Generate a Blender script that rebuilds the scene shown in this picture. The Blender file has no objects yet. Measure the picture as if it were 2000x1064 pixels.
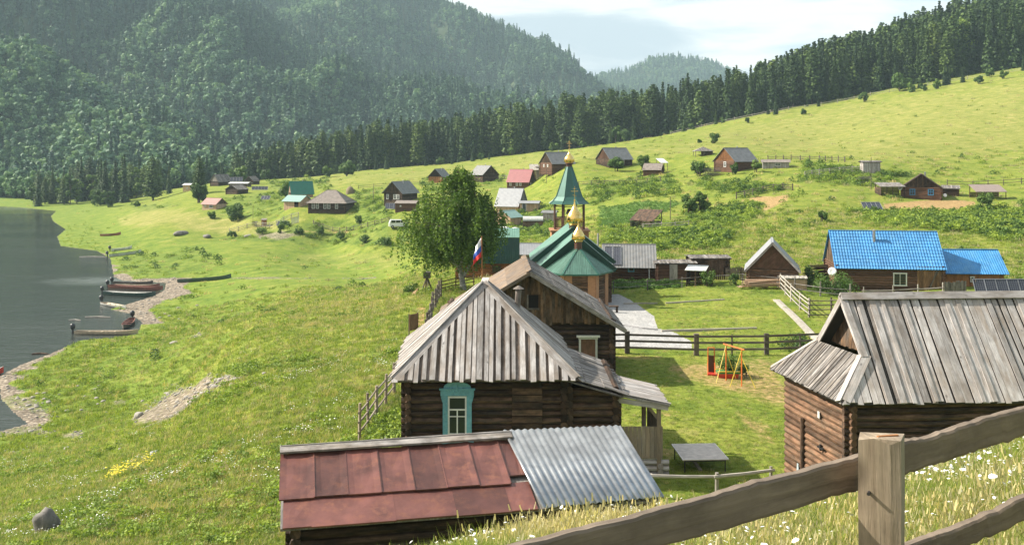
import bpy, math, random
import numpy as np
from mathutils import Vector, Matrix
R = math.radians
SC = bpy.context.scene
COL = SC.collection
random.seed(7); NR = np.random.RandomState(7)

# ------------------------------------------------------------------ camera, sky, sun, exposure
F = 1944.0; HOR = 300.0; CZ = 24.0          # focal length and horizon measured on the photo, lens height over the river
cam = bpy.data.objects.new('camera', bpy.data.cameras.new('camera')); COL.objects.link(cam)
cam.location = (0, 0, CZ); cam.rotation_euler = (R(90), 0, 0)
cam.data.sensor_width = 36; cam.data.lens = 36 * F / 2000; cam.data.shift_y = (HOR - 532) / 2000
cam.data.clip_start = .1; cam.data.clip_end = 9000
SC.camera = cam
SUN_ELEV, SUN_AZ = 38.0, -79.0               # azimuth from +Y towards +X: the sun stands to the left, a little ahead
w = bpy.data.worlds.new('World'); SC.world = w; w.use_nodes = True
def N(nt, t, **k):
    n = nt.nodes.new(t)
    for a, v in k.items(): setattr(n, a, v)
    return n
def setin(n, **k):
    for a, v in k.items():
        n.inputs[a.replace('_', ' ')].default_value = v
    return n
def ramp(nt, fac, stops, interp='LINEAR'):
    r = N(nt, 'ShaderNodeValToRGB'); cr = r.color_ramp; cr.interpolation = interp
    while len(cr.elements) < len(stops): cr.elements.new(.5)
    for e, (p, c) in zip(cr.elements, stops):
        e.position = p; e.color = c if len(c) == 4 else (*c, 1)
    nt.links.new(fac, r.inputs[0]); return r.outputs[0]
def math_(nt, op, a, b=None, clamp=False):
    m = N(nt, 'ShaderNodeMath', operation=op, use_clamp=clamp)
    for i, x in enumerate((a, b)):
        if x is None: continue
        if hasattr(x, 'links'): nt.links.new(x, m.inputs[i])
        else: m.inputs[i].default_value = x
    return m.outputs[0]
def mixc(nt, fac, a, b, mode='MIX'):
    m = N(nt, 'ShaderNodeMix', data_type='RGBA', blend_type=mode)
    for s, x in ((m.inputs[0], fac), (m.inputs[6], a), (m.inputs[7], b)):
        if hasattr(x, 'links'): nt.links.new(x, s)
        elif isinstance(x, (int, float)): s.default_value = x
        else: s.default_value = (*x, 1) if len(x) == 3 else x
    return m.outputs[2]
def noise(nt, vec, scale, detail=4, rough=.55, dist=0.0):
    n = N(nt, 'ShaderNodeTexNoise'); n.inputs['Scale'].default_value = scale
    n.inputs['Detail'].default_value = detail; n.inputs['Roughness'].default_value = rough
    n.inputs['Distortion'].default_value = dist
    nt.links.new(vec, n.inputs['Vector']); return n.outputs[0]
def mapping(nt, vec, scale=(1, 1, 1), loc=(0, 0, 0)):
    m = N(nt, 'ShaderNodeMapping'); m.inputs['Scale'].default_value = scale; m.inputs['Location'].default_value = loc
    nt.links.new(vec, m.inputs[0]); return m.outputs[0]

nt = w.node_tree; bg = nt.nodes['Background']
sky = N(nt, 'ShaderNodeTexSky', sky_type='NISHITA', sun_disc=False, sun_elevation=R(SUN_ELEV), sun_rotation=R(SUN_AZ), air_density=1.0, dust_density=2.0, ozone_density=1.0)
tc = N(nt, 'ShaderNodeTexCoord')
cm = mapping(nt, tc.outputs['Generated'], (1.0, 1.0, 4.2))
c1 = noise(nt, cm, 3.4, 7, .56, .35)
c2 = noise(nt, mapping(nt, tc.outputs['Generated'], (2.0, 1, 13), (4.2, 1.0, .35)), 2.0, 7, .55, .4)
sepw = N(nt, 'ShaderNodeSeparateXYZ'); nt.links.new(tc.outputs['Generated'], sepw.inputs[0])
left = math_(nt, 'MULTIPLY_ADD', sepw.outputs[0], -1.1); nt.nodes[-1].inputs[2].default_value = .12
cover = ramp(nt, math_(nt, 'ADD', c1, math_(nt, 'MULTIPLY', left, .35)), [(.22, (0, 0, 0)), (.40, (1, 1, 1))])
cshade = ramp(nt, math_(nt, 'ADD', c2, math_(nt, 'MULTIPLY', left, .24)), [(.45, (3.35, 3.7, 4.2)), (.51, (4.3, 4.55, 4.9)), (.58, (6.5, 6.3, 6.0))])
skyc = mixc(nt, cover, mixc(nt, .6, sky.outputs[0], (3.3, 4.5, 6.0)), cshade)
nt.links.new(skyc, bg.inputs[0]); bg.inputs[1].default_value = .070
sl = bpy.data.lights.new('sun', 'SUN'); sun = bpy.data.objects.new('sun', sl); COL.objects.link(sun)
sl.energy = 5.0; sl.angle = R(.6); sl.color = (1, .92, .79)
SD = Vector((math.sin(R(SUN_AZ)) * math.cos(R(SUN_ELEV)), math.cos(R(SUN_AZ)) * math.cos(R(SUN_ELEV)), math.sin(R(SUN_ELEV))))
sun.rotation_euler = SD.to_track_quat('Z', 'Y').to_euler()
sun.location = (-60, 30, 90)
SC.view_settings.view_transform = 'Standard'; SC.view_settings.look = 'None'
SC.view_settings.exposure = 1.25; SC.view_settings.gamma = 1
SC.render.engine = 'CYCLES'
SC.cycles.max_bounces = 6; SC.cycles.transparent_max_bounces = 8; SC.cycles.volume_bounces = 0
SC.cycles.use_denoising = True

# ------------------------------------------------------------------ materials
MT = {}
def newmat(name):
    m = bpy.data.materials.new(name); m.use_nodes = True
    return m, m.node_tree, m.node_tree.nodes['Principled BSDF']
def bump(nt, b, h, strength, dist):
    n = N(nt, 'ShaderNodeBump'); n.inputs['Strength'].default_value = strength; n.inputs['Distance'].default_value = dist
    nt.links.new(h, n.inputs['Height']); nt.links.new(n.outputs[0], b.inputs['Normal'])
def attr(nt, name):
    a = N(nt, 'ShaderNodeAttribute'); a.attribute_name = name; return a
def wood(name, dark, light, tint=None, grain=(26, 1.6), rough=.85, knots=.0, amp=.55, bs=.5, stain=.35):
    """weathered timber: grain along the board (uv v in metres), every board its own tone"""
    m, nt, b = newmat(name); uv = N(nt, 'ShaderNodeUVMap').outputs[0]; rn = attr(nt, 'rnd').outputs['Fac']
    off = N(nt, 'ShaderNodeVectorMath', operation='ADD'); nt.links.new(uv, off.inputs[0])
    cx = N(nt, 'ShaderNodeCombineXYZ'); nt.links.new(math_(nt, 'MULTIPLY', rn, 91.), cx.inputs[0]); nt.links.new(math_(nt, 'MULTIPLY', rn, 57.), cx.inputs[1])
    nt.links.new(cx.outputs[0], off.inputs[1]); o = off.outputs[0]
    g = noise(nt, mapping(nt, o, (grain[0], grain[1], 1)), 1, 6, .65, .6)
    c = ramp(nt, g, [(.25, dark), (.5, tuple((a + b_) / 2 for a, b_ in zip(dark, light))), (.72, light)])
    if tint:
        c = mixc(nt, ramp(nt, noise(nt, mapping(nt, o, (3, .9, 1)), 1, 3), [(.42, (0, 0, 0)), (.68, (1, 1, 1))]), c, tint)
    lo = 1 - amp
    br = ramp(nt, rn, [(0, (lo,) * 3), (1, (1 + amp * .4,) * 3)])
    c = mixc(nt, 1.0, c, br, 'MULTIPLY')
    if stain:
        s = ramp(nt, noise(nt, mapping(nt, o, (2.2, 1.1, 1)), 1.3, 5, .7), [(.40, (1 - stain,) * 3), (.6, (1, 1, 1))])
        c = mixc(nt, 1.0, c, s, 'MULTIPLY')
    if knots:
        v = N(nt, 'ShaderNodeTexVoronoi'); v.inputs['Scale'].default_value = knots
        nt.links.new(mapping(nt, o, (1.6, 1, 1)), v.inputs['Vector'])
        c = mixc(nt, ramp(nt, v.outputs['Distance'], [(.05, (.75, .75, .75)), (.13, (0, 0, 0))]), c, tuple(x * .4 for x in dark))
    nt.links.new(c, b.inputs['Base Color']); b.inputs['Roughness'].default_value = rough
    b.inputs['Specular IOR Level'].default_value = .25
    bump(nt, b, g, bs, .012); MT[name] = m; return m
def plain(name, col, rough=.6, metal=0, vary=.15, sc=3, spec=.5, bs=0, tint=None, bsc=None):
    """paint, metal or masonry with soft dirt"""
    m, nt, b = newmat(name); tc = N(nt, 'ShaderNodeTexCoord').outputs['Object']
    n = noise(nt, tc, sc, 5, .6); rn = attr(nt, 'rnd').outputs['Fac']
    c = mixc(nt, 1.0, col, ramp(nt, n, [(.3, (1 - vary,) * 3), (.7, (1 + vary * .5,) * 3)]), 'MULTIPLY')
    if tint: c = mixc(nt, ramp(nt, noise(nt, tc, sc * 2.3, 6, .7), [(.5, (0, 0, 0)), (.66, (1, 1, 1))]), c, tint)
    c = mixc(nt, 1.0, c, ramp(nt, rn, [(0, (1 - vary,) * 3), (1, (1 + vary * .3,) * 3)]), 'MULTIPLY')
    nt.links.new(c, b.inputs['Base Color']); b.inputs['Roughness'].default_value = rough
    b.inputs['Metallic'].default_value = metal; b.inputs['Specular IOR Level'].default_value = spec
    if bs: bump(nt, b, noise(nt, tc, bsc or sc * 4, 4), bs, .02)
    MT[name] = m; return m
def sheet(name, col, wave=7.0, rough=.45, metal=0, tiles=False, vary=.15, dep=.03, rust=None, axis='X'):
    """corrugated or tiled sheet: ribs across uv u"""
    m, nt, b = newmat(name); uv = N(nt, 'ShaderNodeUVMap').outputs[0]
    wv = N(nt, 'ShaderNodeTexWave', wave_type='BANDS', bands_direction='X', wave_profile='SIN')
    wv.inputs['Scale'].default_value = wave * .05; nt.links.new(uv, wv.inputs[0])
    h = wv.outputs['Fac']
    n = noise(nt, uv, 1.2, 5, .6)
    c = mixc(nt, 1.0, col, ramp(nt, n, [(.3, (1 - vary,) * 3), (.7, (1 + vary * .6,) * 3)]), 'MULTIPLY')
    if tiles:
        w2 = N(nt, 'ShaderNodeTexWave', wave_type='BANDS', bands_direction='Y', wave_profile='SAW')
        w2.inputs['Scale'].default_value = .9; nt.links.new(uv, w2.inputs[0])
        h = math_(nt, 'ADD', math_(nt, 'MULTIPLY', h, .8), w2.outputs['Fac'])
    if rust: c = mixc(nt, ramp(nt, noise(nt, uv, 2.3, 7, .7), [(.5, (0, 0, 0)), (.7, (1, 1, 1))]), c, rust)
    nt.links.new(c, b.inputs['Base Color']); b.inputs['Roughness'].default_value = rough; b.inputs['Metallic'].default_value = metal
    bump(nt, b, h, .9, dep); MT[name] = m; return m
def leafmat(name, c1, c2, trans=.25, hue=.12, coarse=.25):
    """foliage: tone changes from leaf clump to leaf clump and from plant to plant"""
    m, nt, b = newmat(name); rn = attr(nt, 'rnd').outputs['Fac']
    oi = N(nt, 'ShaderNodeObjectInfo').outputs['Random']
    tcn = N(nt, 'ShaderNodeTexCoord').outputs['Object']
    n = noise(nt, tcn, coarse, 3)
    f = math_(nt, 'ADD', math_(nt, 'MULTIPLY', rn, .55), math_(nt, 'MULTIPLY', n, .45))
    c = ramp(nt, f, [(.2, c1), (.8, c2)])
    c = mixc(nt, 1.0, c, ramp(nt, oi, [(0, (1 - hue * 1.5, 1 - hue * 1.3, 1 - hue * 1.0)), (.5, (1, 1, 1)), (1, (1 + hue * 1.6, 1 + hue, 1 + hue * .1))]), 'MULTIPLY')
    nt.links.new(c, b.inputs['Base Color']); b.inputs['Roughness'].default_value = .65; b.inputs['Specular IOR Level'].default_value = .25
    if trans:
        t = N(nt, 'ShaderNodeBsdfTranslucent'); nt.links.new(mixc(nt, 1.0, c, (1.3, 1.35, .7), 'MULTIPLY'), t.inputs[0])
        mx = N(nt, 'ShaderNodeMixShader'); mx.inputs[0].default_value = trans
        nt.links.new(b.outputs[0], mx.inputs[1]); nt.links.new(t.outputs[0], mx.inputs[2])
        nt.links.new(mx.outputs[0], nt.nodes['Material Output'].inputs[0])
    MT[name] = m; return m

wood('under_boards', (.09, .07, .055), (.30, .26, .24), tint=(.16, .115, .08), knots=1.9, amp=.5, stain=.5)
wood('grey_boards', (.25, .232, .222), (.68, .65, .635), tint=(.34, .29, .25), knots=1.9, amp=.38, stain=.28)
wood('grey_shingle', (.15, .14, .132), (.44, .415, .40), tint=(.20, .17, .14), amp=.5, stain=.5)
wood('brown_boards', (.09, .055, .032), (.29, .17, .09), tint=(.13, .11, .09), amp=.6, stain=.6)
wood('tan_roof', (.17, .12, .08), (.40, .29, .20), tint=(.22, .19, .17), amp=.4)
wood('dark_logs', (.040, .027, .020), (.24, .145, .095), tint=(.06, .048, .038), grain=(18, 1.2), amp=.65, stain=.6)
wood('brown_logs', (.10, .055, .033), (.31, .175, .105), tint=(.13, .09, .06), grain=(18, 1.2), amp=.5, stain=.5)
wood('red_logs', (.10, .05, .03), (.25, .13, .085), tint=(.14, .085, .05), grain=(16, 1.2), amp=.4)
wood('fence_wood', (.085, .066, .05), (.25, .20, .155), tint=(.20, .18, .16), amp=.4)
wood('rail_wood', (.12, .095, .075), (.28, .225, .175), tint=(.17, .135, .105), grain=(22, 1.3), knots=1.2, amp=.1, stain=.35)
wood('post_wood', (.20, .15, .10), (.46, .37, .27), tint=(.30, .25, .19), grain=(20, 1.3), knots=1.3, amp=.1, stain=.3)
wood('new_wood', (.36, .23, .12), (.60, .42, .25), tint=(.45, .36, .25), amp=.25, stain=.2)
wood('pink_wood', (.42, .27, .17), (.62, .45, .32), amp=.2, stain=.15)
wood('orange_wood', (.24, .10, .035), (.46, .22, .09), amp=.3, stain=.3)
wood('drift_wood', (.30, .27, .23), (.60, .56, .50), amp=.3)
wood('bark', (.05, .04, .032), (.16, .13, .10), grain=(12, 3), amp=.3)
wood('birch_bark', (.10, .09, .08), (.62, .60, .56), grain=(3, 6), amp=.2)
plain('green_sheet', (.035, .135, .10), .38, .1, .25, 1.5)
plain('pale_green_sheet', (.13, .26, .205), .38, .1, .25, 1.5)
plain('dark_green_sheet', (.012, .075, .06), .38, .1, .25, 1.5)
sheet('far_green_sheet', (.02, .16, .11), 20, .45, 0, dep=.02)
sheet('mint_sheet', (.22, .36, .32), 20, .45, 0, dep=.02)
plain('blue_tiles', (.045, .225, .50), .5, 0, .28, .9, tint=(.085, .27, .50))
plain('blue_sheet', (.04, .215, .48), .5, 0, .28, .9, tint=(.08, .26, .48))
plain('zinc', (.55, .58, .61), .36, .7, .35, 1.8, tint=(.40, .42, .45))
sheet('zinc_far', (.25, .26, .275), 22, .55, .0, dep=.01)
wood('brown_roof', (.07, .05, .04), (.20, .15, .12), amp=.4)
wood('brown_new', (.17, .09, .045), (.36, .21, .11), amp=.4)
sheet('corr_brown', (.24, .19, .17), 18, .7, 0, dep=.03)
wood('new_grey', (.24, .19, .14), (.46, .37, .28), tint=(.33, .29, .24), amp=.25, stain=.25)
plain('rust_pipe', (.28, .24, .21), .7, .2, .4)
plain('dark_shade', (.05, .045, .04), .9)
plain('rag_blue', (.35, .42, .45), .9)
plain('brick_orange', (.40, .20, .10), .75, 0, .2, 5)
plain('spire_green', (.040, .125, .100), .32, .2, .15, 1.5)
wood('pale_plank', (.30, .27, .22), (.52, .48, .42), amp=.2, stain=.2)
plain('zinc_rock', (.40, .42, .45), .85, 0, .3, 3, bs=.6)
sheet('zinc_light', (.27, .28, .30), 22, .5, .1, dep=.02)
sheet('slate_sheet', (.19, .195, .20), 22, .7, .1, dep=.02, rust=(.20, .19, .17), vary=.3)
sheet('slate_brown', (.20, .17, .15), 22, .8, 0, dep=.02, rust=(.28, .24, .21), vary=.3)
sheet('purple_sheet', (.30, .10, .105), 22, .5, 0, dep=.02)
plain('red_paint_metal', (.150, .058, .048), .45, .1, .48, 1.6, bs=.35, bsc=2.2, tint=(.19, .075, .05))
plain('pink_metal', (.30, .16, .14), .5, .2, .2)
plain('white_paint', (.72, .73, .72), .5, 0, .12, 6)
plain('white_old', (.55, .56, .54), .6, 0, .25, 9)
plain('turquoise', (.15, .41, .52), .5, 0, .25, 9, tint=(.22, .46, .50))
plain('blue_paint', (.05, .25, .48), .5)
plain('red_paint', (.55, .05, .03), .45)
plain('orange_paint', (.70, .16, .03), .45)
plain('yellow_paint', (.75, .55, .06), .45)
plain('green_paint', (.05, .22, .07), .5)
plain('brick_tan', (.50, .31, .19), .75, 0, .2, 5)
plain('brown_drum', (.085, .035, .02), .5, 0, .2, 5)
plain('iron', (.05, .05, .055), .5, .6)
plain('motor_black', (.025, .027, .03), .35)
plain('steel', (.45, .45, .46), .4, .8, .3)
plain('concrete', (.42, .41, .39), .85, 0, .2, 5)
plain('rock', (.33, .31, .28), .9, 0, .45, 2.2, bs=.8, tint=(.20, .19, .15))
plain('pale_rock', (.44, .41, .36), .9, 0, .3, 3, bs=.6)
plain('soil', (.16, .11, .07), .95, 0, .3)
plain('boat_green', (.03, .075, .06), .5, 0, .3)
plain('boat_dark', (.11, .095, .08), .6, 0, .3)
plain('boat_red', (.22, .085, .06), .6, 0, .3)
plain('boat_tan', (.52, .43, .31), .6, 0, .3)
plain('boat_white', (.62, .62, .58), .55, 0, .2)
plain('dog_fur', (.40, .27, .14), .9, 0, .3, 14)
plain('hay', (.20, .16, .10), .95, 0, .3, 6)
plain('plastic_film', (.62, .63, .60), .35, 0, .25, 4)
plain('car_white', (.72, .74, .76), .25, .0, .05)
plain('tyre', (.02, .02, .02), .8)
plain('table_top', (.52, .47, .43), .65, 0, .3, 4)
plain('flag_white', (.75, .76, .80), .8, 0, .05)
plain('flag_blue', (.04, .10, .45), .8, 0, .05)
plain('flag_red', (.62, .04, .04), .8, 0, .05)
plain('gold', (.95, .66, .22), .22, 1.0, .08, 8, bs=.25, bsc=26)
m, nt, b = newmat('glass'); b.inputs['Base Color'].default_value = (.02, .03, .03, 1); b.inputs['Roughness'].default_value = .06; MT['glass'] = m
m, nt, b = newmat('void'); b.inputs['Base Color'].default_value = (.006, .005, .005, 1); b.inputs['Roughness'].default_value = 1; MT['void'] = m
m, nt, b = newmat('solar')
uv = N(nt, 'ShaderNodeUVMap').outputs[0]
bk = N(nt, 'ShaderNodeTexBrick', offset=0.0); nt.links.new(uv, bk.inputs[0])
bk.inputs['Color1'].default_value = (.012, .014, .028, 1); bk.inputs['Color2'].default_value = (.016, .018, .035, 1); bk.inputs['Mortar'].default_value = (.16, .17, .19, 1)
bk.inputs['Scale'].default_value = 1; bk.inputs['Mortar Size'].default_value = .012; bk.inputs['Brick Width'].default_value = .16; bk.inputs['Row Height'].default_value = .16
nt.links.new(bk.outputs[0], b.inputs['Base Color']); b.inputs['Roughness'].default_value = .2; MT['solar'] = m
leafmat('conifer_leaf', (.008, .030, .012), (.070, .125, .036), .10, .34)
leafmat('cedar_leaf', (.014, .044, .013), (.11, .175, .042), .15, .34)
leafmat('birch_leaf', (.022, .065, .012), (.15, .235, .045), .30, .1)
leafmat('bush_leaf', (.030, .075, .018), (.12, .20, .045), .25, .2)
leafmat('far_conifer', (.026, .076, .050), (.105, .19, .120), .1, .28)  # haze over the hills is painted in: bluish, low-contrast leaf colour
leafmat('far_broadleaf', (.058, .145, .080), (.18, .29, .165), .2, .28)  # broadleaf hill woods, haze painted into the leaf colour too
leafmat('weed_leaf', (.09, .165, .022), (.26, .35, .065), .3, .25)
leafmat('grass_leaf', (.105, .17, .022), (.31, .37, .085), .42, .25, .5)
leafmat('dry_leaf', (.27, .235, .11), (.50, .45, .25), .35, .2, .5)
leafmat('crop_leaf', (.05, .125, .025), (.15, .26, .06), .25, .1)
plain('petal', (.85, .85, .80), .7, 0, .05)
plain('petal_yellow', (.75, .62, .03), .7, 0, .05)

# ------------------------------------------------------------------ mesh builder
def link(o, parent=None):
    COL.objects.link(o)
    if parent is not None: o.parent = parent
    return o
class MB:
    def __init__(s): s.v = []; s.f = []; s.u = []; s.r = []
    def face(s, pts, uv=None, r=None):
        i = len(s.v); s.v += [tuple(p) for p in pts]; s.f.append(tuple(range(i, i + len(pts))))
        if uv is None:
            p0 = Vector(pts[0]); e = (Vector(pts[1]) - p0); 
            e = e.normalized() if e.length > 1e-9 else Vector((1, 0, 0))
            nn = Vector((0, 0, 0))
            for k in range(1, len(pts) - 1): nn += (Vector(pts[k]) - p0).cross(Vector(pts[k + 1]) - p0)
            g = nn.cross(e).normalized() if nn.length > 1e-12 else Vector((0, 1, 0))
            uv = [((Vector(p) - p0).dot(e), (Vector(p) - p0).dot(g)) for p in pts]
        s.u += list(uv); s.r.append(random.random() if r is None else r)
    def hexa(s, c, r=None, uvs=None):
        """c: 8 corners, 0-3 one end (ring), 4-7 other end; length runs 0->4"""
        r = random.random() if r is None else r
        c = [Vector(x) for x in c]; L = (c[4] - c[0]).length
        o = r * 7.3
        for a, b_ in ((0, 1), (1, 2), (2, 3), (3, 0)):
            w_ = (c[b_] - c[a]).length
            s.face([c[a], c[b_], c[b_ + 4], c[a + 4]], [(o, 0), (o + w_, 0), (o + w_, L), (o, L)], r)
        s.face([c[3], c[2], c[1], c[0]], None, r); s.face([c[4], c[5], c[6], c[7]], None, r)
    def board(s, a, b_, w_, t, n=(0, 0, 1), r=None, w1=None, jag=0):
        a = Vector(a); b_ = Vector(b_); d = (b_ - a).normalized(); n = Vector(n)
        sd = d.cross(n).normalized(); nn = sd.cross(d).normalized(); w1 = w_ if w1 is None else w1
        def ring(p, ww, j=0):
            h = sd * ww / 2; k = nn * t / 2
            return [p - h - k + d * j, p + h - k - d * j, p + h + k - d * j, p - h + k + d * j]
        s.hexa(ring(a, w_, random.uniform(-jag, jag)) + ring(b_, w1, random.uniform(-jag, jag)), r)
    def box(s, x0, x1, y0, y1, z0, z1, r=None, axis=None):
        dx, dy, dz = x1 - x0, y1 - y0, z1 - z0
        axis = axis or ('x' if dx >= dy and dx >= dz else 'y' if dy >= dz else 'z')
        if axis == 'x': c = [(x, y, z) for x in (x0, x1) for y, z in ((y0, z0), (y1, z0), (y1, z1), (y0, z1))]
        elif axis == 'y': c = [(x, y, z) for y in (y0, y1) for x, z in ((x0, z0), (x0, z1), (x1, z1), (x1, z0))]
        else: c = [(x, y, z) for z in (z0, z1) for x, y in ((x0, y0), (x1, y0), (x1, y1), (x0, y1))]
        s.hexa(c, r)
    def tube(s, pts, rad, seg=8, r=None, cap=True):
        pts = [Vector(p) for p in pts]; r = random.random() if r is None else r
        if isinstance(rad, (int, float)): rad = [rad] * len(pts)
        rings = []; L = 0; up = None
        for i, p in enumerate(pts):
            d = (pts[min(i + 1, len(pts) - 1)] - pts[max(i - 1, 0)]).normalized()
            if up is None: up = Vector((0, 0, 1)) if abs(d.z) < .9 else Vector((1, 0, 0))
            a = d.cross(up).normalized(); b_ = a.cross(d); up = b_
            if i: L += (p - pts[i - 1]).length
            rings.append(([p + (a * math.cos(t) + b_ * math.sin(t)) * rad[i] for t in [k * 2 * math.pi / seg for k in range(seg)]], L))
        for i in range(len(rings) - 1):
            (A, la), (B, lb) = rings[i], rings[i + 1]
            for k in range(seg):
                k2 = (k + 1) % seg; u0 = r * 9 + k * .12
                s.face([A[k], A[k2], B[k2], B[k]], [(u0, la), (u0 + .12, la), (u0 + .12, lb), (u0, lb)], r)
        if cap:
            s.face(rings[0][0][::-1], None, r); s.face(rings[-1][0], None, r)
    def lathe(s, prof, seg=16, c=(0, 0, 0), rot=0, r=None):
        r = random.random() if r is None else r; L = 0
        for i in range(len(prof) - 1):
            (r0, z0), (r1, z1) = prof[i], prof[i + 1]; dl = math.hypot(r1 - r0, z1 - z0)
            for k in range(seg):
                t0 = rot + 2 * math.pi * k / seg; t1 = rot + 2 * math.pi * (k + 1) / seg
                P = lambda rr, t, z: (c[0] + rr * math.cos(t), c[1] + rr * math.sin(t), c[2] + z)
                w0 = 2 * r0 * math.sin(math.pi / seg); w1 = 2 * r1 * math.sin(math.pi / seg)
                pts = [P(r0, t0, z0), P(r0, t1, z0), P(r1, t1, z1), P(r1, t0, z1)]
                uvs = [(-w0 / 2, L), (w0 / 2, L), (w1 / 2, L + dl), (-w1 / 2, L + dl)]
                if r1 < 1e-6: pts.pop(); uvs.pop()
                elif r0 < 1e-6: pts.pop(1); uvs.pop(1)
                s.face(pts, uvs, r)
            L += dl
    def prism(s, pts, off, r=None):
        r = random.random() if r is None else r; pts = [Vector(p) for p in pts]; off = Vector(off)
        s.face(pts, None, r); q = [p + off for p in pts]; s.face(q[::-1], None, r)
        for i in range(len(pts)):
            j = (i + 1) % len(pts); s.face([pts[j], pts[i], q[i], q[j]], None, r)
    def build(s, name, mt, parent=None, smooth=False):
        me = bpy.data.meshes.new(name); me.from_pydata(s.v, [], s.f)
        uv = me.uv_layers.new(name='UVMap'); uv.data.foreach_set('uv', np.array(s.u, dtype=np.float32).ravel())
        a = me.attributes.new('rnd', 'FLOAT', 'FACE'); a.data.foreach_set('value', np.array(s.r, dtype=np.float32))
        me.materials.append(MT[mt] if isinstance(mt, str) else mt)
        if smooth:
            import bmesh
            bm = bmesh.new(); bm.from_mesh(me); bmesh.ops.remove_doubles(bm, verts=bm.verts, dist=1e-4)
            bm.to_mesh(me); bm.free(); me.shade_smooth()
        else:
            import bmesh
            bm = bmesh.new(); bm.from_mesh(me); bmesh.ops.remove_doubles(bm, verts=bm.verts, dist=1e-5)
            bmesh.ops.recalc_face_normals(bm, faces=bm.faces); bm.to_mesh(me); bm.free()
        return link(bpy.data.objects.new(name, me), parent)
def np_mesh(name, V, Fq, rnd, mt, parent=None, linkit=True):
    """V (n,3), Fq (m,k) faces, rnd (m)"""
    me = bpy.data.meshes.new(name); V = np.asarray(V, np.float32); Fq = np.asarray(Fq, np.int32); m_, k = Fq.shape
    me.vertices.add(len(V)); me.vertices.foreach_set('co', V.ravel())
    me.loops.add(m_ * k); me.loops.foreach_set('vertex_index', Fq.ravel())
    me.polygons.add(m_); me.polygons.foreach_set('loop_start', np.arange(m_, dtype=np.int32) * k)
    if rnd is not None:
        a = me.attributes.new('rnd', 'FLOAT', 'FACE'); a.data.foreach_set('value', np.asarray(rnd, np.float32))
    me.update(calc_edges=True); me.validate()
    me.materials.append(MT[mt] if isinstance(mt, str) else mt)
    o = bpy.data.objects.new(name, me)
    return link(o, parent) if linkit else o
def tag(o, label=None, cat=None, group=None, kind=None):
    for k, v in (('label', label), ('category', cat), ('group', group), ('kind', kind)):
        if v: o[k] = v
    return o
def thing(name, label, cat, loc, rz=0, group=None):
    o = bpy.data.objects.new(name, None); COL.objects.link(o); o.empty_display_size = .3
    o.location = loc; o.rotation_euler = (0, 0, rz); return tag(o, label, cat, group)
def copy_tree(o, parent=None):
    c = o.copy(); COL.objects.link(c)
    if parent is not None: c.parent = parent
    for ch in o.children: copy_tree(ch, c)
    return c

# ------------------------------------------------------------------ terrain
def fbm(x, y, sc, oc=4, seed=0, gain=.5):
    """value noise, about -1..1"""
    rs = np.random.RandomState(seed + 11); T = rs.rand(256, 256) * 2 - 1
    out = 0; a = 1; tot = 0; f = 1 / sc
    for o in range(oc):
        X = x * f + 17.3 * o; Y = y * f + 5.1 * o
        xi = np.floor(X).astype(int); yi = np.floor(Y).astype(int); fx = X - xi; fy = Y - yi
        fx = fx * fx * (3 - 2 * fx); fy = fy * fy * (3 - 2 * fy)
        g = lambda i, j: T[(xi + i) & 255, (yi + j) & 255]
        out = out + a * ((g(0, 0) * (1 - fx) + g(1, 0) * fx) * (1 - fy) + (g(0, 1) * (1 - fx) + g(1, 1) * fx) * fy)
        tot += a; a *= gain; f *= 2.03
    return out / tot * 1.6
def ss(a, b_, x):
    t = np.clip((x - a) / (b_ - a), 0, 1); return t * t * (3 - 2 * t)
def W(px, py, D): return ((px - 1000) * D / F, D, CZ - (py - HOR) * D / F)
CP = [(0, 0, -1.6), (-5, 0, -2.7), (5, 0, -.9), (0, -9, -.4), (8, -9, .8), (-8, -9, -2.8), (1.7, 4.9, -2.5), (0, 4, -2.5), (3.6, 5.8, -2.3), (-3, 5, -3.3),
      (2.1, 10, -3.72), (2.67, 13, -4.75), (3.3, 17, -6.5), (4, 23, -9.3), (5, 29, -10.7), (4.9, 12, -3.95), (7.5, 18, -6.6), (10, 24, -9.6), (6.1, 12, -3.6), (9.2, 18, -6.1), (13, 25, -9.7),
      (.4, 12.5, -4.85), (.8, 16, -7.0), (-2, 12.5, -5.5), (-2.5, 16, -7.7), (-2, 19, -8.9), (1.5, 19.5, -8.8), (-3, 21.5, -9.6), (2, 22.5, -9.7), (-6.5, 20, -9.2), (-6.2, 24, -9.9), (-6, 12, -6.4), (-12, 12, -8.2), (-14.4, 28, -11.2), (-11, 20, -9.8), (-3, 9, -4.3),
      (-2, 36, -10.85), (-1, 30, -10.6), (2.5, 31, -10.8), (6.5, 31, -10.9), (-6.5, 33, -10.8), (3, 43, -11.0), (9, 38, -11), (20, 45, -11.2), (13, 30, -10.8), (17, 30, -10.7), (28, 40, -11), (22, 30, -10.2), (16, 16, -4.6), (22, 22, -6.5)]
CP = [(x, y, z + CZ) for x, y, z in CP]
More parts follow.
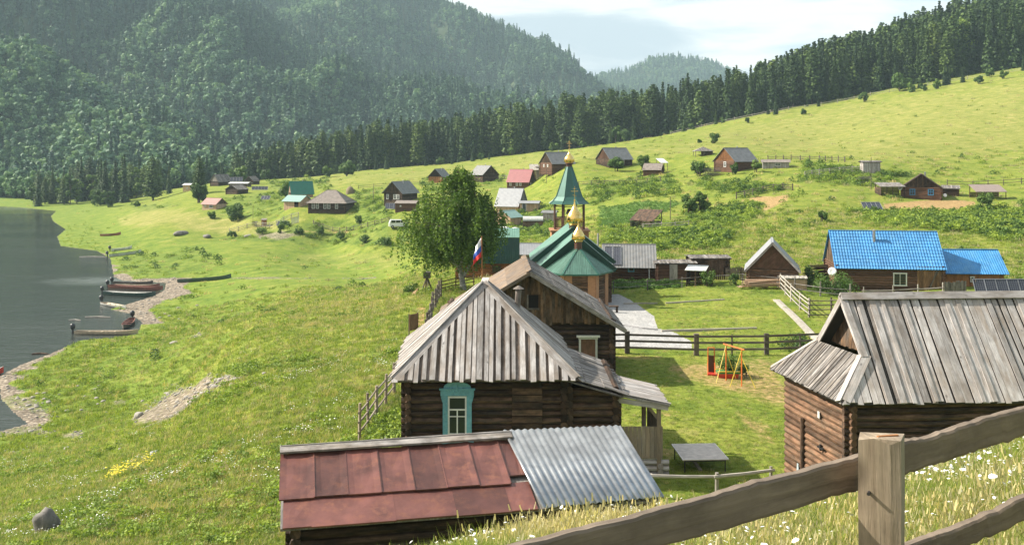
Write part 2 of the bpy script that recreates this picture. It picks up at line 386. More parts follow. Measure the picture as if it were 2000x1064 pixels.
PP = [(80, 1020, 34), (300, 885, 52), (240, 925, 46), (500, 900, 37), (650, 870, 39), (500, 780, 51), (600, 700, 63), (450, 740, 63), (400, 700, 78), (270, 810, 72), (370, 760, 75), (200, 830, 76), (100, 805, 88), (200, 700, 112), (350, 650, 122), (600, 600, 105), (600, 560, 150), (700, 620, 80), (780, 600, 80), (750, 547, 160), (760, 567, 120), (820, 580, 82), (705, 860, 38), (770, 770, 46), (840, 640, 66), (865, 572, 85), (740, 690, 58), (700, 700, 58), (650, 760, 48),
      (500, 500, 205), (700, 490, 215), (300, 470, 245), (300, 600, 150), (150, 420, 370), (200, 450, 300), (400, 560, 168), (450, 470, 245), (640, 467, 240), (450, 462, 255), (800, 482, 208), (640, 440, 247), (640, 416, 255), (760, 447, 222), (500, 424, 265), (530, 440, 258), (410, 409, 290), (350, 400, 320), (270, 402, 380), (250, 412, 350), (180, 396, 450), (110, 392, 500),
      (360, 373, 400), (415, 360, 385), (452, 379, 330), (508, 374, 340), (592, 386, 290), (570, 407, 262), (775, 399, 250), (790, 412, 236), (600, 346, 480), (530, 350, 480), (480, 354, 450), (350, 367, 470), (750, 328, 470), (852, 357, 300), (955, 353, 290), (1018, 369, 260), (990, 413, 213), (985, 438, 195), (1045, 441, 190), (1000, 304, 470), (880, 330, 400), (1105, 321, 250), (1218, 323, 245), (1277, 342, 225), (1373, 302, 245), (1465, 330, 206), (1350, 415, 160), (1262, 442, 140), (1250, 382, 190), (1180, 350, 225),
      (1150, 287, 460), (1300, 264, 450), (1400, 241, 440), (1540, 213, 430), (1700, 181, 430), (1850, 156, 420), (2000, 131, 410), (2250, 95, 400), (1600, 280, 300), (1800, 250, 290), (2000, 230, 285), (2250, 200, 280), (1705, 337, 190), (1810, 390, 165), (1930, 389, 165), (2080, 380, 165), (1707, 412, 150), (1600, 430, 138), (1450, 470, 118), (1800, 445, 126), (1990, 520, 103), (1990, 480, 113), (1990, 430, 140), (2200, 440, 130), (2200, 560, 85),
      (1740, 568, 88), (1508, 551, 90), (1300, 553, 94), (1130, 600, 76), (1113, 565, 91), (950, 547, 94), (1400, 690, 57), (1430, 757, 48), (1365, 907, 35), (1600, 600, 76), (1000, 522, 106), (1150, 490, 117), (1050, 474, 134), (900, 447, 185), (1230, 640, 67), (1850, 600, 74), (2100, 600, 74), (1300, 510, 108), (1650, 510, 106), (900, 640, 65), (1000, 700, 56),
      (1700, 148, 540), (2000, 68, 520), (2300, 10, 510), (1540, 190, 540), (1150, 278, 600), (1350, 240, 560), (750, 325, 600), (450, 352, 600), (300, 360, 620), (-200, 400, 620), (100, 388, 600), (1000, 298, 620), (1600, 170, 620), (2000, 20, 620), (900, 308, 640), (1300, 250, 640)]
CP += [W(*p) for p in PP]
CP = np.array(CP, float)
UVp = lambda X, Y: (X / (Y + 12.) * 3.0, np.log(Y + 12.))
def tpsk(r2): return .5 * r2 * np.log(r2 + 1e-12)
cu, cv = UVp(CP[:, 0], CP[:, 1]); n_ = len(CP)
A = np.zeros((n_ + 3, n_ + 3)); A[:n_, :n_] = tpsk((cu[:, None] - cu) ** 2 + (cv[:, None] - cv) ** 2) + np.eye(n_) * 2e-4
A[:n_, n_] = 1; A[:n_, n_ + 1] = cu; A[:n_, n_ + 2] = cv; A[n_:, :n_] = A[:n_, n_:].T
# the spline runs on height below the lens as a slope, so near and far ground weigh the same
qv = (CP[:, 2] - CZ) / (CP[:, 1] + 12.)
TW = np.linalg.solve(A, np.concatenate([qv, [0, 0, 0]]))
def tps(X, Y):
    u, v = UVp(X, Y); sh = u.shape; u = u.ravel(); v = v.ravel(); out = np.empty(len(u))
    for i in range(0, len(u), 40000):
        a = u[i:i + 40000]; b_ = v[i:i + 40000]
        K = tpsk((a[:, None] - cu) ** 2 + (b_[:, None] - cv) ** 2)
        out[i:i + 40000] = K @ TW[:n_] + TW[n_] + TW[n_ + 1] * a + TW[n_ + 2] * b_
    return CZ + out.reshape(sh) * (Y + 12.)
# river outline: shoreline read off the photo, projected on the water level
SH = [(-700, 1000), (-60, 860), (8, 840), (55, 827), (28, 806), (2, 778), (-2, 735), (40, 712), (100, 690), (160, 664), (225, 660), (268, 652), (278, 630), (255, 612), (215, 604), (262, 590), (300, 578), (322, 566), (325, 552), (240, 548), (222, 540), (216, 505), (190, 490), (118, 480), (112, 462), (128, 448), (104, 432), (100, 422), (110, 412), (40, 405), (-40, 401), (-400, 392)]
SHW = np.array([((x - 1000) * CZ / (y - HOR), F * CZ / (y - HOR)) for x, y in SH])
RIV = np.vstack([SHW, [(-900, 640), (-900, 20)]])
def pip(X, Y, P):
    ins = np.zeros(X.shape, bool); n = len(P)
    for i in range(n):
        x0, y0 = P[i]; x1, y1 = P[(i + 1) % n]
        if y0 == y1: continue
        c = ((y0 > Y) != (y1 > Y)) & (X < (x1 - x0) * (Y - y0) / (y1 - y0) + x0); ins ^= c
    return ins
def pdist(X, Y, P, closed=False):
    d = np.full(X.shape, 1e18); n = len(P)
    for i in range(n if closed else n - 1):
        ax, ay = P[i]; bx, by = P[(i + 1) % n]; dx, dy = bx - ax, by - ay; l = dx * dx + dy * dy + 1e-12
        t = np.clip(((X - ax) * dx + (Y - ay) * dy) / l, 0, 1)
        d = np.minimum(d, (X - ax - t * dx) ** 2 + (Y - ay - t * dy) ** 2)
    return np.sqrt(d)
def height(X, Y, rough=True):
    X = np.asarray(X, float); Y = np.asarray(Y, float)
    z = tps(X, Y); z = np.maximum(z, 1.0)
    d = pdist(X, Y, SHW); ins = pip(X, Y, RIV); sd = np.where(ins, -d, d)
    far = ss(350, 520, Y)
    k = ss(0, 26 , sd)
    shore = np.where(sd > 0, .02 + .055 * sd, -.02 + .05 * sd); shore = np.maximum(shore, -3)
    z = shore * (1 - k) + z * k
    if rough:
        a = ss(2, 30, sd) * ss(10, 60, Y)
        flat = ss(30, 40, Y) * (1 - ss(98, 112, Y)) * ss(-6, 0, X)     # the village terrace is fairly even
        z = z + a * (1 - .8 * flat) * (fbm(X, Y, 14, 4, 3) * .28 + fbm(X, Y, 50, 3, 5) * .5 * ss(100, 250, Y))
        z = z + fbm(X, Y, 1.3, 3, 9) * .045 * ss(-2, 6, sd)
    return z
def H(x, y): return float(height(np.array([x]), np.array([y]))[0])
def at(px, D, dz=0):
    x = (px - 1000) * D / F; return (x, D, H(x, D) + dz)
def ground_at(px, py, lo=4., hi=600., near=False):
    """where the line of sight through a pixel meets the ground"""
    D = np.exp(np.linspace(math.log(lo), math.log(hi), 700)); X = (px - 1000) * D / F
    z = height(X, D, False); ray = CZ - (py - HOR) * D / F; i = np.argmax(z > ray)
    return (float(X[i]), float(D[i]), H(X[i], D[i]))
# ------------------------------------------------------------------ what grows and lies where (read off the photo, stored on the ground)
def px_of(X, Y, Z): return 1000 + X * F / np.maximum(Y, .5), HOR + (CZ - Z) * F / np.maximum(Y, .5)
# polygons: (channel, value, Dmin, Dmax, softness in photo px, points)
POLY = [
 ('path', 1, 50, 90, 3, [(1150, 574), (1208, 574), (1243, 592), (1279, 618), (1286, 640), (1318, 648), (1347, 664), (1352, 681), (1180, 681)]),
 ('gravel', .72, 50, 130, 14, [(255, 815), (330, 760), (372, 738), (465, 726), (480, 740), (440, 760), (400, 775), (370, 805), (330, 820), (265, 830)]),
 ('gravel', .5, 50, 130, 8, [(475, 745), (560, 733), (600, 728), (602, 738), (520, 752), (470, 758)]),
 ('gravel', .6, 60, 130, 10, [(-20, 775), (60, 770), (120, 815), (90, 830), (130, 840), (100, 856), (-20, 850)]),
 ('gravel', 1, 140, 220, 6, [(225, 545), (340, 542), (390, 546), (360, 560), (380, 572), (330, 585), (295, 605), (330, 640), (270, 655), (250, 610)]),
 ('gravel', .6, 150, 240, 3, [(450, 541), (735, 541), (735, 544), (450, 545)]),
 ('gravel', .55, 100, 160, 8, [(370, 652), (410, 648), (400, 656), (370, 658)]),
 ('soil', .62, 38, 57, 20, [(1300, 700), (1400, 692), (1530, 700), (1545, 790), (1500, 790), (1440, 770), (1360, 740), (1300, 730)]),
 ('soil', .6, 38, 52, 18, [(1420, 795), (1460, 800), (1520, 850), (1530, 890), (1490, 870), (1440, 830)]),
 ('soil', .75, 38, 52, 8, [(1285, 800), (1330, 800), (1310, 815), (1290, 815)]),
 ('soil', .6, 50, 57, 6, [(1180, 690), (1300, 692), (1290, 705), (1190, 702)]),
 ('soil', .6, 32, 60, 16, [(1500, 700), (1600, 690), (1560, 780), (1540, 780)]),
 ('soil', 1, 148, 170, 4, [(1725, 398), (1800, 393), (1905, 392), (1905, 404), (1850, 412), (1725, 411)]),
 ('soil', .9, 140, 185, 5, [(1478, 384), (1548, 378), (1540, 388), (1500, 412), (1480, 414), (1500, 396), (1450, 394)]),
 ('soil', .7, 55, 68, 6, [(1290, 603), (1380, 608), (1350, 616), (1300, 614)]),
 ('crop', 1, 130, 210, 5, [(1170, 405), (1240, 392), (1340, 395), (1310, 410), (1225, 440), (1170, 455)]),
 ('crop', .8, 84, 97, 3, [(1195, 546), (1330, 549), (1335, 563), (1195, 566)]),
 ('weed', .8, 100, 200, 14, [(1180, 450), (1330, 440), (1440, 452), (1420, 480), (1300, 492), (1180, 480)]),
 ('weed', .9, 100, 230, 12, [(1145, 350), (1330, 345), (1330, 380), (1200, 392), (1150, 400)]),
 ('weed', .9, 130, 210, 8, [(1330, 352), (1480, 350), (1545, 375), (1440, 385), (1370, 372)]),
 ('weed', .9, 120, 165, 10, [(1330, 410), (1440, 395), (1500, 405), (1445, 440), (1345, 438)]),
 ('weed', 1, 105, 160, 12, [(1640, 410), (1760, 414), (2000, 400), (2060, 400), (2060, 470), (1960, 470), (1800, 450), (1700, 425)]),
 ('weed', .8, 140, 230, 8, [(1570, 315), (1700, 330), (1860, 340), (1700, 362), (1560, 355)]),
 ('weed', .9, 105, 210, 10, [(1010, 395), (1075, 380), (1085, 455), (1015, 470), (960, 470)]),
 ('weed', .8, 200, 300, 8, [(510, 448), (640, 430), (760, 432), (770, 480), (640, 476), (500, 466)]),
 ('weed', .9, 215, 330, 6, [(680, 385), (745, 380), (765, 430), (700, 440)]),
 ('weed', .7, 230, 330, 6, [(520, 372), (560, 370), (560, 430), (420, 425), (440, 410)]),
 ('weed', .8, 35, 45, 8, [(735, 810), (800, 800), (800, 860), (720, 870)]),
 ('weed', .6, 42, 58, 12, [(700, 660), (780, 660), (770, 690), (700, 690)]),
 ('weed', .6, 60, 110, 12, [(450, 720), (620, 700), (560, 730), (420, 760)]),
 ('weed', .8, 60, 90, 12, [(1340, 545), (1500, 545), (1660, 545), (1640, 580), (1480, 580), (1350, 560)]),
 ('weed', .5, 150, 230, 5, [(230, 505), (330, 470), (430, 500), (430, 520), (310, 540), (240, 536)]),
 ('dry', .9, 6, 17, 20, [(640, 1000), (1100, 975), (1450, 940), (1500, 985), (1300, 1040), (1000, 1064), (640, 1064)]),
 ('dry', .55, 250, 480, 15, [(560, 350), (900, 320), (1150, 290), (1300, 280), (1600, 240), (1600, 300), (1350, 300), (1200, 312), (900, 350), (600, 372)]),
 ('dry', .6, 180, 430, 25, [(1350, 260), (1560, 215), (1760, 180), (2000, 150), (2060, 300), (1700, 320), (1500, 300)]),
 ('dry', .5, 100, 125, 10, [(1190, 485), (1640, 480), (1640, 500), (1190, 500)]),
 ('dry', .5, 75, 110, 20, [(600, 560), (780, 555), (820, 590), (760, 640), (600, 690), (560, 620)]),
 ('dry', .4, 30, 60, 25, [(250, 900), (520, 860), (540, 1000), (200, 1064)]),
 ('dry', .4, 160, 240, 12, [(600, 495), (780, 490), (780, 520), (560, 515)]),
]
POLY += [('dry', .85, 220, 420, 10, [(230, 430), (300, 398), (380, 415), (520, 432), (600, 448), (500, 462), (330, 440), (250, 445)]), ('dry', .6, 200, 320, 8, [(520, 440), (760, 452), (770, 470), (560, 466)]),
 ('gravel', .62, 220, 330, 5, [(497, 455), (560, 452), (590, 460), (560, 468), (505, 466)]), ('gravel', .55, 220, 330, 4, [(395, 459), (420, 458), (420, 464), (396, 465)]), ('weed', .7, 300, 430, 5, [(255, 402), (330, 395), (350, 402), (300, 412), (262, 414)]),
 ('gravel', .62, 50, 100, 10, [(120, 838), (170, 830), (180, 850), (150, 868), (110, 860)]), ('gravel', .5, 45, 90, 8, [(0, 880), (60, 868), (80, 876), (10, 895)]), ('gravel', .5, 50, 90, 8, [(215, 862), (262, 866), (260, 876), (220, 872)]), ('gravel', .55, 60, 110, 8, [(200, 780), (250, 775), (245, 790), (205, 795)]),
 ('weed', .75, 45, 70, 14, [(330, 900), (380, 880), (350, 905)]), ('weed', .6, 55, 90, 14, [(380, 800), (480, 750), (520, 770), (420, 830)]), ('weed', .5, 80, 110, 14, [(500, 660), (600, 650), (590, 690), (500, 700)]), ('dry', .7, 30, 60, 30, [(300, 960), (430, 880), (520, 900), (380, 1000)])]
POLY += [('weed', .7, 235, 300, 8, [(690, 372), (745, 370), (745, 400), (700, 410)]), ('weed', .8, 215, 270, 8, [(685, 410), (770, 405), (770, 440), (690, 432)]), ('weed', .7, 240, 320, 6, [(430, 385), (560, 372), (560, 400), (440, 412)]), ('weed', .6, 250, 420, 6, [(520, 352), (640, 345), (650, 372), (530, 372)]),
 ('weed', .6, 230, 330, 6, [(820, 345), (990, 340), (985, 368), (830, 380)]), ('weed', .7, 180, 215, 6, [(1010, 380), (1075, 375), (1080, 420), (1030, 420)]), ('weed', .5, 170, 200, 10, [(1550, 395), (1620, 390), (1610, 420), (1550, 425)]),
 ('soil', .75, 52, 80, 6, [(815, 590), (834, 598), (830, 642), (810, 640)]), ('soil', .5, 60, 80, 5, [(842, 560), (860, 560), (850, 590), (838, 588)]), ('soil', .55, 33, 40, 6, [(1285, 870), (1330, 865), (1320, 900), (1288, 900)])]
POLY += [('weed', 1, 205, 280, 4, [(430, 464), (520, 462), (640, 466), (770, 472), (772, 482), (640, 477), (500, 472), (430, 470)]), ('soil', .6, 215, 300, 4, [(585, 448), (700, 452), (690, 458), (590, 455)])]
CH = ('gravel', 'path', 'soil', 'dry', 'weed', 'crop')
def masks(X, Y, Z):
    px, py = px_of(X, Y, Z); M = {c: np.zeros(X.shape) for c in CH}
    wob = fbm(X, Y, 4.0, 3, 21)
    for c, v, d0, d1, sf, P in POLY:
        P = np.array(P, float); sel = (Y > d0) & (Y < d1) & (px > P[:, 0].min() - 30) & (px < P[:, 0].max() + 30) & (py > P[:, 1].min() - 25) & (py < P[:, 1].max() + 25)
        if not sel.any(): continue
        a, b_ = px[sel], py[sel]; d = pdist(a, b_, P, True); d = np.where(pip(a, b_, P), d, -d)
        M[c][sel] = np.maximum(M[c][sel], v * ss(-.6, 1.0, d / sf + wob[sel] * .8))
    d = pdist(X, Y, SHW); ins = pip(X, Y, RIV); sd = np.where(ins, -d, d)
    sh = (1 - ss(.0, 1.5, sd + (wob * 2.0 + fbm(X, Y, 13, 2, 22) * 2.6) * (Y < 240))); sh = np.where(Y > 240, 1 - ss(-.5, .6, sd), sh)
    M['gravel'] = np.maximum(M['gravel'], sh)
    return M, sd

def make_ground():
    nv, nu = 820, 980
    v = np.linspace(math.log(3.0), math.log(655.), nv); u = np.linspace(-.82, .82, nu)
    Y = np.exp(v)[:, None] - 12 + np.zeros((1, nu)); X = (Y + 12) * u[None, :]
    Z = height(X.ravel(), Y.ravel()); Xr, Yr = X.ravel(), Y.ravel()
    M, sd = masks(Xr, Yr, Z)
    idx = np.arange(nv * nu).reshape(nv, nu)
    Fq = np.stack([idx[:-1, :-1], idx[:-1, 1:], idx[1:, 1:], idx[1:, :-1]], -1).reshape(-1, 4)
    o = np_mesh('ground', np.stack([Xr, Yr, Z], 1), Fq, None, 'ground'); o.data.shade_smooth()
    for nm, ch in (('m1', ('gravel', 'path', 'soil')), ('m2', ('dry', 'weed', 'crop'))):
        a = o.data.color_attributes.new(nm, 'FLOAT_COLOR', 'POINT')
        c = np.ones((len(Xr), 4), np.float32)
        for k in range(3): c[:, k] = M[ch[k]]
        a.data.foreach_set('color', c.ravel())
    return tag(o, kind='structure')
m, nt, b = newmat('ground'); MT['ground'] = m
P = N(nt, 'ShaderNodeNewGeometry').outputs['Position']
a1 = N(nt, 'ShaderNodeSeparateColor'); nt.links.new(attr(nt, 'm1').outputs['Color'], a1.inputs[0])
a2 = N(nt, 'ShaderNodeSeparateColor'); nt.links.new(attr(nt, 'm2').outputs['Color'], a2.inputs[0])
nb = noise(nt, P, .045, 5, .6); nm_ = noise(nt, P, .33, 6, .68); nf = noise(nt, P, 2.6, 6, .72); nff = noise(nt, P, 11, 4, .7)
green = ramp(nt, nm_, [(.28, (.078, .132, .018)), (.44, (.150, .200, .028)), (.60, (.22, .245, .044)), (.74, (.32, .295, .095))])
lush = ramp(nt, nm_, [(.3, (.085, .15, .022)), (.52, (.155, .215, .03)), (.72, (.25, .26, .06))])
sz = N(nt, 'ShaderNodeSeparateXYZ'); nt.links.new(P, sz.inputs[0])
low_ = ramp(nt, math_(nt, 'ADD', math_(nt, 'MULTIPLY', sz.outputs[2], .1), math_(nt, 'MULTIPLY', nb, .35)), [(.36, (1, 1, 1)), (.60, (0, 0, 0))])
gcol = mixc(nt, low_, green, lush)
dry = ramp(nt, nm_, [(.3, (.17, .20, .04)), (.55, (.27, .26, .08)), (.75, (.40, .34, .15))])
gcol = mixc(nt, a2.outputs[0], gcol, dry)
weed = ramp(nt, nm_, [(.33, (.055, .10, .016)), (.50, (.115, .17, .026)), (.70, (.20, .24, .05))])
gcol = mixc(nt, a2.outputs[1], gcol, weed)
wv = N(nt, 'ShaderNodeTexWave', wave_type='BANDS', bands_direction='DIAGONAL'); wv.inputs['Scale'].default_value = .55; wv.inputs['Distortion'].default_value = 1.5
nt.links.new(P, wv.inputs[0])
crop = ramp(nt, wv.outputs['Fac'], [(.2, (.085, .11, .035)), (.6, (.10, .20, .035))])
gcol = mixc(nt, a2.outputs[2], gcol, crop)
gcol = mixc(nt, 1.0, gcol, ramp(nt, nf, [(.32, (.58, .60, .55)), (.5, (1, 1, 1)), (.68, (1.32, 1.25, 1.2))]), 'MULTIPLY')
soil = ramp(nt, nf, [(.3, (.19, .13, .06)), (.5, (.36, .23, .11)), (.7, (.46, .33, .17))])
sm = ramp(nt, math_(nt, 'ADD', a1.outputs[2], math_(nt, 'MULTIPLY', math_(nt, 'SUBTRACT', nf, .5), 1.6)), [(.30, (0, 0, 0)), (.75, (.9, .9, .9))])
gcol = mixc(nt, sm, gcol, soil)
vo = N(nt, 'ShaderNodeTexVoronoi', feature='F1'); vo.inputs['Scale'].default_value = 2.4; nt.links.new(P, vo.inputs['Vector'])
st = mixc(nt, 1.0, ramp(nt, vo.outputs['Distance'], [(.1, (.46, .41, .35)), (.55, (.17, .145, .12))]), ramp(nt, nm_, [(.3, (.7, .68, .62)), (.7, (1.25, 1.2, 1.12))]), 'MULTIPLY')
gm = ramp(nt, math_(nt, 'ADD', a1.outputs[0], math_(nt, 'MULTIPLY', math_(nt, 'SUBTRACT', nf, .5), 1.3)), [(.38, (0, 0, 0)), (.70, (1, 1, 1))])
gcol = mixc(nt, gm, gcol, st)
vp = N(nt, 'ShaderNodeTexVoronoi', feature='F1'); vp.inputs['Scale'].default_value = 9; nt.links.new(P, vp.inputs['Vector'])
pathc = mixc(nt, 1.0, mixc(nt, 1.0, ramp(nt, vp.outputs['Distance'], [(.1, (.55, .54, .53)), (.6, (.36, .355, .35))]), ramp(nt, nf, [(.3, (.8, .8, .8)), (.7, (1.1, 1.1, 1.1))]), 'MULTIPLY'), ramp(nt, nm_, [(.3, (.85, .85, .84)), (.7, (1.05, 1.05, 1.05))]), 'MULTIPLY')
pm = ramp(nt, math_(nt, 'ADD', a1.outputs[1], math_(nt, 'MULTIPLY', math_(nt, 'SUBTRACT', nf, .5), .8)), [(.42, (0, 0, 0)), (.55, (1, 1, 1))])
gcol = mixc(nt, pm, gcol, pathc)
nt.links.new(gcol, b.inputs['Base Color']); b.inputs['Roughness'].default_value = .95; b.inputs['Specular IOR Level'].default_value = .12
bump(nt, b, math_(nt, 'ADD', math_(nt, 'MULTIPLY', nf, 1.0), math_(nt, 'MULTIPLY', nm_, 1.6)), .8, .22)
ground = make_ground()

# river
m, nt, b = newmat('water'); MT['water'] = m
P = N(nt, 'ShaderNodeNewGeometry').outputs['Position']
big = noise(nt, mapping(nt, P, (.012, .05, 1)), 1, 4, .6)
b.inputs['Base Color'].default_value = (.022, .042, .038, 1); b.inputs['Roughness'].default_value = .12; b.inputs['IOR'].default_value = 1.33
nt.links.new(ramp(nt, big, [(.42, (.02,) * 3), (.62, (.13,) * 3)]), b.inputs['Roughness'])
def riffle(cx, cy, rx, ry):
    v_ = mapping(nt, P, (1 / rx, 1 / ry, 0), (-cx / rx, -cy / ry, 0)); l = N(nt, 'ShaderNodeVectorMath', operation='LENGTH'); nt.links.new(v_, l.inputs[0]); return math_(nt, 'SUBTRACT', 1.15, l.outputs['Value'], True)
rf_ = math_(nt, 'MULTIPLY', math_(nt, 'MAXIMUM', riffle(-77, 188, 12, 7), riffle(-205, 438, 45, 16)), ramp(nt, noise(nt, mapping(nt, P, (.35, 1.5, 1)), 1.0, 6, .7), [(.36, (0, 0, 0)), (.56, (1, 1, 1))]))
nt.links.new(mixc(nt, rf_, mixc(nt, big, (.028, .036, .032), (.05, .056, .05)), (.20, .225, .225)), b.inputs['Base Color'])
r1 = noise(nt, mapping(nt, P, (.45, 1.3, 1)), 1.0, 5, .62)
r2 = noise(nt, mapping(nt, P, (.16, .5, 1)), 1, 3, .5)
bump(nt, b, math_(nt, 'ADD', r1, math_(nt, 'MULTIPLY', r2, 1.5)), .5, .12)
wb = MB()
wb.face([(-900, 15, 0), (60, 15, 0), (60, 640, 0), (-900, 640, 0)]); tag(wb.build('water', 'water'), kind='structure')

# wooded hills
def hill(name, crest, foot, Dc, Df, seed, amp, nx=240, ny=90, pw=1.0, xr=(-350, 1700)):
    """crest and foot lines are (px, py) read off the photo, each with its own distance"""
    cx, cy = np.array(crest, float).T; fx, fy = np.array(foot, float).T
    s = np.linspace(xr[0], xr[1], nx); t = np.linspace(0, 1.22, ny)
    Dcs = np.interp(s, *np.array(Dc, float).T); Dfs = np.interp(s, *np.array(Df, float).T)
    zc = CZ - (np.interp(s, cx, cy) - HOR) * Dcs / F; zf = CZ - (np.interp(s, fx, fy) - HOR) * Dfs / F
    S, T = np.meshgrid(s, t); D = Dfs + (Dcs - Dfs) * T
    up = np.minimum(T, 1) ** pw; Z = zf + (zc - zf) * up - np.maximum(T - 1, 0) * (zc - zf) * 1.6
    X = (S - 1000) * D / F
    env = np.sin(np.pi * np.clip(T, 0, 1)) ** .8
    ridge = 1 - np.abs(fbm(X, D * .35, 230, 3, seed)) * 2
    Z = Z + env * amp * ridge + env * amp * .25 * fbm(X, D, 60, 3, seed + 1)
    idx = np.arange(nx * ny).reshape(ny, nx)
    Fq = np.stack([idx[:-1, :-1], idx[:-1, 1:], idx[1:, 1:], idx[1:, :-1]], -1).reshape(-1, 4)
    V = np.stack([X.ravel(), D.ravel(), Z.ravel()], 1)
    o = np_mesh(name, V, Fq, None, 'forest_floor'); o.data.shade_smooth(); tag(o, kind='structure')
    return X, D, Z
m, nt, b = newmat('forest_floor'); P = N(nt, 'ShaderNodeNewGeometry').outputs['Position']
nt.links.new(ramp(nt, noise(nt, P, .05, 5, .6), [(.35, (.02, .035, .015)), (.65, (.06, .09, .03))]), b.inputs['Base Color']); b.inputs['Roughness'].default_value = 1; MT['forest_floor'] = m
HILLS = {}
HILLS['near'] = hill('hill', [(-350, -80), (-100, 40), (0, 98), (60, 122), (110, 165), (170, 190), (230, 230), (330, 275), (450, 318), (550, 340), (640, 356), (1700, 380)], [(-350, 392), (70, 389), (200, 378), (640, 360), (1700, 385)], [(-350, 1000), (0, 860), (640, 700)], [(-350, 560), (640, 640)], 31, 20, 150, 70, 1.0, (-350, 660))
HILLS['mid'] = hill('hill', [(-350, -230), (-100, -160), (200, -75), (430, 15), (560, 78), (640, 118), (720, 175), (800, 212), (900, 250), (1000, 285), (1120, 320), (1250, 340)], [(-350, 350), (500, 345), (1250, 345)], [(-350, 1420), (430, 1330), (1250, 1150)], [(-350, 820), (1250, 860)], 37, 48, 220, 110, .95, (-350, 1240))
HILLS['far'] = hill('hill', [(-350, -340), (0, -300), (300, -230), (600, -110), (750, -45), (850, 10), (920, 38), (1000, 80), (1060, 112), (1110, 150), (1150, 178), (1200, 215), (1280, 250), (1400, 300)], [(-350, 330), (1400, 330)], [(-350, 2050), (800, 1950), (1400, 1700)], [(-350, 1150), (1400, 1250)], 43, 62, 240, 110, .95, (-350, 1380))
HILLS['distant'] = hill('hill', [(900, 300), (1050, 215), (1130, 158), (1180, 148), (1230, 138), (1270, 121), (1310, 116), (1380, 127), (1420, 139), (1480, 166), (1560, 205), (1700, 250)], [(900, 330), (1700, 330)], [(900, 2600), (1700, 2600)], [(900, 1900), (1700, 1900)], 53, 30, 120, 60, 1.0, (900, 1700))

# ------------------------------------------------------------------ plants
def leaf_tris(C, size, rs, up=.3, aspect=1.0, n=None):
    """one small bent-free leaf-cluster face per centre"""
    m_ = len(C); d = rs.normal(size=(m_, 3)); d[:, 2] += up if n is None else 0
    if n is not None: d = d * .42 + n
    d /= np.linalg.norm(d, axis=1)[:, None]
    a = np.cross(d, rs.normal(size=(m_, 3))); a /= np.linalg.norm(a, axis=1)[:, None]; b_ = np.cross(d, a)
    s = (size * rs.uniform(.6, 1.35, m_))[:, None] if np.isscalar(size) else (size * rs.uniform(.6, 1.35, m_))[:, None]
    V = np.stack([C - a * s * .5, C + b_ * s * .42 * aspect, C + a * s * .5, C - b_ * s * .42 * aspect], 1).reshape(-1, 3)
    return V, np.arange(m_ * 4).reshape(-1, 4)
def conifer_mesh(name, h, r, seed, kind, mt, dens=1.0, leaf=None, linkit=True, parent=None):
    rs = np.random.RandomState(seed); C = []; Nn = []; rn = []; sz = []
    nw = int((34 if kind != 'cedar' else 28) * dens ** .5) + 3; base = {'spruce': .06, 'fir': .04, 'cedar': .10}[kind]
    lean = rs.uniform(-.5, .5, 2)
    for i in range(nw):
        t = base + (1 - base) * (i + rs.uniform(-.3, .3)) / nw; t = min(max(t, .03), .99)
        rr = {'spruce': r * (1 - t) ** .95 + .05, 'fir': r * .85 * (1 - t) ** .85 + .05, 'cedar': r * (max(0, 1 - t ** 2.3)) ** .62 * (1 if t > .25 else .75 + t) + .25}[kind]
        nb_ = int(rs.uniform(8, 12) * dens ** .5 * (.6 + .6 * rr / r)) + 2
        for k in range(nb_):
            az = rs.uniform(0, 2 * math.pi); ln = rr * rs.uniform(.62, 1.15); q = max(2, int(ln / (r) * 8 * dens ** .4) + 1); tone = rs.uniform(0, 1)
            for j in range(q):
                f = (j + .6) / q; droop = {'spruce': -.42, 'fir': -.28, 'cedar': .18}[kind] * ln * f * f
                C.append((math.cos(az) * ln * f + rs.normal() * .12, math.sin(az) * ln * f + rs.normal() * .12, t * h + droop + rs.normal() * .12))
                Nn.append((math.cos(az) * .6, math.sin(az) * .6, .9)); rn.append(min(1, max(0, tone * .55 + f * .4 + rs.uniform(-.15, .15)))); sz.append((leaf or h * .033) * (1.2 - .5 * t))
    C = np.array(C); V, Fq = leaf_tris(C, np.array(sz), rs, n=np.array(Nn), aspect=1.2)
    tip = np.array([[0, 0, h * 1.02], [.16, 0, h * .93], [-.08, .14, h * .93], [-.08, -.14, h * .93]]); k = len(V)
    V = np.vstack([V, tip]); Fq = np.vstack([Fq, [[k, k + 1, k + 2, k + 2], [k, k + 2, k + 3, k + 3], [k, k + 3, k + 1, k + 1]]]) if False else Fq
    V = V[:k]
    return np_mesh(name, V, Fq, rn, mt, parent, linkit)
def trunk_mb(h, r, seg=7, lean=(0, 0), top=.05):
    mb = MB(); mb.tube([(0, 0, -.4), (lean[0] * .3, lean[1] * .3, h * .35), (lean[0] * .7, lean[1] * .7, h * .7), (lean[0], lean[1], h)], [r * 1.2, r * .8, r * .45, r * top + .02], seg); return mb
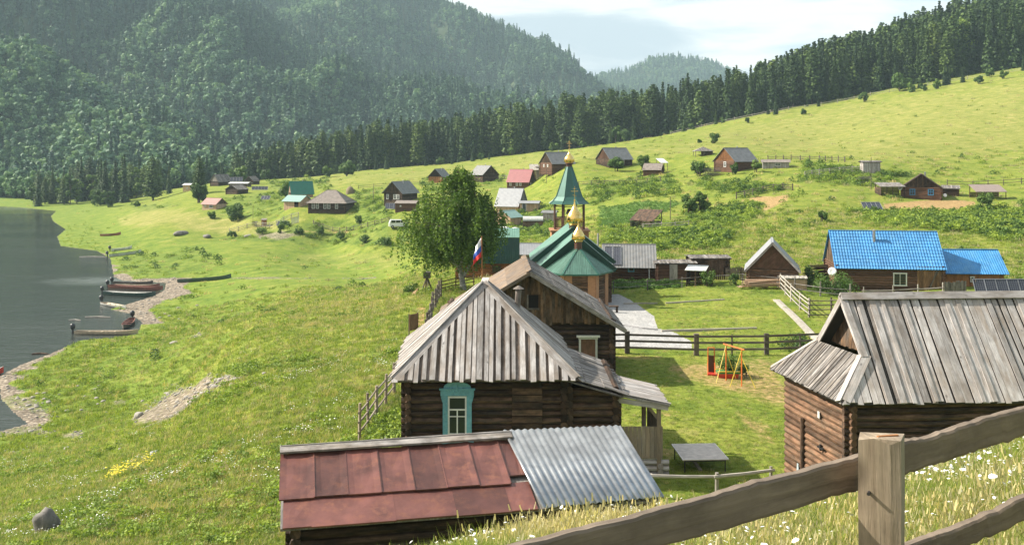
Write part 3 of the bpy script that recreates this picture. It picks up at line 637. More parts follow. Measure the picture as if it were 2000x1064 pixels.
def crown_pts(rs, h, cr, z0, lobes, n, squash=1.0, droop=0.0):
    """leaf centres spread over many uneven lobes, denser at their skins, gaps between"""
    L = []; k = 0
    while len(L) < lobes:
        p = rs.uniform(-1, 1, 3)
        if np.linalg.norm(p) < 1: L.append(p)
    L = np.array(L); cz = (h + z0) / 2; hz = (h - z0) / 2
    LC = np.stack([L[:, 0] * cr * .72, L[:, 1] * cr * .72, cz + L[:, 2] * hz * .78], 1); LR = cr * rs.uniform(.22, .45, lobes)
    w_ = rs.randint(0, lobes, n); d = rs.normal(size=(n, 3)); d /= np.linalg.norm(d, axis=1)[:, None]
    rad = LR[w_] * rs.uniform(.35, 1.08, n) ** .6
    C = LC[w_] + d * rad[:, None] * np.array([1, 1, squash]); C[:, 2] -= droop * rs.uniform(0, 1, n) ** 2 * cr
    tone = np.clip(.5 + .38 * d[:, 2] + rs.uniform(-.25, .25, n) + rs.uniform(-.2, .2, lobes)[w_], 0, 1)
    crown_pts.N = d + np.array([0, 0, .25]); return C, tone, LC
def broadleaf(name, label, cat, loc, h, cr, seed, n=2500, leaf=.35, z0=.12, mt='bush_leaf', bark='bark', lobes=26, droop=0., trunk_r=None, group=None, squash=1.0, stems=1):
    rs = np.random.RandomState(seed); t = thing(name, label, cat, loc, rs.uniform(0, 6), group)
    C, tone, LC = crown_pts(rs, h, cr, z0 * h, lobes, n, squash, droop)
    C[:, 2] = np.maximum(C[:, 2], .05)
    V, Fq = leaf_tris(C, leaf, rs, n=crown_pts.N); np_mesh('crown', V, Fq, tone, mt, t)
    mb = MB(); tr = trunk_r or h * .022
    for s_ in range(stems):
        a = s_ * 2.4; b0 = Vector((math.cos(a) * .25 * (stems > 1), math.sin(a) * .25 * (stems > 1), -.3)); mid = b0 + Vector((math.cos(a) * .2, math.sin(a) * .2, h * .35)); top = Vector((rs.uniform(-.1, .1) * cr, rs.uniform(-.1, .1) * cr, h * .86))
        mb.tube([b0, mid, top], [tr * 1.2, tr * .85, tr * .2], 7)
        for i in range(min(len(LC), 14)):
            q = LC[i]; f = min(.8, max(.18, q[2] / h - .15)); st = b0.lerp(mid, f / .4) if f < .4 else mid.lerp(top, (f - .4) / .6)
            mb.tube([st, st.lerp(Vector(q), .5) + Vector((0, 0, .06 * h * (1 if droop == 0 else 1.2))), q], [tr * .4, tr * .25, tr * .08], 5)
    mb.build('trunk', bark, t); return t

# forest belt: six trunks-and-crowns to copy
def conifer_proto(kind, h, r, seed, mt, dens=1.5):
    t = thing('conifer', 'x', 'conifer tree', (0, 0, 0)); conifer_mesh('crown', h, r, seed, kind, mt, dens, None, True, t)
    trunk_mb(h * .96, h * .014).build('trunk', 'bark', t); return t
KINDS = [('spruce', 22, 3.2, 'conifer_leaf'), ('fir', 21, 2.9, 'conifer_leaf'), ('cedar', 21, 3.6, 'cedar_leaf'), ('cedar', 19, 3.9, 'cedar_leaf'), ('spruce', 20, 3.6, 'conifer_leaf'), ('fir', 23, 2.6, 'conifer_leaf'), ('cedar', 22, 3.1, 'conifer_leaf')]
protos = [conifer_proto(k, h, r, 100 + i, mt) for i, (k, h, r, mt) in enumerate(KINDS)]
used = [False] * len(protos)
def place_conifer(k, x, y, z, s, label, group, sx=1.0, rz=None):
    o = protos[k] if not used[k] else copy_tree(protos[k]); used[k] = True
    o.location = (x, y, z); o.scale = (s * sx, s * sx, s); o.rotation_euler = (0, 0, random.uniform(0, 6.28) if rz is None else rz)
    tag(o, label, 'conifer tree', group); return o
BELT = np.array([(455, 470), (530, 482), (600, 480), (750, 470), (1000, 470), (1150, 460), (1250, 455), (1300, 450), (1400, 440), (1540, 430), (1700, 432), (1850, 422), (2000, 412), (2230, 400)], float)
TOPH = np.array([(455, 13), (530, 16), (600, 19), (750, 20.5), (1000, 22), (1150, 24), (1250, 22), (1400, 19.5), (1500, 19), (1600, 22), (1750, 22), (2200, 24)], float)
forest = []
for row in range(26):
    px = 460 + random.uniform(0, 10)
    while px < 2120:
        D0 = np.interp(px, BELT[:, 0], BELT[:, 1]); D = D0 + row * 6.5 + random.uniform(-3, 3) + (random.uniform(0, 10) if row == 0 else 0)
        h = np.interp(px, TOPH[:, 0], TOPH[:, 1]) * random.choice([random.uniform(.62, .9), random.uniform(.85, 1.1), random.uniform(.95, 1.22)]) * (1 if px < 1330 else 1.04)
        if row == 0 and random.random() < .22: h *= .6
        if not (D > 640 or (row > 7 and px < 1480)):
            forest.append((row, px, D, h))
        px += random.uniform(8.5, 19) * (1 if row < 2 else 1.1)
fx = np.array([((p - 1000) * D / F, D) for _, p, D, _ in forest]); fz = height(fx[:, 0], fx[:, 1])
order = sorted(range(len(forest)), key=lambda i: forest[i][0] * 6.5 - (forest[i][3] - 18) * .5)
sizes = [forest[i][3] / forest[i][2] * (1.0 if forest[i][0] < 3 else .3) for i in range(len(forest))]
order = sorted(range(len(forest)), key=lambda i: -sizes[i])
indiv = [i for i in order if -20 < forest[i][1] < 2040][:205]; iset = set(indiv)
for i in indiv:
    row, px, D, h = forest[i]
    k = random.choice([2, 3, 2, 0, 6, 1] if px < 1330 else [0, 1, 4, 5, 0, 2])
    place_conifer(k, fx[i, 0], fx[i, 1], fz[i] - .2, h / KINDS[k][1], 'dark green conifer in the dense belt of forest along the top of the meadow', 'conifers of the forest belt above the village')

for i in range(30):
    px = random.uniform(620, 2010); D = np.interp(px, BELT[:, 0], BELT[:, 1]) - random.uniform(4, 22); x = (px - 1000) * D / F; k = random.choice([0, 1, 4, 5]); hy = random.uniform(3, 9); place_conifer(k, x, D, H(x, D) - .2, hy / KINDS[k][1], 'young conifer standing just in front of the forest belt', 'young conifers in front of the forest belt', 1.15)
# instances for what cannot be counted
def scatter(name, pts, rot, scl, idx, sources, label, cat):
    me = bpy.data.meshes.new(name); me.vertices.add(len(pts)); me.vertices.foreach_set('co', np.asarray(pts, np.float32).ravel())
    for nm, tp, arr, fld in (('rot', 'FLOAT_VECTOR', rot, 'vector'), ('scl', 'FLOAT_VECTOR', scl, 'vector'), ('idx', 'INT', idx, 'value')):
        a = me.attributes.new(nm, tp, 'POINT'); a.data.foreach_set(fld, np.asarray(arr, np.int32 if tp == 'INT' else np.float32).ravel())
    o = link(bpy.data.objects.new(name, me)); tag(o, label, cat, None, 'stuff')
    cl = bpy.data.collections.new(name + '_kinds')
    for i, s in enumerate(sources): s.name = '%s_%02d' % (name, i); cl.objects.link(s)
    ng = bpy.data.node_groups.new(name, 'GeometryNodeTree')
    ng.interface.new_socket('Geometry', in_out='INPUT', socket_type='NodeSocketGeometry'); ng.interface.new_socket('Geometry', in_out='OUTPUT', socket_type='NodeSocketGeometry')
    gi = ng.nodes.new('NodeGroupInput'); go = ng.nodes.new('NodeGroupOutput'); ip = ng.nodes.new('GeometryNodeInstanceOnPoints'); ci = ng.nodes.new('GeometryNodeCollectionInfo')
    ci.inputs['Collection'].default_value = cl; ci.inputs['Separate Children'].default_value = True; ci.inputs['Reset Children'].default_value = True
    def na(nm, tp):
        n = ng.nodes.new('GeometryNodeInputNamedAttribute'); n.data_type = tp; n.inputs[0].default_value = nm
        return next(s for s in n.outputs if s.enabled and s.name == 'Attribute')
    L = ng.links.new; L(gi.outputs[0], ip.inputs['Points']); L(ci.outputs[0], ip.inputs['Instance']); ip.inputs['Pick Instance'].default_value = True
    L(na('idx', 'INT'), ip.inputs['Instance Index']); L(na('rot', 'FLOAT_VECTOR'), ip.inputs['Rotation']); L(na('scl', 'FLOAT_VECTOR'), ip.inputs['Scale'])
    L(ip.outputs[0], go.inputs[0]); md = o.modifiers.new('instances', 'NODES'); md.node_group = ng
    return o
def raw(name, V, Fq, rn, mt): return np_mesh(name, V, Fq, rn, mt, None, False)
def src_conifer(h, r, seed, kind, mt, dens, leaf): return conifer_mesh('k', h, r, seed, kind, mt, dens, leaf, False)
def src_broad(h, cr, seed, n, leaf, mt, z0=.1, lobes=14):
    rs = np.random.RandomState(seed); C, tone, _ = crown_pts(rs, h, cr, z0 * h, lobes, n); V, Fq = leaf_tris(C, leaf, rs, n=crown_pts.N); return raw('k', V, Fq, tone, mt)
rest = [i for i in range(len(forest)) if i not in iset]
kk = NR.randint(0, 7, len(rest)); hs = np.array([forest[i][3] for i in rest])
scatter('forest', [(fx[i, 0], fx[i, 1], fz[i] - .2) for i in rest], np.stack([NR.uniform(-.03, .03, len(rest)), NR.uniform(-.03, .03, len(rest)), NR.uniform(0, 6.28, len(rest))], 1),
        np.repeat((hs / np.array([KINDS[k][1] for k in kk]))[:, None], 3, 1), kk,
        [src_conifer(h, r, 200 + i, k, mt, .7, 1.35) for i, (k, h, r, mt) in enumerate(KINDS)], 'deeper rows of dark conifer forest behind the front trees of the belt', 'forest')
# woods on the hills
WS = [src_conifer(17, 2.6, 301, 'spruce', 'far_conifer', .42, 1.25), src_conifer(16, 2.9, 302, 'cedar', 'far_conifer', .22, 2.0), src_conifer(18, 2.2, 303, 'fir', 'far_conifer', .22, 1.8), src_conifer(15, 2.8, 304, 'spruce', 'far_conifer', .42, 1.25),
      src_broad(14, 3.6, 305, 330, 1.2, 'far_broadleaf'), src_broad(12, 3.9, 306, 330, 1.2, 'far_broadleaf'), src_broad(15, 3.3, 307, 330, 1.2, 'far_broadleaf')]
pts = []; rt = []; sc_ = []; ix = []
def grid_sample(G, n, rs, tmin=0, tmax=.9):
    X, Y, Z = G; ny, nx = X.shape
    cw = np.linalg.norm(np.stack([X[:-1, 1:] - X[:-1, :-1], Y[:-1, 1:] - Y[:-1, :-1]], -1), axis=-1) * np.abs(Y[1:, :-1] - Y[:-1, :-1])
    p = (cw / cw.sum()).ravel(); c = rs.choice(len(p), n, p=p); j, i = c // (nx - 1), c % (nx - 1); a, b_ = rs.rand(n), rs.rand(n)
    q = [(g[j, i] * (1 - a) + g[j, i + 1] * a) * (1 - b_) + (g[j + 1, i] * (1 - a) + g[j + 1, i + 1] * a) * b_ for g in G]
    return np.stack(q, 1)
for nm, n, s0, bl in (('near', 7500, 1.15, .6), ('mid', 16000, 1.2, .42), ('far', 26000, 1.15, .45), ('distant', 17000, 1.0, .4)):
    q = grid_sample(HILLS[nm], n, NR)
    pxx = 1000 + q[:, 0] * F / q[:, 1]; q = q[(pxx > -160) & (pxx < 1720)]
    patch = fbm(q[:, 0], q[:, 1], 75, 4, 77) * .5 + fbm(q[:, 0], q[:, 1], 260, 2, 78) * .35
    low = (q[:, 2] < 75) * .12
    br = NR.rand(len(q)) < np.clip(bl - .02 + patch + low, .06, .92)
    k = np.where(br, NR.randint(4, 7, len(q)), NR.randint(0, 4, len(q)))
    s = s0 * NR.uniform(.5, 1.4, len(q)) * (.9 + .25 * (fbm(q[:, 0], q[:, 1], 120, 2, 90) > 0))
    pts.append(q); ix.append(k); sc_.append(np.repeat(s[:, None], 3, 1)); rt.append(np.stack([NR.uniform(-.05, .05, len(q)), NR.uniform(-.05, .05, len(q)), NR.uniform(0, 6.28, len(q))], 1))
# broken woodland on the valley floor between the river, the village and the hill foot
q = np.stack([NR.uniform(-60, 660, 3800), NR.uniform(0, 1, 3800)], 1); D = np.interp(q[:, 0], [-60, 70, 300, 480, 660], [525, 500, 470, 490, 560]) + q[:, 1] * 160; X = (q[:, 0] - 1000) * D / F; Z = height(X, D); ok = (Z > .3) & (D < 645) & ~pip(X, D, RIV)
X, D, Z = X[ok], D[ok], Z[ok]; n_f = len(X); pts.append(np.stack([X, D, Z - .2], 1)); k = np.where(NR.rand(n_f) < .8, NR.randint(4, 7, n_f), NR.randint(0, 4, n_f)); ix.append(k); s = NR.uniform(.5, 1.15, n_f); sc_.append(np.repeat(s[:, None], 3, 1)); rt.append(np.stack([NR.uniform(-.05, .05, n_f), NR.uniform(-.05, .05, n_f), NR.uniform(0, 6.28, n_f)], 1))
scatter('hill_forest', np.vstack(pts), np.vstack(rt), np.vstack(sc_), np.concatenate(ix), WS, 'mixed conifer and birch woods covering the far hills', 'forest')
# ------------------------------------------------------------------ building helpers
def board_face(mb, poly, e0, e1, wr=(.14, .22), t=.03, lift=0., jag=0., gap=0., skip=0., rr=None, alt=0., drop=0.):
    """cover a flat polygon with boards at right angles to its edge e0-e1, each trimmed to the outline"""
    P = [Vector(p) for p in poly]; o = P[e0]; e = (P[e1] - o); L = e.length; e.normalize()
    nn = Vector((0, 0, 0))
    for k in range(1, len(P) - 1): nn += (P[k] - P[0]).cross(P[k + 1] - P[0])
    nn.normalize()
    if nn.z < -1e-4: nn = -nn
    g = nn.cross(e)
    cen = sum(P, Vector((0, 0, 0))) / len(P)
    if (cen - o).dot(g) < 0: g = -g
    Q = [((p - o).dot(e), (p - o).dot(g)) for p in P]; umin = min(q[0] for q in Q); umax = max(q[0] for q in Q)
    def vr(u):
        vs = []
        for i in range(len(Q)):
            (a, b_), (c, d) = Q[i], Q[(i + 1) % len(Q)]
            if (a - u) * (c - u) <= 0 and abs(a - c) > 1e-9: vs.append(b_ + (d - b_) * (u - a) / (c - a))
        return (min(vs), max(vs)) if len(vs) >= 2 else None
    u = umin + 1e-4; i = 0
    while u < umax - .02:
        w_ = min(random.uniform(*wr), umax - u - 1e-4)
        a, b_ = vr(u + .001), vr(u + w_ - .001)
        if a and b_ and random.random() >= skip:
            j = random.uniform(-jag, jag); l0 = lift + (alt if i % 2 else 0)
            m0, m1 = a[0] - j - drop, b_[0] - j - drop + random.uniform(-jag, jag) * .3; r = random.random() if rr is None else rr
            du0, du1 = random.uniform(-.012, .012), random.uniform(-.012, .012)
            C = []
            for (uu, vv) in ((u, m0), (u + w_, m1), (u + w_ + du1, b_[1]), (u + du0, a[1])): C.append(o + e * uu + g * vv)
            if (C[2] - C[1]).length + (C[3] - C[0]).length > .06:
                lo = [c + nn * l0 for c in C]; hi = [c + nn * (l0 + t) for c in C]
                mb.hexa([lo[0], lo[1], hi[1], hi[0], lo[3], lo[2], hi[2], hi[3]], r)
        u += w_ + (random.uniform(0, gap) * (2.4 if random.random() < .12 else 1) if gap else 0); i += 1
def slab(mb, p0, p1, p2, p3, th=.06, r=None):
    """p0,p1 along the top edge, p2,p3 along the eave below them"""
    p0, p1, p2, p3 = map(Vector, (p0, p1, p2, p3)); e = (p1 - p0).normalized(); n = (p1 - p0).cross(p3 - p0).normalized()
    if n.z < 0: n = -n
    g = e.cross(n); g = g if (p3 - p0).dot(g) > 0 else -g; r = random.random() if r is None else r
    T = [p + n * th for p in (p0, p1, p2, p3)]
    mb.face(T, [((p - T[0]).dot(e), (p - T[0]).dot(g)) for p in T], r)
    B = [p0, p1, p2, p3]; mb.face(B[::-1], None, r)
    for i in range(4):
        j = (i + 1) % 4; mb.face([B[i], B[j], T[j], T[i]], None, r)
def ribbed(mb, q, per=.18, amp=.02, course=0., step=.03, flat=False, r=None, lift=.0):
    """profiled sheet over a quad (ridge-left, ridge-right, eave-right, eave-left): real ribs, and steps when tiled"""
    p0, p1, p2, p3 = [Vector(p) for p in q]; n = (p1 - p0).cross(p3 - p0).normalized(); n = n if n.z > 0 else -n
    L = max((p1 - p0).length, (p2 - p3).length); D_ = (p3 - p0).length; nu = max(2, int(L / per)) * (4 if not flat else 4); nvv = 1 if not course else max(1, int(D_ / course))
    r = random.random() if r is None else r
    def h(u):
        x = u * nu / 4 % 1.0; return amp * (math.sin(2 * math.pi * x) if not flat else (1.0 if x > .3 else 0.0))
    for j in range(nvv):
        for i in range(nu):
            P = []
            for (a, b_, k) in ((i, j, 0), (i + 1, j, 0), (i + 1, j + 1, 1), (i, j + 1, 1)):
                u, v = a / nu, b_ / nvv; P.append(p0.lerp(p1, u).lerp(p3.lerp(p2, u), v) + n * (lift + h(u + 1e-6) + (step * k if course else 0)))
            L_ = [(i / nu * L, j / nvv * D_), ((i + 1) / nu * L, j / nvv * D_), ((i + 1) / nu * L, (j + 1) / nvv * D_), (i / nu * L, (j + 1) / nvv * D_)]
            mb.face(P, L_, r)
        if course:
            for i in range(nu):
                u, u2 = i / nu, (i + 1) / nu; v = (j + 1) / nvv; a = p0.lerp(p1, u).lerp(p3.lerp(p2, u), v); b_ = p0.lerp(p1, u2).lerp(p3.lerp(p2, u2), v)
                mb.face([a + n * (lift + h(u) + step), b_ + n * (lift + h(u2) + step), b_ + n * (lift + h(u2) - .005), a + n * (lift + h(u) - .005)], None, r)
def log_walls(mb, w_, d, z0, z1, dl=.24, ext=.22, seg=6, inset=.05, rect=None):
    x0, x1, y0, y1 = rect or (-w_ / 2, w_ / 2, -d / 2, d / 2); r_ = dl * .53; z = z0 + dl / 2; i = 0
    while z < z1 - dl * .3:
        for y in (y0, y1): mb.tube([(x0 - ext, y, z), (x1 + ext, y, z)], r_ * random.uniform(.94, 1.05), seg)
        zz = z + dl / 2
        if zz < z1:
            for x in (x0, x1): mb.tube([(x, y0 - ext, zz), (x, y1 + ext, zz)], r_ * random.uniform(.94, 1.05), seg)
        z += dl; i += 1
    mb.box(x0 + inset * .3 - .02, x1 + .02 - inset * .3, y0 - .02, y1 + .02, z0, z1 - .02, .12)
def window(root, o, rx, nv, w_, h, mt='white_paint', fw=.09, bars=(1, 1), glass='glass', proud=.10, name='window'):
    o = Vector(o); rx = Vector(rx).normalized(); nv = Vector(nv).normalized(); up = Vector((0, 0, 1)); o = o + nv * proud
    mb = MB()
    for s_ in (-1, 1):
        mb.board(o + rx * s_ * (w_ / 2 - fw / 2) - up * h / 2, o + rx * s_ * (w_ / 2 - fw / 2) + up * h / 2, fw, .06, nv)
        mb.board(o - rx * (w_ / 2 + .02) + up * s_ * (h / 2 - fw / 2 + .002) + nv * .004, o + rx * (w_ / 2 + .02) + up * s_ * (h / 2 - fw / 2 + .002) + nv * .004, fw, .06, nv)
    for k in range(bars[0]):
        x = -w_ / 2 + w_ * (k + 1) / (bars[0] + 1); mb.board(o + rx * x - up * h / 2, o + rx * x + up * h / 2, fw * .5, .03, nv)
    for k in range(bars[1]):
        z = -h / 2 + h * (k + 1) / (bars[1] + 1) + h * .08; mb.board(o - rx * w_ / 2 + up * z + nv * .003, o + rx * w_ / 2 + up * z + nv * .003, fw * .5, .03, nv)
    f = mb.build(name, mt, root)
    g = MB(); g.board(o - up * (h / 2 - fw * .7) - nv * .035, o + up * (h / 2 - fw * .7) - nv * .035, w_ - fw * 1.4, .012, nv); g.build('pane', glass, f); return f
def side_frame(side, w_, d):
    return {'f': (Vector((0, -d / 2, 0)), Vector((1, 0, 0)), Vector((0, -1, 0))), 'b': (Vector((0, d / 2, 0)), Vector((-1, 0, 0)), Vector((0, 1, 0))),
            'l': (Vector((-w_ / 2, 0, 0)), Vector((0, -1, 0)), Vector((-1, 0, 0))), 'r': (Vector((w_ / 2, 0, 0)), Vector((0, 1, 0)), Vector((1, 0, 0)))}[side]
def roof_parts(root, L, S, hw, rise, ov, ove, axis, style, mt, gmt, hip=None, gstyle='boards', verge=None, wr=(.16, .26)):
    """gable or hip roof, built with its ridge along x and turned when axis is 'y'"""
    T = (lambda x, y, z: Vector((x, y, z))) if axis == 'x' else (lambda x, y, z: Vector((-y, x, z)))
    k = rise / (S / 2); ze = hw - ov * k; zr = hw + rise; X = L / 2 + ove; Yh = S / 2 + ov; mb = MB()
    if hip is None:
        for s_ in (-1, 1):
            q = [T(-X, 0, zr), T(X, 0, zr), T(X, s_ * Yh, ze), T(-X, s_ * Yh, ze)]
            if style == 'sheet': slab(mb, *[p + Vector((0, 0, .03)) for p in q], th=.05)
            elif style in ('tiles', 'ribs'):
                slab(mb, *[p for p in q], th=.03)
                if style == 'tiles': ribbed(mb, q, .24, .024, .34, .03, lift=.075)
                else: ribbed(mb, q, .2, .018, lift=.06)
            else:
                slab(mb, *[p - Vector((0, 0, .03)) for p in q], th=.05, r=.1); board_face(mb, q, 3, 2, wr, .03, .05, .04, .01, 0, alt=.025)
        mb.board(T(-X, 0, zr + .07), T(X, 0, zr + .07), .22, .05)
    else:
        xr = hip / 2
        R_ = [T(-xr, 0, zr), T(xr, 0, zr)]; E = [T(-X, -Yh, ze), T(X, -Yh, ze), T(X, Yh, ze), T(-X, Yh, ze)]
        faces = [([E[0], E[1], R_[1], R_[0]], 0, 1), ([E[2], E[3], R_[0], R_[1]], 0, 1), ([E[1], E[2], R_[1]], 0, 1), ([E[3], E[0], R_[0]], 0, 1)]
        for q, a, b_ in faces:
            if style == 'sheet':
                n = (q[1] - q[0]).cross(q[2] - q[0]).normalized(); n = n if n.z > 0 else -n
                mb.prism([p + n * .05 for p in q], -n * .05)
            else:
                n = (q[1] - q[0]).cross(q[2] - q[0]).normalized(); n = n if n.z > 0 else -n
                mb.prism(q, -n * .05, .1); board_face(mb, q, a, b_, wr, .03, .01, .04, .01, 0, alt=.02)
        for a, b_ in ((E[0], R_[0]), (E[3], R_[0]), (E[1], R_[1]), (E[2], R_[1]), (R_[0], R_[1])):
            mb.board(a + Vector((0, 0, .07)), b_ + Vector((0, 0, .07)), .18, .04)
    rf = mb.build('roof', mt, root)
    if hip is None:
        gb = MB()
        show = (-1, 1)
        for s_ in (-1, 1):
            gb = MB(); x = s_ * (L / 2 + .02); q = [T(x, -S / 2, hw - .1), T(x, S / 2, hw - .1), T(x, S / 2, hw), T(x, 0, zr - .02), T(x, -S / 2, hw)]
            off = T(s_ * .05, 0, 0); gb.prism(q, off, .2)
            if gstyle == 'boards' and s_ in show: board_face(gb, [p + off for p in q] if s_ > 0 else [p + off for p in q], 0, 1, (.12, .18), .02, 0, .03, .012, 0)
            gb.build('gable', gmt, root)
        if verge:
            vb = MB()
            for s_ in (-1, 1):
                for t_ in (-1, 1): vb.board(T(s_ * (X + .02), 0, zr - .02), T(s_ * (X + .02), t_ * Yh, ze - .02), .18, .035, T(s_, 0, 0))
            vb.build('barge_boards', verge, root)
    return rf, ze, zr
def house(name, label, cat, px, D, w_, d, hw, rise, axis='x', yaw=0, wall='dark_logs', roof='grey_shingle', style='boards', gable='brown_boards', gstyle='boards', hip=None, ov=.45, ove=.35,
          wins=(), chimney=None, group=None, dl=.24, verge=None, boards=False, dz=0, door=None, px_is='front'):
    a = R(yaw); X = (px - 1000) * D / F; X += -math.sin(a) * d / 2; Y = D + math.cos(a) * d / 2 + abs(math.sin(a)) * w_ * .25
    z = min(H(X, D), H(X, Y)) + dz if False else H(X, D) + dz
    t = thing(name, label, cat, (X, Y, z), a, group); mb = MB()
    if boards:
        mb.box(-w_ / 2, w_ / 2, -d / 2, d / 2, -.9, hw, .3)
        for sd in 'flr':
            o, rx, nv = side_frame(sd, w_, d); L = w_ if sd == 'f' else d; u = -L / 2
            while u < L / 2 - .02:
                ww = min(random.uniform(.13, .2), L / 2 - u); c = o + rx * (u + ww / 2) + nv * .015
                mb.board(c + Vector((0, 0, -.7)), c + Vector((0, 0, hw - random.uniform(0, .03))), ww - .012, .03, nv); u += ww
        mb.build('wall', wall, t)
    else:
        log_walls(mb, w_, d, -.8, hw, dl); mb.build('wall', wall, t)
    L_, S_ = (w_, d) if axis == 'x' else (d, w_)
    rf, ze, zr = roof_parts(t, L_, S_, hw, rise, ov, ove, axis, style, roof, gable, hip, gstyle, verge)
    for wd in wins:
        side, pos, zc, ww, hh = wd[:5]; mt = wd[5] if len(wd) > 5 else 'white_paint'; o, rx, nv = side_frame(side, w_, d)
        window(t, o + rx * pos + Vector((0, 0, zc)), rx, nv, ww, hh, mt, bars=wd[6] if len(wd) > 6 else (1, 1), proud=.14)
    if door:
        side, pos, dw, dh, dm = door; o, rx, nv = side_frame(side, w_, d); mb = MB(); c = o + rx * pos + nv * .15
        for i in range(5): mb.board(c + rx * (-dw / 2 + dw * (i + .5) / 5), c + rx * (-dw / 2 + dw * (i + .5) / 5) + Vector((0, 0, dh)), dw / 5 - .01, .05, nv)
        mb.build('door', dm, t)
    if chimney is None and cat == 'house' and D > 150 and hip is None: chimney = (.6, .15, .25)
    if chimney:
        cx, cy, ch = chimney; mb = MB(); mb.lathe([(.13, -.9), (.13, ch), (.17, ch), (.17, ch + .05), (0, ch + .16)], 8, (cx, cy, zr)); mb.build('chimney', 'steel', rf)
    return t
BT = (.15, .10)
# ------------------------------------------------------------------ the village on the slope, left to right
house('hut', 'tiny white roofed hut at the far left end of the village', 'hut', 364, 398, 3.0, 4, 2.7, .5, 'x', -10, 'pink_wood', 'white_paint', 'sheet', 'pink_wood', boards=True, wins=[('f', .3, 1.4, .6, .7)])
house('barn', 'dark weathered barn with steep roof behind the dark round spruce', 'barn', 418, 378, 4.6, 6, 1.9, 2.4, 'y', -35, 'dark_logs', 'grey_shingle', gable='grey_boards')
house('barn', 'low dark log barn with shallow pale roof on the left of the village', 'barn', 452, 328, 5.0, 4.6, 1.7, 1.3, 'y', -28, 'dark_logs', 'grey_shingle', gable='dark_logs')
house('shed', 'long flat white roofed shed below the far solar panels', 'shed', 465, 368, 7.0, 4, 1.3, .4, 'x', -6, 'brown_boards', 'white_old', 'sheet', boards=True)
house('hut', 'small ridge roofed dark hut among the trees behind the long white roofed shed', 'hut', 486, 385, 3.5, 4, 1.6, 1.5, 'y', -20, 'dark_logs', 'slate_brown', 'sheet')
house('cottage', 'small pinkish timber cottage with two part grey and red roof nearest the river bank', 'cottage', 407, 289, 5.4, 4.2, 1.7, 1.5, 'x', -28, 'pink_wood', 'pink_metal', 'sheet', 'brown_boards', boards=True, wins=[('f', .9, 1.0, 1.5, 1.0), ('f', -1.4, 1.0, .5, .6)])
house('house', 'new pink timber house with steep dark green metal roof', 'house', 590, 290, 6.2, 4.6, 2.0, 3.2, 'x', 24, 'pink_wood', 'far_green_sheet', 'sheet', 'pink_wood', boards=True, wins=[('l', -1.0, 1.7, .5, .6, 'brown_drum'), ('l', 0, 1.7, .5, .6, 'brown_drum'), ('l', 1.0, 1.7, .5, .6, 'brown_drum')])
house('shed', 'low pink plank shed with pale mint roof beside the dark hip roofed house', 'shed', 569, 262, 5.4, 4.4, 1.7, 1.3, 'x', -28, 'pink_wood', 'mint_sheet', 'sheet', 'pink_wood', boards=True, ov=.5, ove=.5, door=('f', 1.6, 1.3, 1.6, 'void'))  # no real door: black boards paint the shade of the open front part
house('house', 'dark log house with wide brown hip roof and five white framed windows', 'house', 638, 254, 9.6, 7, 3.1, 2.7, 'x', -9, 'dark_logs', 'slate_brown', 'sheet', hip=2.3, ov=.7, ove=.7, wins=[('f', p, 1.9, .75, 1.4, 'white_paint') for p in (-3.6, -2.5, -.5, .55, 2.6)])
house('house', 'log house with plank gable and white windows left of the big birch', 'house', 768, 250, 5.2, 6.6, 2.9, 2.5, 'y', -27, 'dark_logs', 'slate_sheet', 'sheet', ov=.6, ove=.8, wins=[('f', -1.7, 1.6, .7, 1.2), ('f', .5, 1.6, .9, 1.2), ('f', 1.4, 1.6, .8, 1.2)])
house('hut', 'low reddish log hut with flat grey roof in front of the plank gabled house', 'hut', 792, 236, 4.6, 3.6, 1.9, .5, 'x', -8, 'red_logs', 'slate_brown', 'sheet', wins=[('f', -1.2, 1.2, .35, .3)])
house('house', 'house with open dark gable and orange plank wall half hidden by the birch top', 'house', 850, 300, 4.4, 6, 1.9, 2.2, 'y', -20, 'orange_wood', 'slate_sheet', 'sheet', 'dark_logs', boards=True)
house('house', 'dark log house with grey roof seen just right of the birch top', 'house', 958, 290, 5.4, 6.2, 2.3, 2.4, 'y', 38, 'dark_logs', 'slate_sheet', 'sheet', 'dark_logs')
house('house', 'log house with dusty red roof and small white windows', 'house', 1012, 258, 5.8, 4.8, 2.3, 2.9, 'x', -22, 'red_logs', 'purple_sheet', 'sheet', 'dark_logs', ov=.4, wins=[('f', p, 1.4, .55, .8) for p in (-2.1, -.3, .7)] + [('r', -1.2, 1.4, .5, .8)])
house('shed', 'pale plank shed with small dark opening joined to the red roofed house', 'shed', 1059, 262, 3.0, 3, 2.4, .3, 'x', 0, 'drift_wood', 'slate_brown', 'sheet', boards=True, wins=[('f', -.8, 1.8, .6, .4, 'void')])
house('shed', 'long low grey roofed shed to the right of the pale plank shed', 'shed', 1082, 258, 4.2, 3, 1.1, .9, 'x', 0, 'brown_boards', 'grey_shingle')
house('house', 'timber house under a large steep light grey metal roof right of the birch', 'house', 990, 212, 5.0, 5.4, 1.7, 3.4, 'x', -22, 'pink_wood', 'zinc_light', 'sheet', 'grey_shingle', boards=True, ov=.35)
house('porch', 'white posted lean-to porch beside the large light grey roof', 'porch', 1033, 210, 3.8, 2.6, 1.8, .35, 'x', -12, 'pink_wood', 'zinc_far', 'sheet', boards=True, wins=[('f', -1.0, .9, .9, 1.7, 'white_paint', (0, 0))])
house('shed', 'small plank shed with mint green roof peeping out under the birch crown', 'shed', 982, 194, 3.8, 3.4, 1.7, 1.1, 'y', -38, 'pink_wood', 'mint_sheet', 'sheet', 'pink_wood', boards=True)
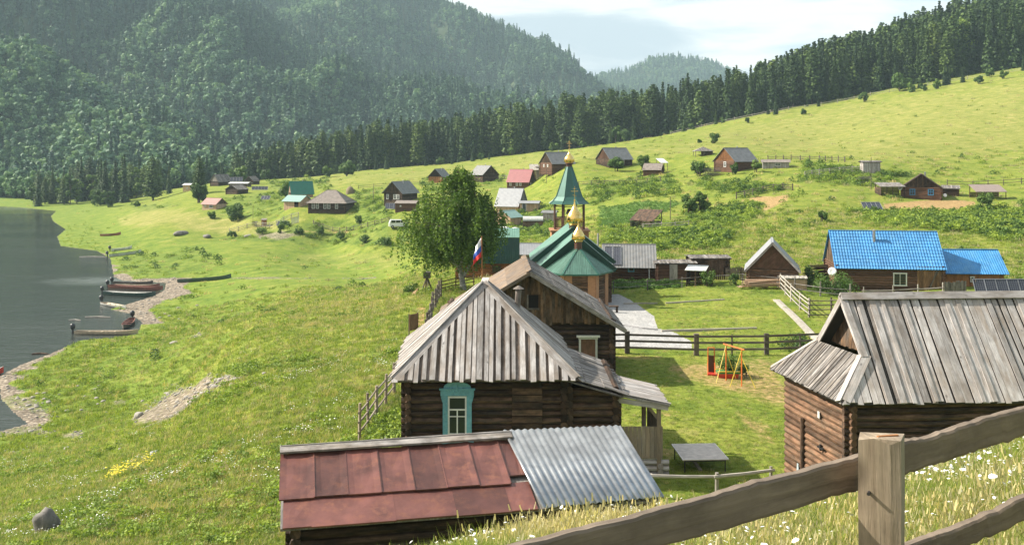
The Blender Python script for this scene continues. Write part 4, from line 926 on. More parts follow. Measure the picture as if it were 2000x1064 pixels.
house('house', 'brown log house with grey roof standing behind the church spire', 'house', 1100, 248, 6.4, 5.6, 2.3, 2.6, 'x', 30, 'red_logs', 'slate_sheet', 'sheet', 'brown_boards', ov=.5, wins=[('l', -.9, 1.5, .5, .7), ('l', .9, 1.5, .5, .7)])
house('house', 'log house with brown gable and grey roof to the right of the church spire', 'house', 1213, 244, 6.6, 5.4, 2.3, 2.5, 'x', 30, 'dark_logs', 'slate_sheet', 'sheet', 'red_logs', ov=.5, wins=[('f', .6, 1.3, .7, 1.2)])
house('hut', 'small reddish log hut with brown roof down the slope from the grey roofed houses', 'hut', 1274, 225, 3.7, 3.2, 1.4, 1.2, 'x', -20, 'red_logs', 'slate_brown', 'sheet', 'dark_logs')
house('house', 'log house with orange plank gable, grey roof and one white window high on the slope', 'house', 1458, 206, 6.2, 5.8, 2.3, 2.5, 'x', 32, 'red_logs', 'slate_sheet', 'sheet', 'orange_wood', ov=.5, wins=[('l', .2, 1.4, .7, 1.1), ('r', 0, 1.2, .5, .5, 'blue_paint')])
house('annex', 'low plank annex with long brown roof to the right of the orange gabled house', 'annex', 1516, 205, 5.2, 3, 1.3, .45, 'x', -12, 'grey_boards', 'slate_brown', 'sheet', boards=True, wins=[('f', .4, .8, 1.2, .6)])
house('hut', 'small dark flat roofed hut beside the cattle pen on the upper slope', 'hut', 1703, 189, 3.1, 2.6, 2.1, .2, 'x', -6, 'grey_boards', 'grey_shingle', boards=True, ov=.2)
house('house', 'brown log cabin with plank gable, two blue and white windows above the orange soil', 'house', 1802, 164, 5.9, 6.0, 2.1, 2.1, 'y', -22, 'red_logs', 'brown_roof', 'boards', 'brown_boards', ov=.45, ove=.5, chimney=None,
      wins=[('f', -1.35, 1.3, .85, 1.0, 'blue_paint'), ('f', 1.45, 1.3, .85, 1.0, 'blue_paint'), ('r', -1.6, 1.2, .6, .9, 'blue_paint')])
house('shed', 'low log shed built against the right side of the brown cabin', 'shed', 1858, 169, 2.2, 2.6, 1.4, .4, 'x', -20, 'red_logs', 'grey_shingle')
house('cottage', 'small log cottage with steep gable and pale metal roof by the picket fence', 'cottage', 1510, 88, 4.05, 4.8, 1.65, 2.15, 'y', -14, 'brown_logs', 'zinc_light', 'sheet', 'red_logs', 'logs', ov=.38, ove=.35, dl=.2, verge='grey_boards')
house('house', 'long log house with bright blue tiled roof and white window', 'house', 1740, 87, 8.9, 5.6, 2.35, 2.75, 'x', -8, 'red_logs', 'blue_tiles', 'tiles', 'brown_boards', ov=.35, ove=.25, dl=.22, chimney=(-.9, -.9, .1),
      wins=[('f', .85, 1.15, 1.15, 1.15, 'white_paint', (1, 0))])
house('annex', 'lower annex with plain bright blue metal roof right of the blue tiled house', 'annex', 1904, 88, 5.0, 4.6, 1.35, 1.65, 'x', -6, 'orange_wood', 'blue_sheet', 'ribs', 'orange_wood', boards=True, ov=.35, wins=[('f', -.2, .65, .35, .5, 'white_old', (0, 0))])
house('house', 'grey metal roofed log house with two solar panels right of the church', 'house', 1229, 96, 4.9, 4.4, 1.75, 1.5, 'x', -6, 'red_logs', 'slate_sheet', 'sheet', 'dark_logs', ov=.75, ove=.2, wins=[('f', .2, 1.1, .6, .5, 'turquoise', (0, 0))])
house('shed', 'long low brown slatted shed with a pale door behind the garden', 'shed', 1320, 95, 3.4, 3, 1.55, .15, 'x', 0, 'red_logs', 'grey_shingle', dl=.13, ov=.2, door=('f', -.25, .75, 1.5, 'drift_wood'))
house('shed', 'dark open fronted slatted shed right of the brown slatted shed', 'shed', 1388, 96, 3.3, 3, 1.6, .15, 'x', 0, 'dark_logs', 'grey_shingle', dl=.13, ov=.2)
house('coop', 'small plank coop with pale slanted lid in the garden corner', 'coop', 1551, 86, 2.1, 1.1, .95, .12, 'x', -6, 'pink_wood', 'drift_wood', ov=.1, ove=.1, boards=True)
# blue house: plank wall part and leaning poles
t = [o for o in bpy.data.objects if o.get('label', '').startswith('long log house with bright blue')][0]
mb = MB()
for i in range(11): mb.board((2.35 + i * .185, -2.98, -.3), (2.35 + i * .185, -2.98, 2.3), .175, .04, (0, -1, 0))
mb.build('plank_wall', 'brown_new', t)
mb = MB(); mb.board((3.0, -3.1, .1), (4.1, -3.05, 2.1), .08, .05, (0, -1, 0)); mb.board((3.2, -3.16, .1), (3.9, -3.1, 2.1), .08, .05, (0, -1, 0)); mb.build('leaning_poles', 'fence_wood', t)
def dish(root, o, n, r=.38):
    mb = MB(); prof = [(0, 0), (r * .5, .03), (r, .11)]; mb.lathe(prof, 14, (0, 0, 0)); me = mb.build('satellite_dish', 'white_paint', root, True)
    me.rotation_euler = Vector(n).to_track_quat('Z', 'Y').to_euler(); me.location = o; sd = me.modifiers.new('s', 'SOLIDIFY'); sd.thickness = .02
dish(t, (-4.9, -3.1, 1.75), (-.3, -1, .4))
t2 = [o for o in bpy.data.objects if o.get('label', '').startswith('brown log cabin')][0]
dish(t2, (-3.2, -3.3, 1.9), (-.2, -1, .4), .36); dish(t2, (3.6, -2.6, .8), (.3, -1, .4), .3)
# solar panels
def solar(label, px, D, n, pw, ph, tilt, yaw=0, dz=.3, loc=None, group=None, mt='solar'):
    X, Y, z = loc or at(px, D); t = thing('solar_panel', label, 'solar panel', (X, Y, z), R(yaw), group)
    c, s_ = math.cos(R(tilt)), math.sin(R(tilt)); fr = MB(); W_ = n * pw
    for i in range(n):
        mb = MB(); x0 = -W_ / 2 + i * pw; q = [(x0 + .03, 0, dz), (x0 + pw - .03, 0, dz), (x0 + pw - .03, ph * c, dz + ph * s_), (x0 + .03, ph * c, dz + ph * s_)]
        mb.prism([Vector(p) for p in q], (0, s_ * .03, -c * .03)); mb.build('panel', mt, t)
    for i in range(n + 1): x = -W_ / 2 + i * pw; fr.board((x, 0, dz + .01), (x, ph * c, dz + ph * s_ + .01), .05, .05, (0, -s_, c))
    for f in (0, 1): fr.board((-W_ / 2, ph * c * f, dz + ph * s_ * f + .01), (W_ / 2, ph * c * f, dz + ph * s_ * f + .01), .05, .06, (0, -s_, c))
    fr.build('frame', 'steel', t)
    lg = MB()
    for x in (-W_ / 2 + .2, W_ / 2 - .2):
        lg.tube([(x, .1, -.4), (x, .1, dz)], .03, 6); lg.tube([(x, ph * c - .1, -.4), (x, ph * c - .1, dz + ph * s_)], .03, 6)
    if loc is None: lg.build('legs', 'fence_wood', t)
    return t
solar('row of four tilted solar panels below the brown cabin', 1707, 151, 4, .73, 1.7, 38, 4, .25)
solar('row of tall solar panels behind the ridge of the big plank roof', 1975, 76, 6, .87, 1.5, 60, 0, .55)
solar('tilted solar panel pair on the grass left of the mint roofed shed', 517, 296, 3, .9, 1.7, 38, -8, .3)
solar('solar panel leaning in front of the plank gabled house', 764, 241, 3, 1.0, 1.9, 42, 0, .4)
solar('dark row of solar panels between the trees at the back of the village', 461, 380, 4, 1.2, 2.0, 60, 0, 1.2)
solar('solar panels standing by the fence in front of the mint roofed shed', 552, 250, 3, 1.0, 1.7, 40, 0, .3)
solar('low dark solar panels under heaped white sacks in the middle of the village', 507, 341, 5, 1.1, 1.3, 60, 0, .3)
# two panels lying on the roof of the grey metal roofed house
gh = [o for o in bpy.data.objects if o.get('label', '').startswith('grey metal roofed log house')][0]
mbp = MB(); k = 1.5 / 2.2
for i in range(2):
    x0 = -2.35 + i * .82
    for nm, sh in (('f', .0), ('p', .03)): pass
    q = [Vector((x0, -2.75, 1.75 - .55 * k + .12)), Vector((x0 + .76, -2.75, 1.75 - .55 * k + .12)), Vector((x0 + .76, -.5, 1.75 + 1.7 * k + .12)), Vector((x0, -.5, 1.75 + 1.7 * k + .12))]
    mb = MB(); mb.prism(q, (0, 0, .04)); p_ = mb.build('solar_panel', 'solar', gh)
    mb = MB()
    for a, b_ in ((0, 1), (1, 2), (2, 3), (3, 0)): mb.board(q[a] + Vector((0, 0, .05)), q[b_] + Vector((0, 0, .05)), .05, .05)
    mb.build('frame', 'steel', p_)
mb = MB()
for x in (-1.9, 1.9): mb.tube([(x, -2.85, -.3), (x, -2.85, 1.3)], .06, 6)
mb.build('porch_posts', 'white_old', gh)
# little things of the village
def leanto(name, label, cat, px, D, w_, d, h0, h1, yaw, mt_roof, mt_post, group=None, back=None, style='boards', walls=''):
    X, Y, z = at(px, D); t = thing(name, label, cat, (X, Y, z), R(yaw), group)
    mb = MB(); q = [Vector((-w_ / 2, -d / 2, h0)), Vector((w_ / 2, -d / 2, h0)), Vector((w_ / 2, d / 2, h1)), Vector((-w_ / 2, d / 2, h1))]
    if h0 > h1: slab(mb, q[0], q[1], q[2], q[3], .05)
    else: slab(mb, q[3], q[2], q[1], q[0], .05)
    mb.build('roof', mt_roof, t); mb = MB()
    for x in (-w_ / 2 + .15, 0, w_ / 2 - .15):
        mb.tube([(x, -d / 2 + .2, -.5), (x, -d / 2 + .2, h0)], .07, 6); mb.tube([(x, d / 2 - .2, -.5), (x, d / 2 - .2, h1)], .07, 6)
    mb.build('posts', mt_post, t); mb = MB()
    zz = min(h0, h1) - .1; i = 0
    for zl in np.arange(.1, zz, .2): mb.board((-w_ / 2 + .1, d / 2 - .12, zl), (w_ / 2 - .1, d / 2 - .12, zl), .17, .03, (0, -1, 0))
    if 'r' in walls:
        for zl in np.arange(.1, zz, .2): mb.board((w_ / 2 - .12, -d / 2 + .1, zl), (w_ / 2 - .12, d / 2 - .1, zl), .17, .03, (1, 0, 0))
    if 'l' in walls:
        for zl in np.arange(.1, zz, .2): mb.board((-w_ / 2 + .12, -d / 2 + .1, zl), (-w_ / 2 + .12, d / 2 - .1, zl), .17, .03, (1, 0, 0))
    if mb.v: mb.build('wall', mt_post, t)
    return t
leanto('shelter', 'open animal shelter with a long dark tilted roof in the weeds', 'shelter', 1262, 139, 3.6, 3.4, 1.1, 2.5, -32, 'dark_logs', 'fence_wood', walls='lr')
leanto('shelter', 'dark cluttered lean-to against the left side of the brown cabin', 'shelter', 1738, 166, 4.2, 3, 1.5, 2.1, 0, 'grey_shingle', 'dark_logs', walls='l')
leanto('shelter', 'open shelter on short posts under a brown corrugated roof right of the cabin', 'shelter', 1929, 165, 5.0, 3.2, 1.1, 2.2, -3, 'corr_brown', 'brown_boards')
leanto('shelter', 'small lean-to with white sheet roof in front of the dark slatted shed', 'shelter', 1361, 91, 1.9, 1.8, 1.35, 1.65, -20, 'white_old', 'dark_logs', walls='lr')
leanto('canopy', 'bright white sheet roof standing behind the small reddish hut', 'shelter', 1293, 230, 2.0, 2.2, 2.0, 3.0, 25, 'white_paint', 'fence_wood')
leanto('canopy', 'tilted pale plank platform on the slope left of the church spire', 'shelter', 1043, 262, 2.4, 2.5, 2.9, 4.4, 0, 'drift_wood', 'fence_wood')
g = thing('gazebo', 'small dark gazebo with low pyramid roof on the upper meadow', 'gazebo', at(1373, 246)); mb = MB()
for a, b_ in (((-2.4, -1.8), (2.4, -1.8)), ((2.4, -1.8), (2.4, 1.8)), ((2.4, 1.8), (-2.4, 1.8)), ((-2.4, 1.8), (-2.4, -1.8))): mb.prism([(a[0], a[1], 1.0), (b_[0], b_[1], 1.0), (0, 0, 2.1)], (0, 0, -.06))
mb.build('roof', 'grey_shingle', g); mb = MB()
for x in (-2.1, 0, 2.1):
    for y in (-1.5, 1.5): mb.tube([(x, y, -.5), (x, y, 1.1)], .07, 6)
mb.build('posts', 'fence_wood', g); mb = MB(); mb.box(-.2, 2.1, -1.2, 1.4, -.3, 1.0); mb.build('enclosure', 'dark_logs', g)
# greenhouse of film over a timber box
gr = thing('greenhouse', 'white film covered greenhouse on a brown timber base', 'greenhouse', at(1041, 189)); mb = MB()
for i in range(9): t0, t1 = math.pi * i / 9, math.pi * (i + 1) / 9; mb.face([(-1.9, -math.cos(t0) * 1.1, 1.5 + .8 * math.sin(t0)), (1.9, -math.cos(t0) * 1.1, 1.5 + .8 * math.sin(t0)), (1.9, -math.cos(t1) * 1.1, 1.5 + .8 * math.sin(t1)), (-1.9, -math.cos(t1) * 1.1, 1.5 + .8 * math.sin(t1))])
for x in (-1.9, 1.9): mb.face([(x, -math.cos(math.pi * i / 9) * 1.1, 1.5 + .8 * math.sin(math.pi * i / 9)) for i in range(10)])
mb.build('cover', 'plastic_film', gr); mb = MB()
for zl in np.arange(-.3, 1.5, .2): mb.board((-1.9, -1.1, zl), (1.9, -1.1, zl), .19, .05, (0, -1, 0)); mb.board((1.9, -1.1, zl), (1.9, 1.1, zl), .19, .05, (1, 0, 0)); mb.board((-1.9, -1.1, zl), (-1.9, 1.1, zl), .19, .05, (1, 0, 0)); mb.board((-1.9, 1.1, zl), (1.9, 1.1, zl), .19, .05, (0, 1, 0))
mb.build('base', 'brown_boards', gr)
house('shed', 'small grey plank shed at the right end of the white greenhouse', 'shed', 1072, 191, 2.3, 2.2, 1.9, .3, 'x', -14, 'grey_boards', 'slate_sheet', 'sheet', boards=True)
def car(label, px, D, yaw, mt='car_white'):
    X, Y, z = at(px, D); t = thing('parked_van', label, 'van', (X, Y, z), R(yaw))
    prof = [(-2.1, .35), (2.1, .35), (2.15, .8), (1.95, 1.05), (1.15, 1.15), (.6, 1.85), (-1.75, 1.9), (-2.1, 1.1)]
    mb = MB(); mb.prism([(x, -.85, zz) for x, zz in prof], (0, 1.7, 0)); b_ = mb.build('body', mt, t)
    bv = b_.modifiers.new('b', 'BEVEL'); bv.width = .06; bv.segments = 2
    for q in ([(-1.7, 1.2), (-.7, 1.2), (-.7, 1.75), (-1.6, 1.75)], [(-.6, 1.2), (.35, 1.2), (.35, 1.75), (-.6, 1.75)], [(.45, 1.2), (1.0, 1.2), (.58, 1.75), (.45, 1.75)]):
        mb = MB(); mb.prism([(x, -.865, zz) for x, zz in q], (0, -.012, 0)); mb.build('side_window', 'glass', t)
    mb = MB(); mb.prism([(1.20, -.72, 1.2), (1.20, .72, 1.2), (.70, .65, 1.8), (.70, -.65, 1.8)], (.02, 0, .02)); mb.build('windscreen', 'glass', t)
    for x in (-1.35, 1.35):
        for y in (-.82, .82):
            wg = MB(); wg.tube([(x, y - .1, .34), (x, y + .1, .34)], .34, 14); wh = wg.build('wheel', 'tyre', t); rg = MB(); rg.tube([(x, y - .12, .34), (x, y + .12, .34)], .18, 10); rg.build('rim', 'steel', wh)
    return t
car('white van parked at the left edge of the birch', 778, 222, 12)
hs = thing('haystack', 'round brown haystack behind the dark hip roofed house', 'haystack', at(684, 282)); mb = MB()
mb.lathe([(1.15, -.3), (1.25, .5), (1.1, 1.2), (.7, 1.8), (.25, 2.1), (0, 2.15)], 14); mb.build('hay', 'hay', hs, True); mb = MB(); mb.tube([(0, 0, 0), (0, 0, 2.6)], .05, 5); mb.build('pole', 'fence_wood', hs)
hut = thing('outhouse', 'small orange plank cabin by the fence left of the mint roofed shed', 'outhouse', at(516, 258)); mb = MB(); mb.box(-.55, .55, -.5, .5, -.2, 1.5)
for i in range(6): mb.board((-.5 + i * .2, -.53, -.2), (-.5 + i * .2, -.53, 1.5), .18, .03, (0, -1, 0))
mb.build('wall', 'orange_wood', hut); mb = MB(); slab(mb, (-.7, .65, 1.75), (.7, .65, 1.75), (.7, -.65, 1.45), (-.7, -.65, 1.45)); mb.build('roof', 'slate_brown', hut)
def pile(label, px, D, w_, d, h, n, mt, seed, name='plank_pile'):
    rs = random.Random(seed); t = thing(name, label, 'plank pile', at(px, D), 0); mb = MB()
    for i in range(n):
        z = h * i / n; a = rs.uniform(-.12, .12); y = rs.uniform(-d / 2, d / 2); x = rs.uniform(-.15, .15) * w_; L = w_ * rs.uniform(.35, .5)
        mb.board((x - L, y - a * L, z + rs.uniform(0, .1)), (x + L, y + a * L, z + rs.uniform(0, .25)), rs.uniform(.12, .22), .05)
    mb.build('planks', mt, t); return t
pile('heap of reddish planks on the grass in front of the small gabled cottage', 1479, 86.5, 3.0, 1.2, .7, 22, 'pink_wood', 5)
pile('grey collapsed boards on the slope left of the orange gabled house', 1392, 205, 3.6, 2.5, 1.6, 24, 'grey_shingle', 6)
pile('pile of grey timber in front of the flat roofed hut', 1688, 178, 3.0, 1.8, 1.0, 18, 'grey_shingle', 7)
pile('stack of dark firewood along the fence left of the blue tiled house', 1612, 92, 3.2, .8, 1.5, 30, 'dark_logs', 8)
pile('dark junk heap by the fence near the orange cabin', 498, 258, 1.6, 1.2, 1.1, 14, 'dark_logs', 9)
for px, D, lb in ((985, 181, 'larger'), (1006, 183, 'smaller')):
    t = thing('tarp', '%s white tarpaulin heap on the grass below the mint roofed shed' % lb, 'tarpaulin', at(px, D)); mb = MB()
    s_ = 1.5 if lb == 'larger' else 1.1; mb.lathe([(1.0 * s_, -.1), (.85 * s_, .4 * s_), (.5 * s_, .7 * s_), (0, .8 * s_)], 7); mb.build('cover', 'plastic_film', t)
# poles
def pole(label, px, D, h, mt='fence_wood', r=.09, cross=False, name='pole'):
    t = thing(name, label, 'pole', at(px, D)); mb = MB(); mb.tube([(0, 0, -.5), (.05, 0, h)], [r, r * .7], 7); mb.build('post', mt, t)
    if cross: mb = MB(); mb.board((-.5, 0, h - .35), (.5, 0, h - .35), .08, .08); mb.build('crossarm', mt, t)
pole('thin wooden pole on the grass left of the plank gabled house', 729, 262, 4.0); pole('thin wooden pole below the small reddish hut', 1309, 150, 3.6, r=.07)
pole('tall thin wooden pole in front of the cattle pen hut', 1701, 170, 5.6, r=.06); pole('thin wooden pole in the yard left of the church spire', 1067, 240, 4.6, r=.07)
pole('slim pole standing beside the pinkish cottage near the river bank', 494, 262, 4.2, r=.06); pole('grey metal pipe rising behind the green church roof', 1167, 104, 3.6, 'concrete', .13, name='pipe')
# ------------------------------------------------------------------ the near buildings, measured one by one (world metres, z given below the lens)
class WB(MB):
    """mesh builder in world coordinates whose object hangs under a thing at org"""
    def __init__(s, root): super().__init__(); s.root = root
    def done(s, name, mt, parent=None, smooth=False):
        o = s.root.location; s.v = [(x - o.x, y - o.y, z - o.z) for x, y, z in s.v]; return s.build(name, mt, parent or s.root, smooth)
def V(x, y, z): return Vector((x, y, CZ + z))
def flat_face(mb, q, th=.05, r=.1):
    n = (q[1] - q[0]).cross(q[2] - q[0]).normalized(); n = n if n.z >= 0 else -n; mb.prism([p - n * .001 for p in q], -n * th, r)

# --- front log house with the hipped plank roof
fh = thing('house', 'dark log house with grey plank pyramid roof and one carved turquoise window frame', 'house', (-.9, 36.8, H(-.9, 34) - .2))
gz = -10.95
mb = WB(fh); log_walls(mb, 0, 0, CZ + gz - .3, CZ - 7.42, .235, .24, 8, rect=(-3.5, 1.75, 33.65, 39.6)); mb.done('wall', 'dark_logs')
mb = WB(fh); log_walls(mb, 0, 0, CZ + gz - .3, CZ - 7.9, .235, .2, 8, rect=(1.95, 3.5, 33.72, 37.8)); mb.done('annex_wall', 'dark_logs')
mb = WB(fh)   # the paler boarded-up doorway bay
for i in range(11): mb.board(V(.0, 33.50, -7.75 - i * .24), V(1.02, 33.50, -7.75 - i * .24), .20, .04, (0, -1, 0))
mb.done('patched_logs', 'dark_logs')
A_, B_ = V(-1.0, 36.0, -4.74), V(-.97, 37.3, -4.74); E1, E2, E3, E4 = V(-3.98, 33.0, -7.56), V(2.22, 33.0, -7.52), V(2.05, 40.3, -7.5), V(-4.28, 40.3, -7.5)
mb = WB(fh)
for q in ([E1, E2, A_], [E2, E3, B_, A_], [E3, E4, B_], [E4, E1, A_, B_]): flat_face(mb, q)
random.seed(12)
board_face(mb, [E1, E2, A_], 0, 1, (.15, .24), .028, .004, .03, .012)
for q, a, b_ in (([E2, E3, B_, A_], 0, 1), ([E4, E1, A_, B_], 0, 1), ([E3, E4, B_], 0, 1)):
    board_face(mb, q, a, b_, (.14, .22), .03, .004, .10, .01)
rf = mb.done('roof', 'under_boards')
mb = WB(fh)
for q, a, b_ in (([E2, E3, B_, A_], 0, 1), ([E4, E1, A_, B_], 0, 1)): board_face(mb, q, a, b_, (.10, .18), .03, .036, .14, .12, drop=.03)
mb.done('side_boards', 'grey_boards', rf)
mb = WB(fh); board_face(mb, [E1, E2, A_], 0, 1, (.12, .20), .045, .034, .07, .17, drop=.03); mb.done('roof_boards', 'grey_boards', rf)
mb = WB(fh); up = Vector((0, 0, .085))
n1 = (E2 - E1).cross(A_ - E1).normalized()
for a, b_ in ((E1, A_), (E2, A_)):
    s_ = 1 if a is E1 else -1; off = Vector((s_ * .17, 0, 0)); mb.board(a + up + off * .6, b_ + up + off * .2, .27, .035, n1); n2 = Vector((-s_ * .62, .1, .78)); mb.board(a + up - off * .5 + Vector((0, .1, .0)), b_ + up - off * .5, .25, .035, n2)
mb.board(A_ + up, B_ + up, .26, .04); mb.done('ridge_boards', 'grey_boards', rf)
mb = WB(fh)
q = [V(1.78, 33.05, -7.5), V(3.72, 33.1, -8.08), V(3.55, 38.3, -8.05), V(1.9, 38.3, -7.42)]; flat_face(mb, q)
for k in range(3):
    f0, f1 = k / 3, (k + 1) / 3 + .06
    qq = [q[0].lerp(q[1], f0), q[0].lerp(q[1], f1), q[3].lerp(q[2], f1), q[3].lerp(q[2], f0)]; board_face(mb, [p + Vector((0, 0, .03 * k)) for p in qq], 1, 2, (.10, .2), .03, .01 + .02 * (2 - k), .1, .01)
mb.done('annex_roof', 'grey_shingle')
# porch on the right
mb = WB(fh); q = [V(3.55, 33.55, -8.10), V(5.35, 33.7, -8.5), V(5.25, 36.6, -8.5), V(3.5, 36.6, -8.08)]; flat_face(mb, q, .07); board_face(mb, q, 1, 2, (.12, .2), .03, .01, .06, .012)
mb.board(V(3.5, 33.6, -8.3), V(5.3, 33.75, -8.62), .16, .06, (0, -1, 0)); mb.done('porch_roof', 'grey_boards')
mb = WB(fh)
for x, y in ((5.0, 33.9), (4.62, 34.9), (5.0, 36.3), (3.75, 36.3)): mb.box(x - .07, x + .07, y - .07, y + .07, CZ - 10.8, CZ - 8.45, None, 'z')
mb.board(V(4.95, 33.95, -9.0), V(4.6, 33.95, -8.55), .1, .06, (0, -1, 0)); mb.done('porch_posts', 'new_grey')
mb = WB(fh); x = 3.68
while x < 5.0: mb.board(V(x + .07, 33.86, -10.35), V(x + .07, 33.86, -9.27), .135, .03, (0, -1, 0)); x += .145
y = 33.95
while y < 36.2: mb.board(V(5.08, y, -10.35), V(5.08, y, -9.27), .135, .03, (1, 0, 0)); y += .145
mb.done('porch_rail', 'new_grey')
mb = WB(fh); mb.box(3.6, 5.1, 33.9, 36.4, CZ - 10.42, CZ - 10.34); 
for i in range(3):
    for yy in (33.95, 36.2): mb.tube([V(3.6, yy, -10.52 - i * .2), V(5.35, yy, -10.52 - i * .2)], .1, 8)
    mb.tube([V(5.05, 33.8, -10.62 - i * .2), V(5.05, 36.4, -10.62 - i * .2)], .1, 8)
mb.done('porch_floor', 'grey_boards')
# carved window
wx, wz = -1.84, -8.78; o = fh.location
wf = bpy.data.objects.new('window', None); wf = None
mb = WB(fh)
for s_ in (-1, 1): mb.box(wx + s_ * .40 - .085, wx + s_ * .40 + .085, 33.40, 33.49, CZ - 9.65, CZ - 8.12, None, 'z')
mb.box(wx - .56, wx + .56, 33.38, 33.49, CZ - 8.12, CZ - 7.93); mb.box(wx - .60, wx + .60, 33.35, 33.49, CZ - 7.93, CZ - 7.87); mb.box(wx - .55, wx + .55, 33.37, 33.49, CZ - 9.75, CZ - 9.65)
arc = [(wx - .46, -7.87)] + [(wx + .46 * math.cos(t), -7.87 + .21 * math.sin(t) ** .8) for t in np.linspace(math.pi, 0, 13)[1:-1]] + [(wx + .46, -7.87)]
mb.prism([V(a, 33.40, b_) for a, b_ in arc], (0, .07, 0))
for s_ in (-1, 1):
    mb.tube([V(wx + s_ * .05, 33.385, -8.05), V(wx + s_ * .18, 33.385, -7.86), V(wx + s_ * .36, 33.385, -7.90)], [.02, .03, .015], 6)
    mb.prism([V(wx + s_ * .56, 33.42, -8.12), V(wx + s_ * .50, 33.42, -8.36), V(wx + s_ * .42, 33.42, -8.12)], (0, .05, 0))
mb.tube([V(wx, 33.38, -7.95), V(wx, 33.38, -7.76)], [.05, .02], 6)
wf = mb.done('window', 'turquoise')
mb = WB(fh)
for s_ in (-1, 1): mb.box(wx + s_ * .29 - .03, wx + s_ * .29 + .03, 33.43, 33.50, CZ - 9.62, CZ - 8.15, None, 'z')
mb.box(wx - .32, wx + .32, 33.425, 33.50, CZ - 8.20, CZ - 8.14); mb.box(wx - .32, wx + .32, 33.435, 33.50, CZ - 8.62, CZ - 8.57); mb.box(wx - .3, wx + .3, 33.437, 33.50, CZ - 8.84, CZ - 8.81); mb.box(wx - .3, wx + .3, 33.437, 33.50, CZ - 9.42, CZ - 9.39)
mb.box(wx - .02, wx + .02, 33.44, 33.50, CZ - 9.62, CZ - 8.62, None, 'z'); mb.done('sash', 'white_paint', wf)
mb = WB(fh); mb.box(wx - .28, wx + .28, 33.46, 33.475, CZ - 9.62, CZ - 8.15, None, 'z'); mb.done('pane', 'glass', wf)
mb = WB(fh); mb.tube([V(.17, 37.6, -6.2), V(.25, 37.6, -5.15)], .12, 10); mb.lathe([(.22, 0), (.02, .12)], 10, (.25, 37.6, CZ - 5.1)); mb.done('chimney', 'rust_pipe', rf)

# --- flag
fl = thing('flag', 'small white, blue and red flag on a thin pole behind the pyramid roof', 'flag', (-1.13, 38.0, CZ - 5.4)); mb = WB(fl); mb.tube([V(-1.13, 38, -5.2), V(-1.16, 38, -3.15)], .025, 6); mb.done('pole', 'orange_wood')
def flag_pt(u, v):   # u down the hoist, v across: the cloth hangs limp and twisted
    return V(-1.17 - v * (.22 + .12 * u) + .02 * math.sin(u * 9), 38 + .10 * math.sin(v * 7 + u * 3), -3.2 - u * .72 - v * (.35) )
for nm, u0, u1, mt in (('white_stripe', 0, .42, 'flag_white'), ('blue_stripe', .42, .72, 'flag_blue'), ('red_stripe', .72, 1.0, 'flag_red')):
    mb = WB(fl)
    for i in range(4):
        for j in range(6):
            a, b_ = u0 + (u1 - u0) * i / 4, u0 + (u1 - u0) * (i + 1) / 4; c, d = j / 6, (j + 1) / 6; mb.face([flag_pt(a, c), flag_pt(b_, c), flag_pt(b_, d), flag_pt(a, d)])
    f_ = mb.done(nm, mt, None, True); sd = f_.modifiers.new('s', 'SOLIDIFY'); sd.thickness = .006

# --- second house with the plank gable
h2 = thing('house', 'old log house with brown plank gable, black attic opening and worn shingle roof', 'house', (.7, 53, H(.7, 53)))
mb = WB(h2); log_walls(mb, 0, 0, CZ - 11.8, CZ - 8.2, .25, .22, 8, rect=(-3.4, 4.95, 49.7, 56.2)); mb.done('wall', 'dark_logs')
ap, bp = V(.88, 48.9, -5.88), V(.68, 56.4, -5.88); er, ebr = V(5.62, 48.9, -8.72), V(5.5, 56.4, -8.72); el, ebl = V(-3.86, 48.9, -8.72), V(-3.98, 56.4, -8.72)
mb = WB(h2)
for q in ([ap, bp, ebr, er], [bp, ap, el, ebl]): flat_face(mb, q, .08)
board_face(mb, [er, ebr, bp, ap], 0, 1, (.16, .26), .03, .01, .06, .01)
for k in range(9):
    f0 = k / 9; f1 = f0 + .18; qq = [er.lerp(ap, f0), ebr.lerp(bp, f0), ebr.lerp(bp, min(1, f1)), er.lerp(ap, min(1, f1))]; board_face(mb, qq, 0, 1, (.12, .22), .02, .045 + .012 * (k % 2), .05, .01, skip=.25)
mb.board(er + Vector((-.02, -.03, .0)), ap + Vector((0, -.03, 0)), .2, .05, (0, -1, 0)); rr_ = mb.done('roof', 'grey_shingle')
mb = WB(h2)
for k in range(5):
    f0, f1 = k / 5, (k + 1) / 5 + .03; q = [ap.lerp(el, f0), bp.lerp(ebl, f0), bp.lerp(ebl, min(1, f1)), ap.lerp(el, min(1, f1))]
    n = (q[1] - q[0]).cross(q[2] - q[0]).normalized(); n = n if n.z > 0 else -n; mb.prism([q[0] + n * (.05 - .006 * k), q[1] + n * (.05 - .006 * k), q[2] + n * .07, q[3] + n * .07], -n * .05)
mb.board(ap + Vector((-.05, 0, .1)), bp + Vector((-.05, 0, .1)), .3, .05, (-.5, 0, .86)); mb.board(ap + Vector((.0, -.04, 0)), el + Vector((0, -.04, 0)), .16, .04, (0, -1, 0)); mb.done('left_roof_slope', 'tan_roof')
mb = WB(h2); gq = [V(-3.3, 49.45, -8.35), V(4.9, 49.45, -8.35), V(.86, 49.45, -5.95)]
mb.prism([gq[0], gq[1], gq[2]], (0, .06, 0), .1)
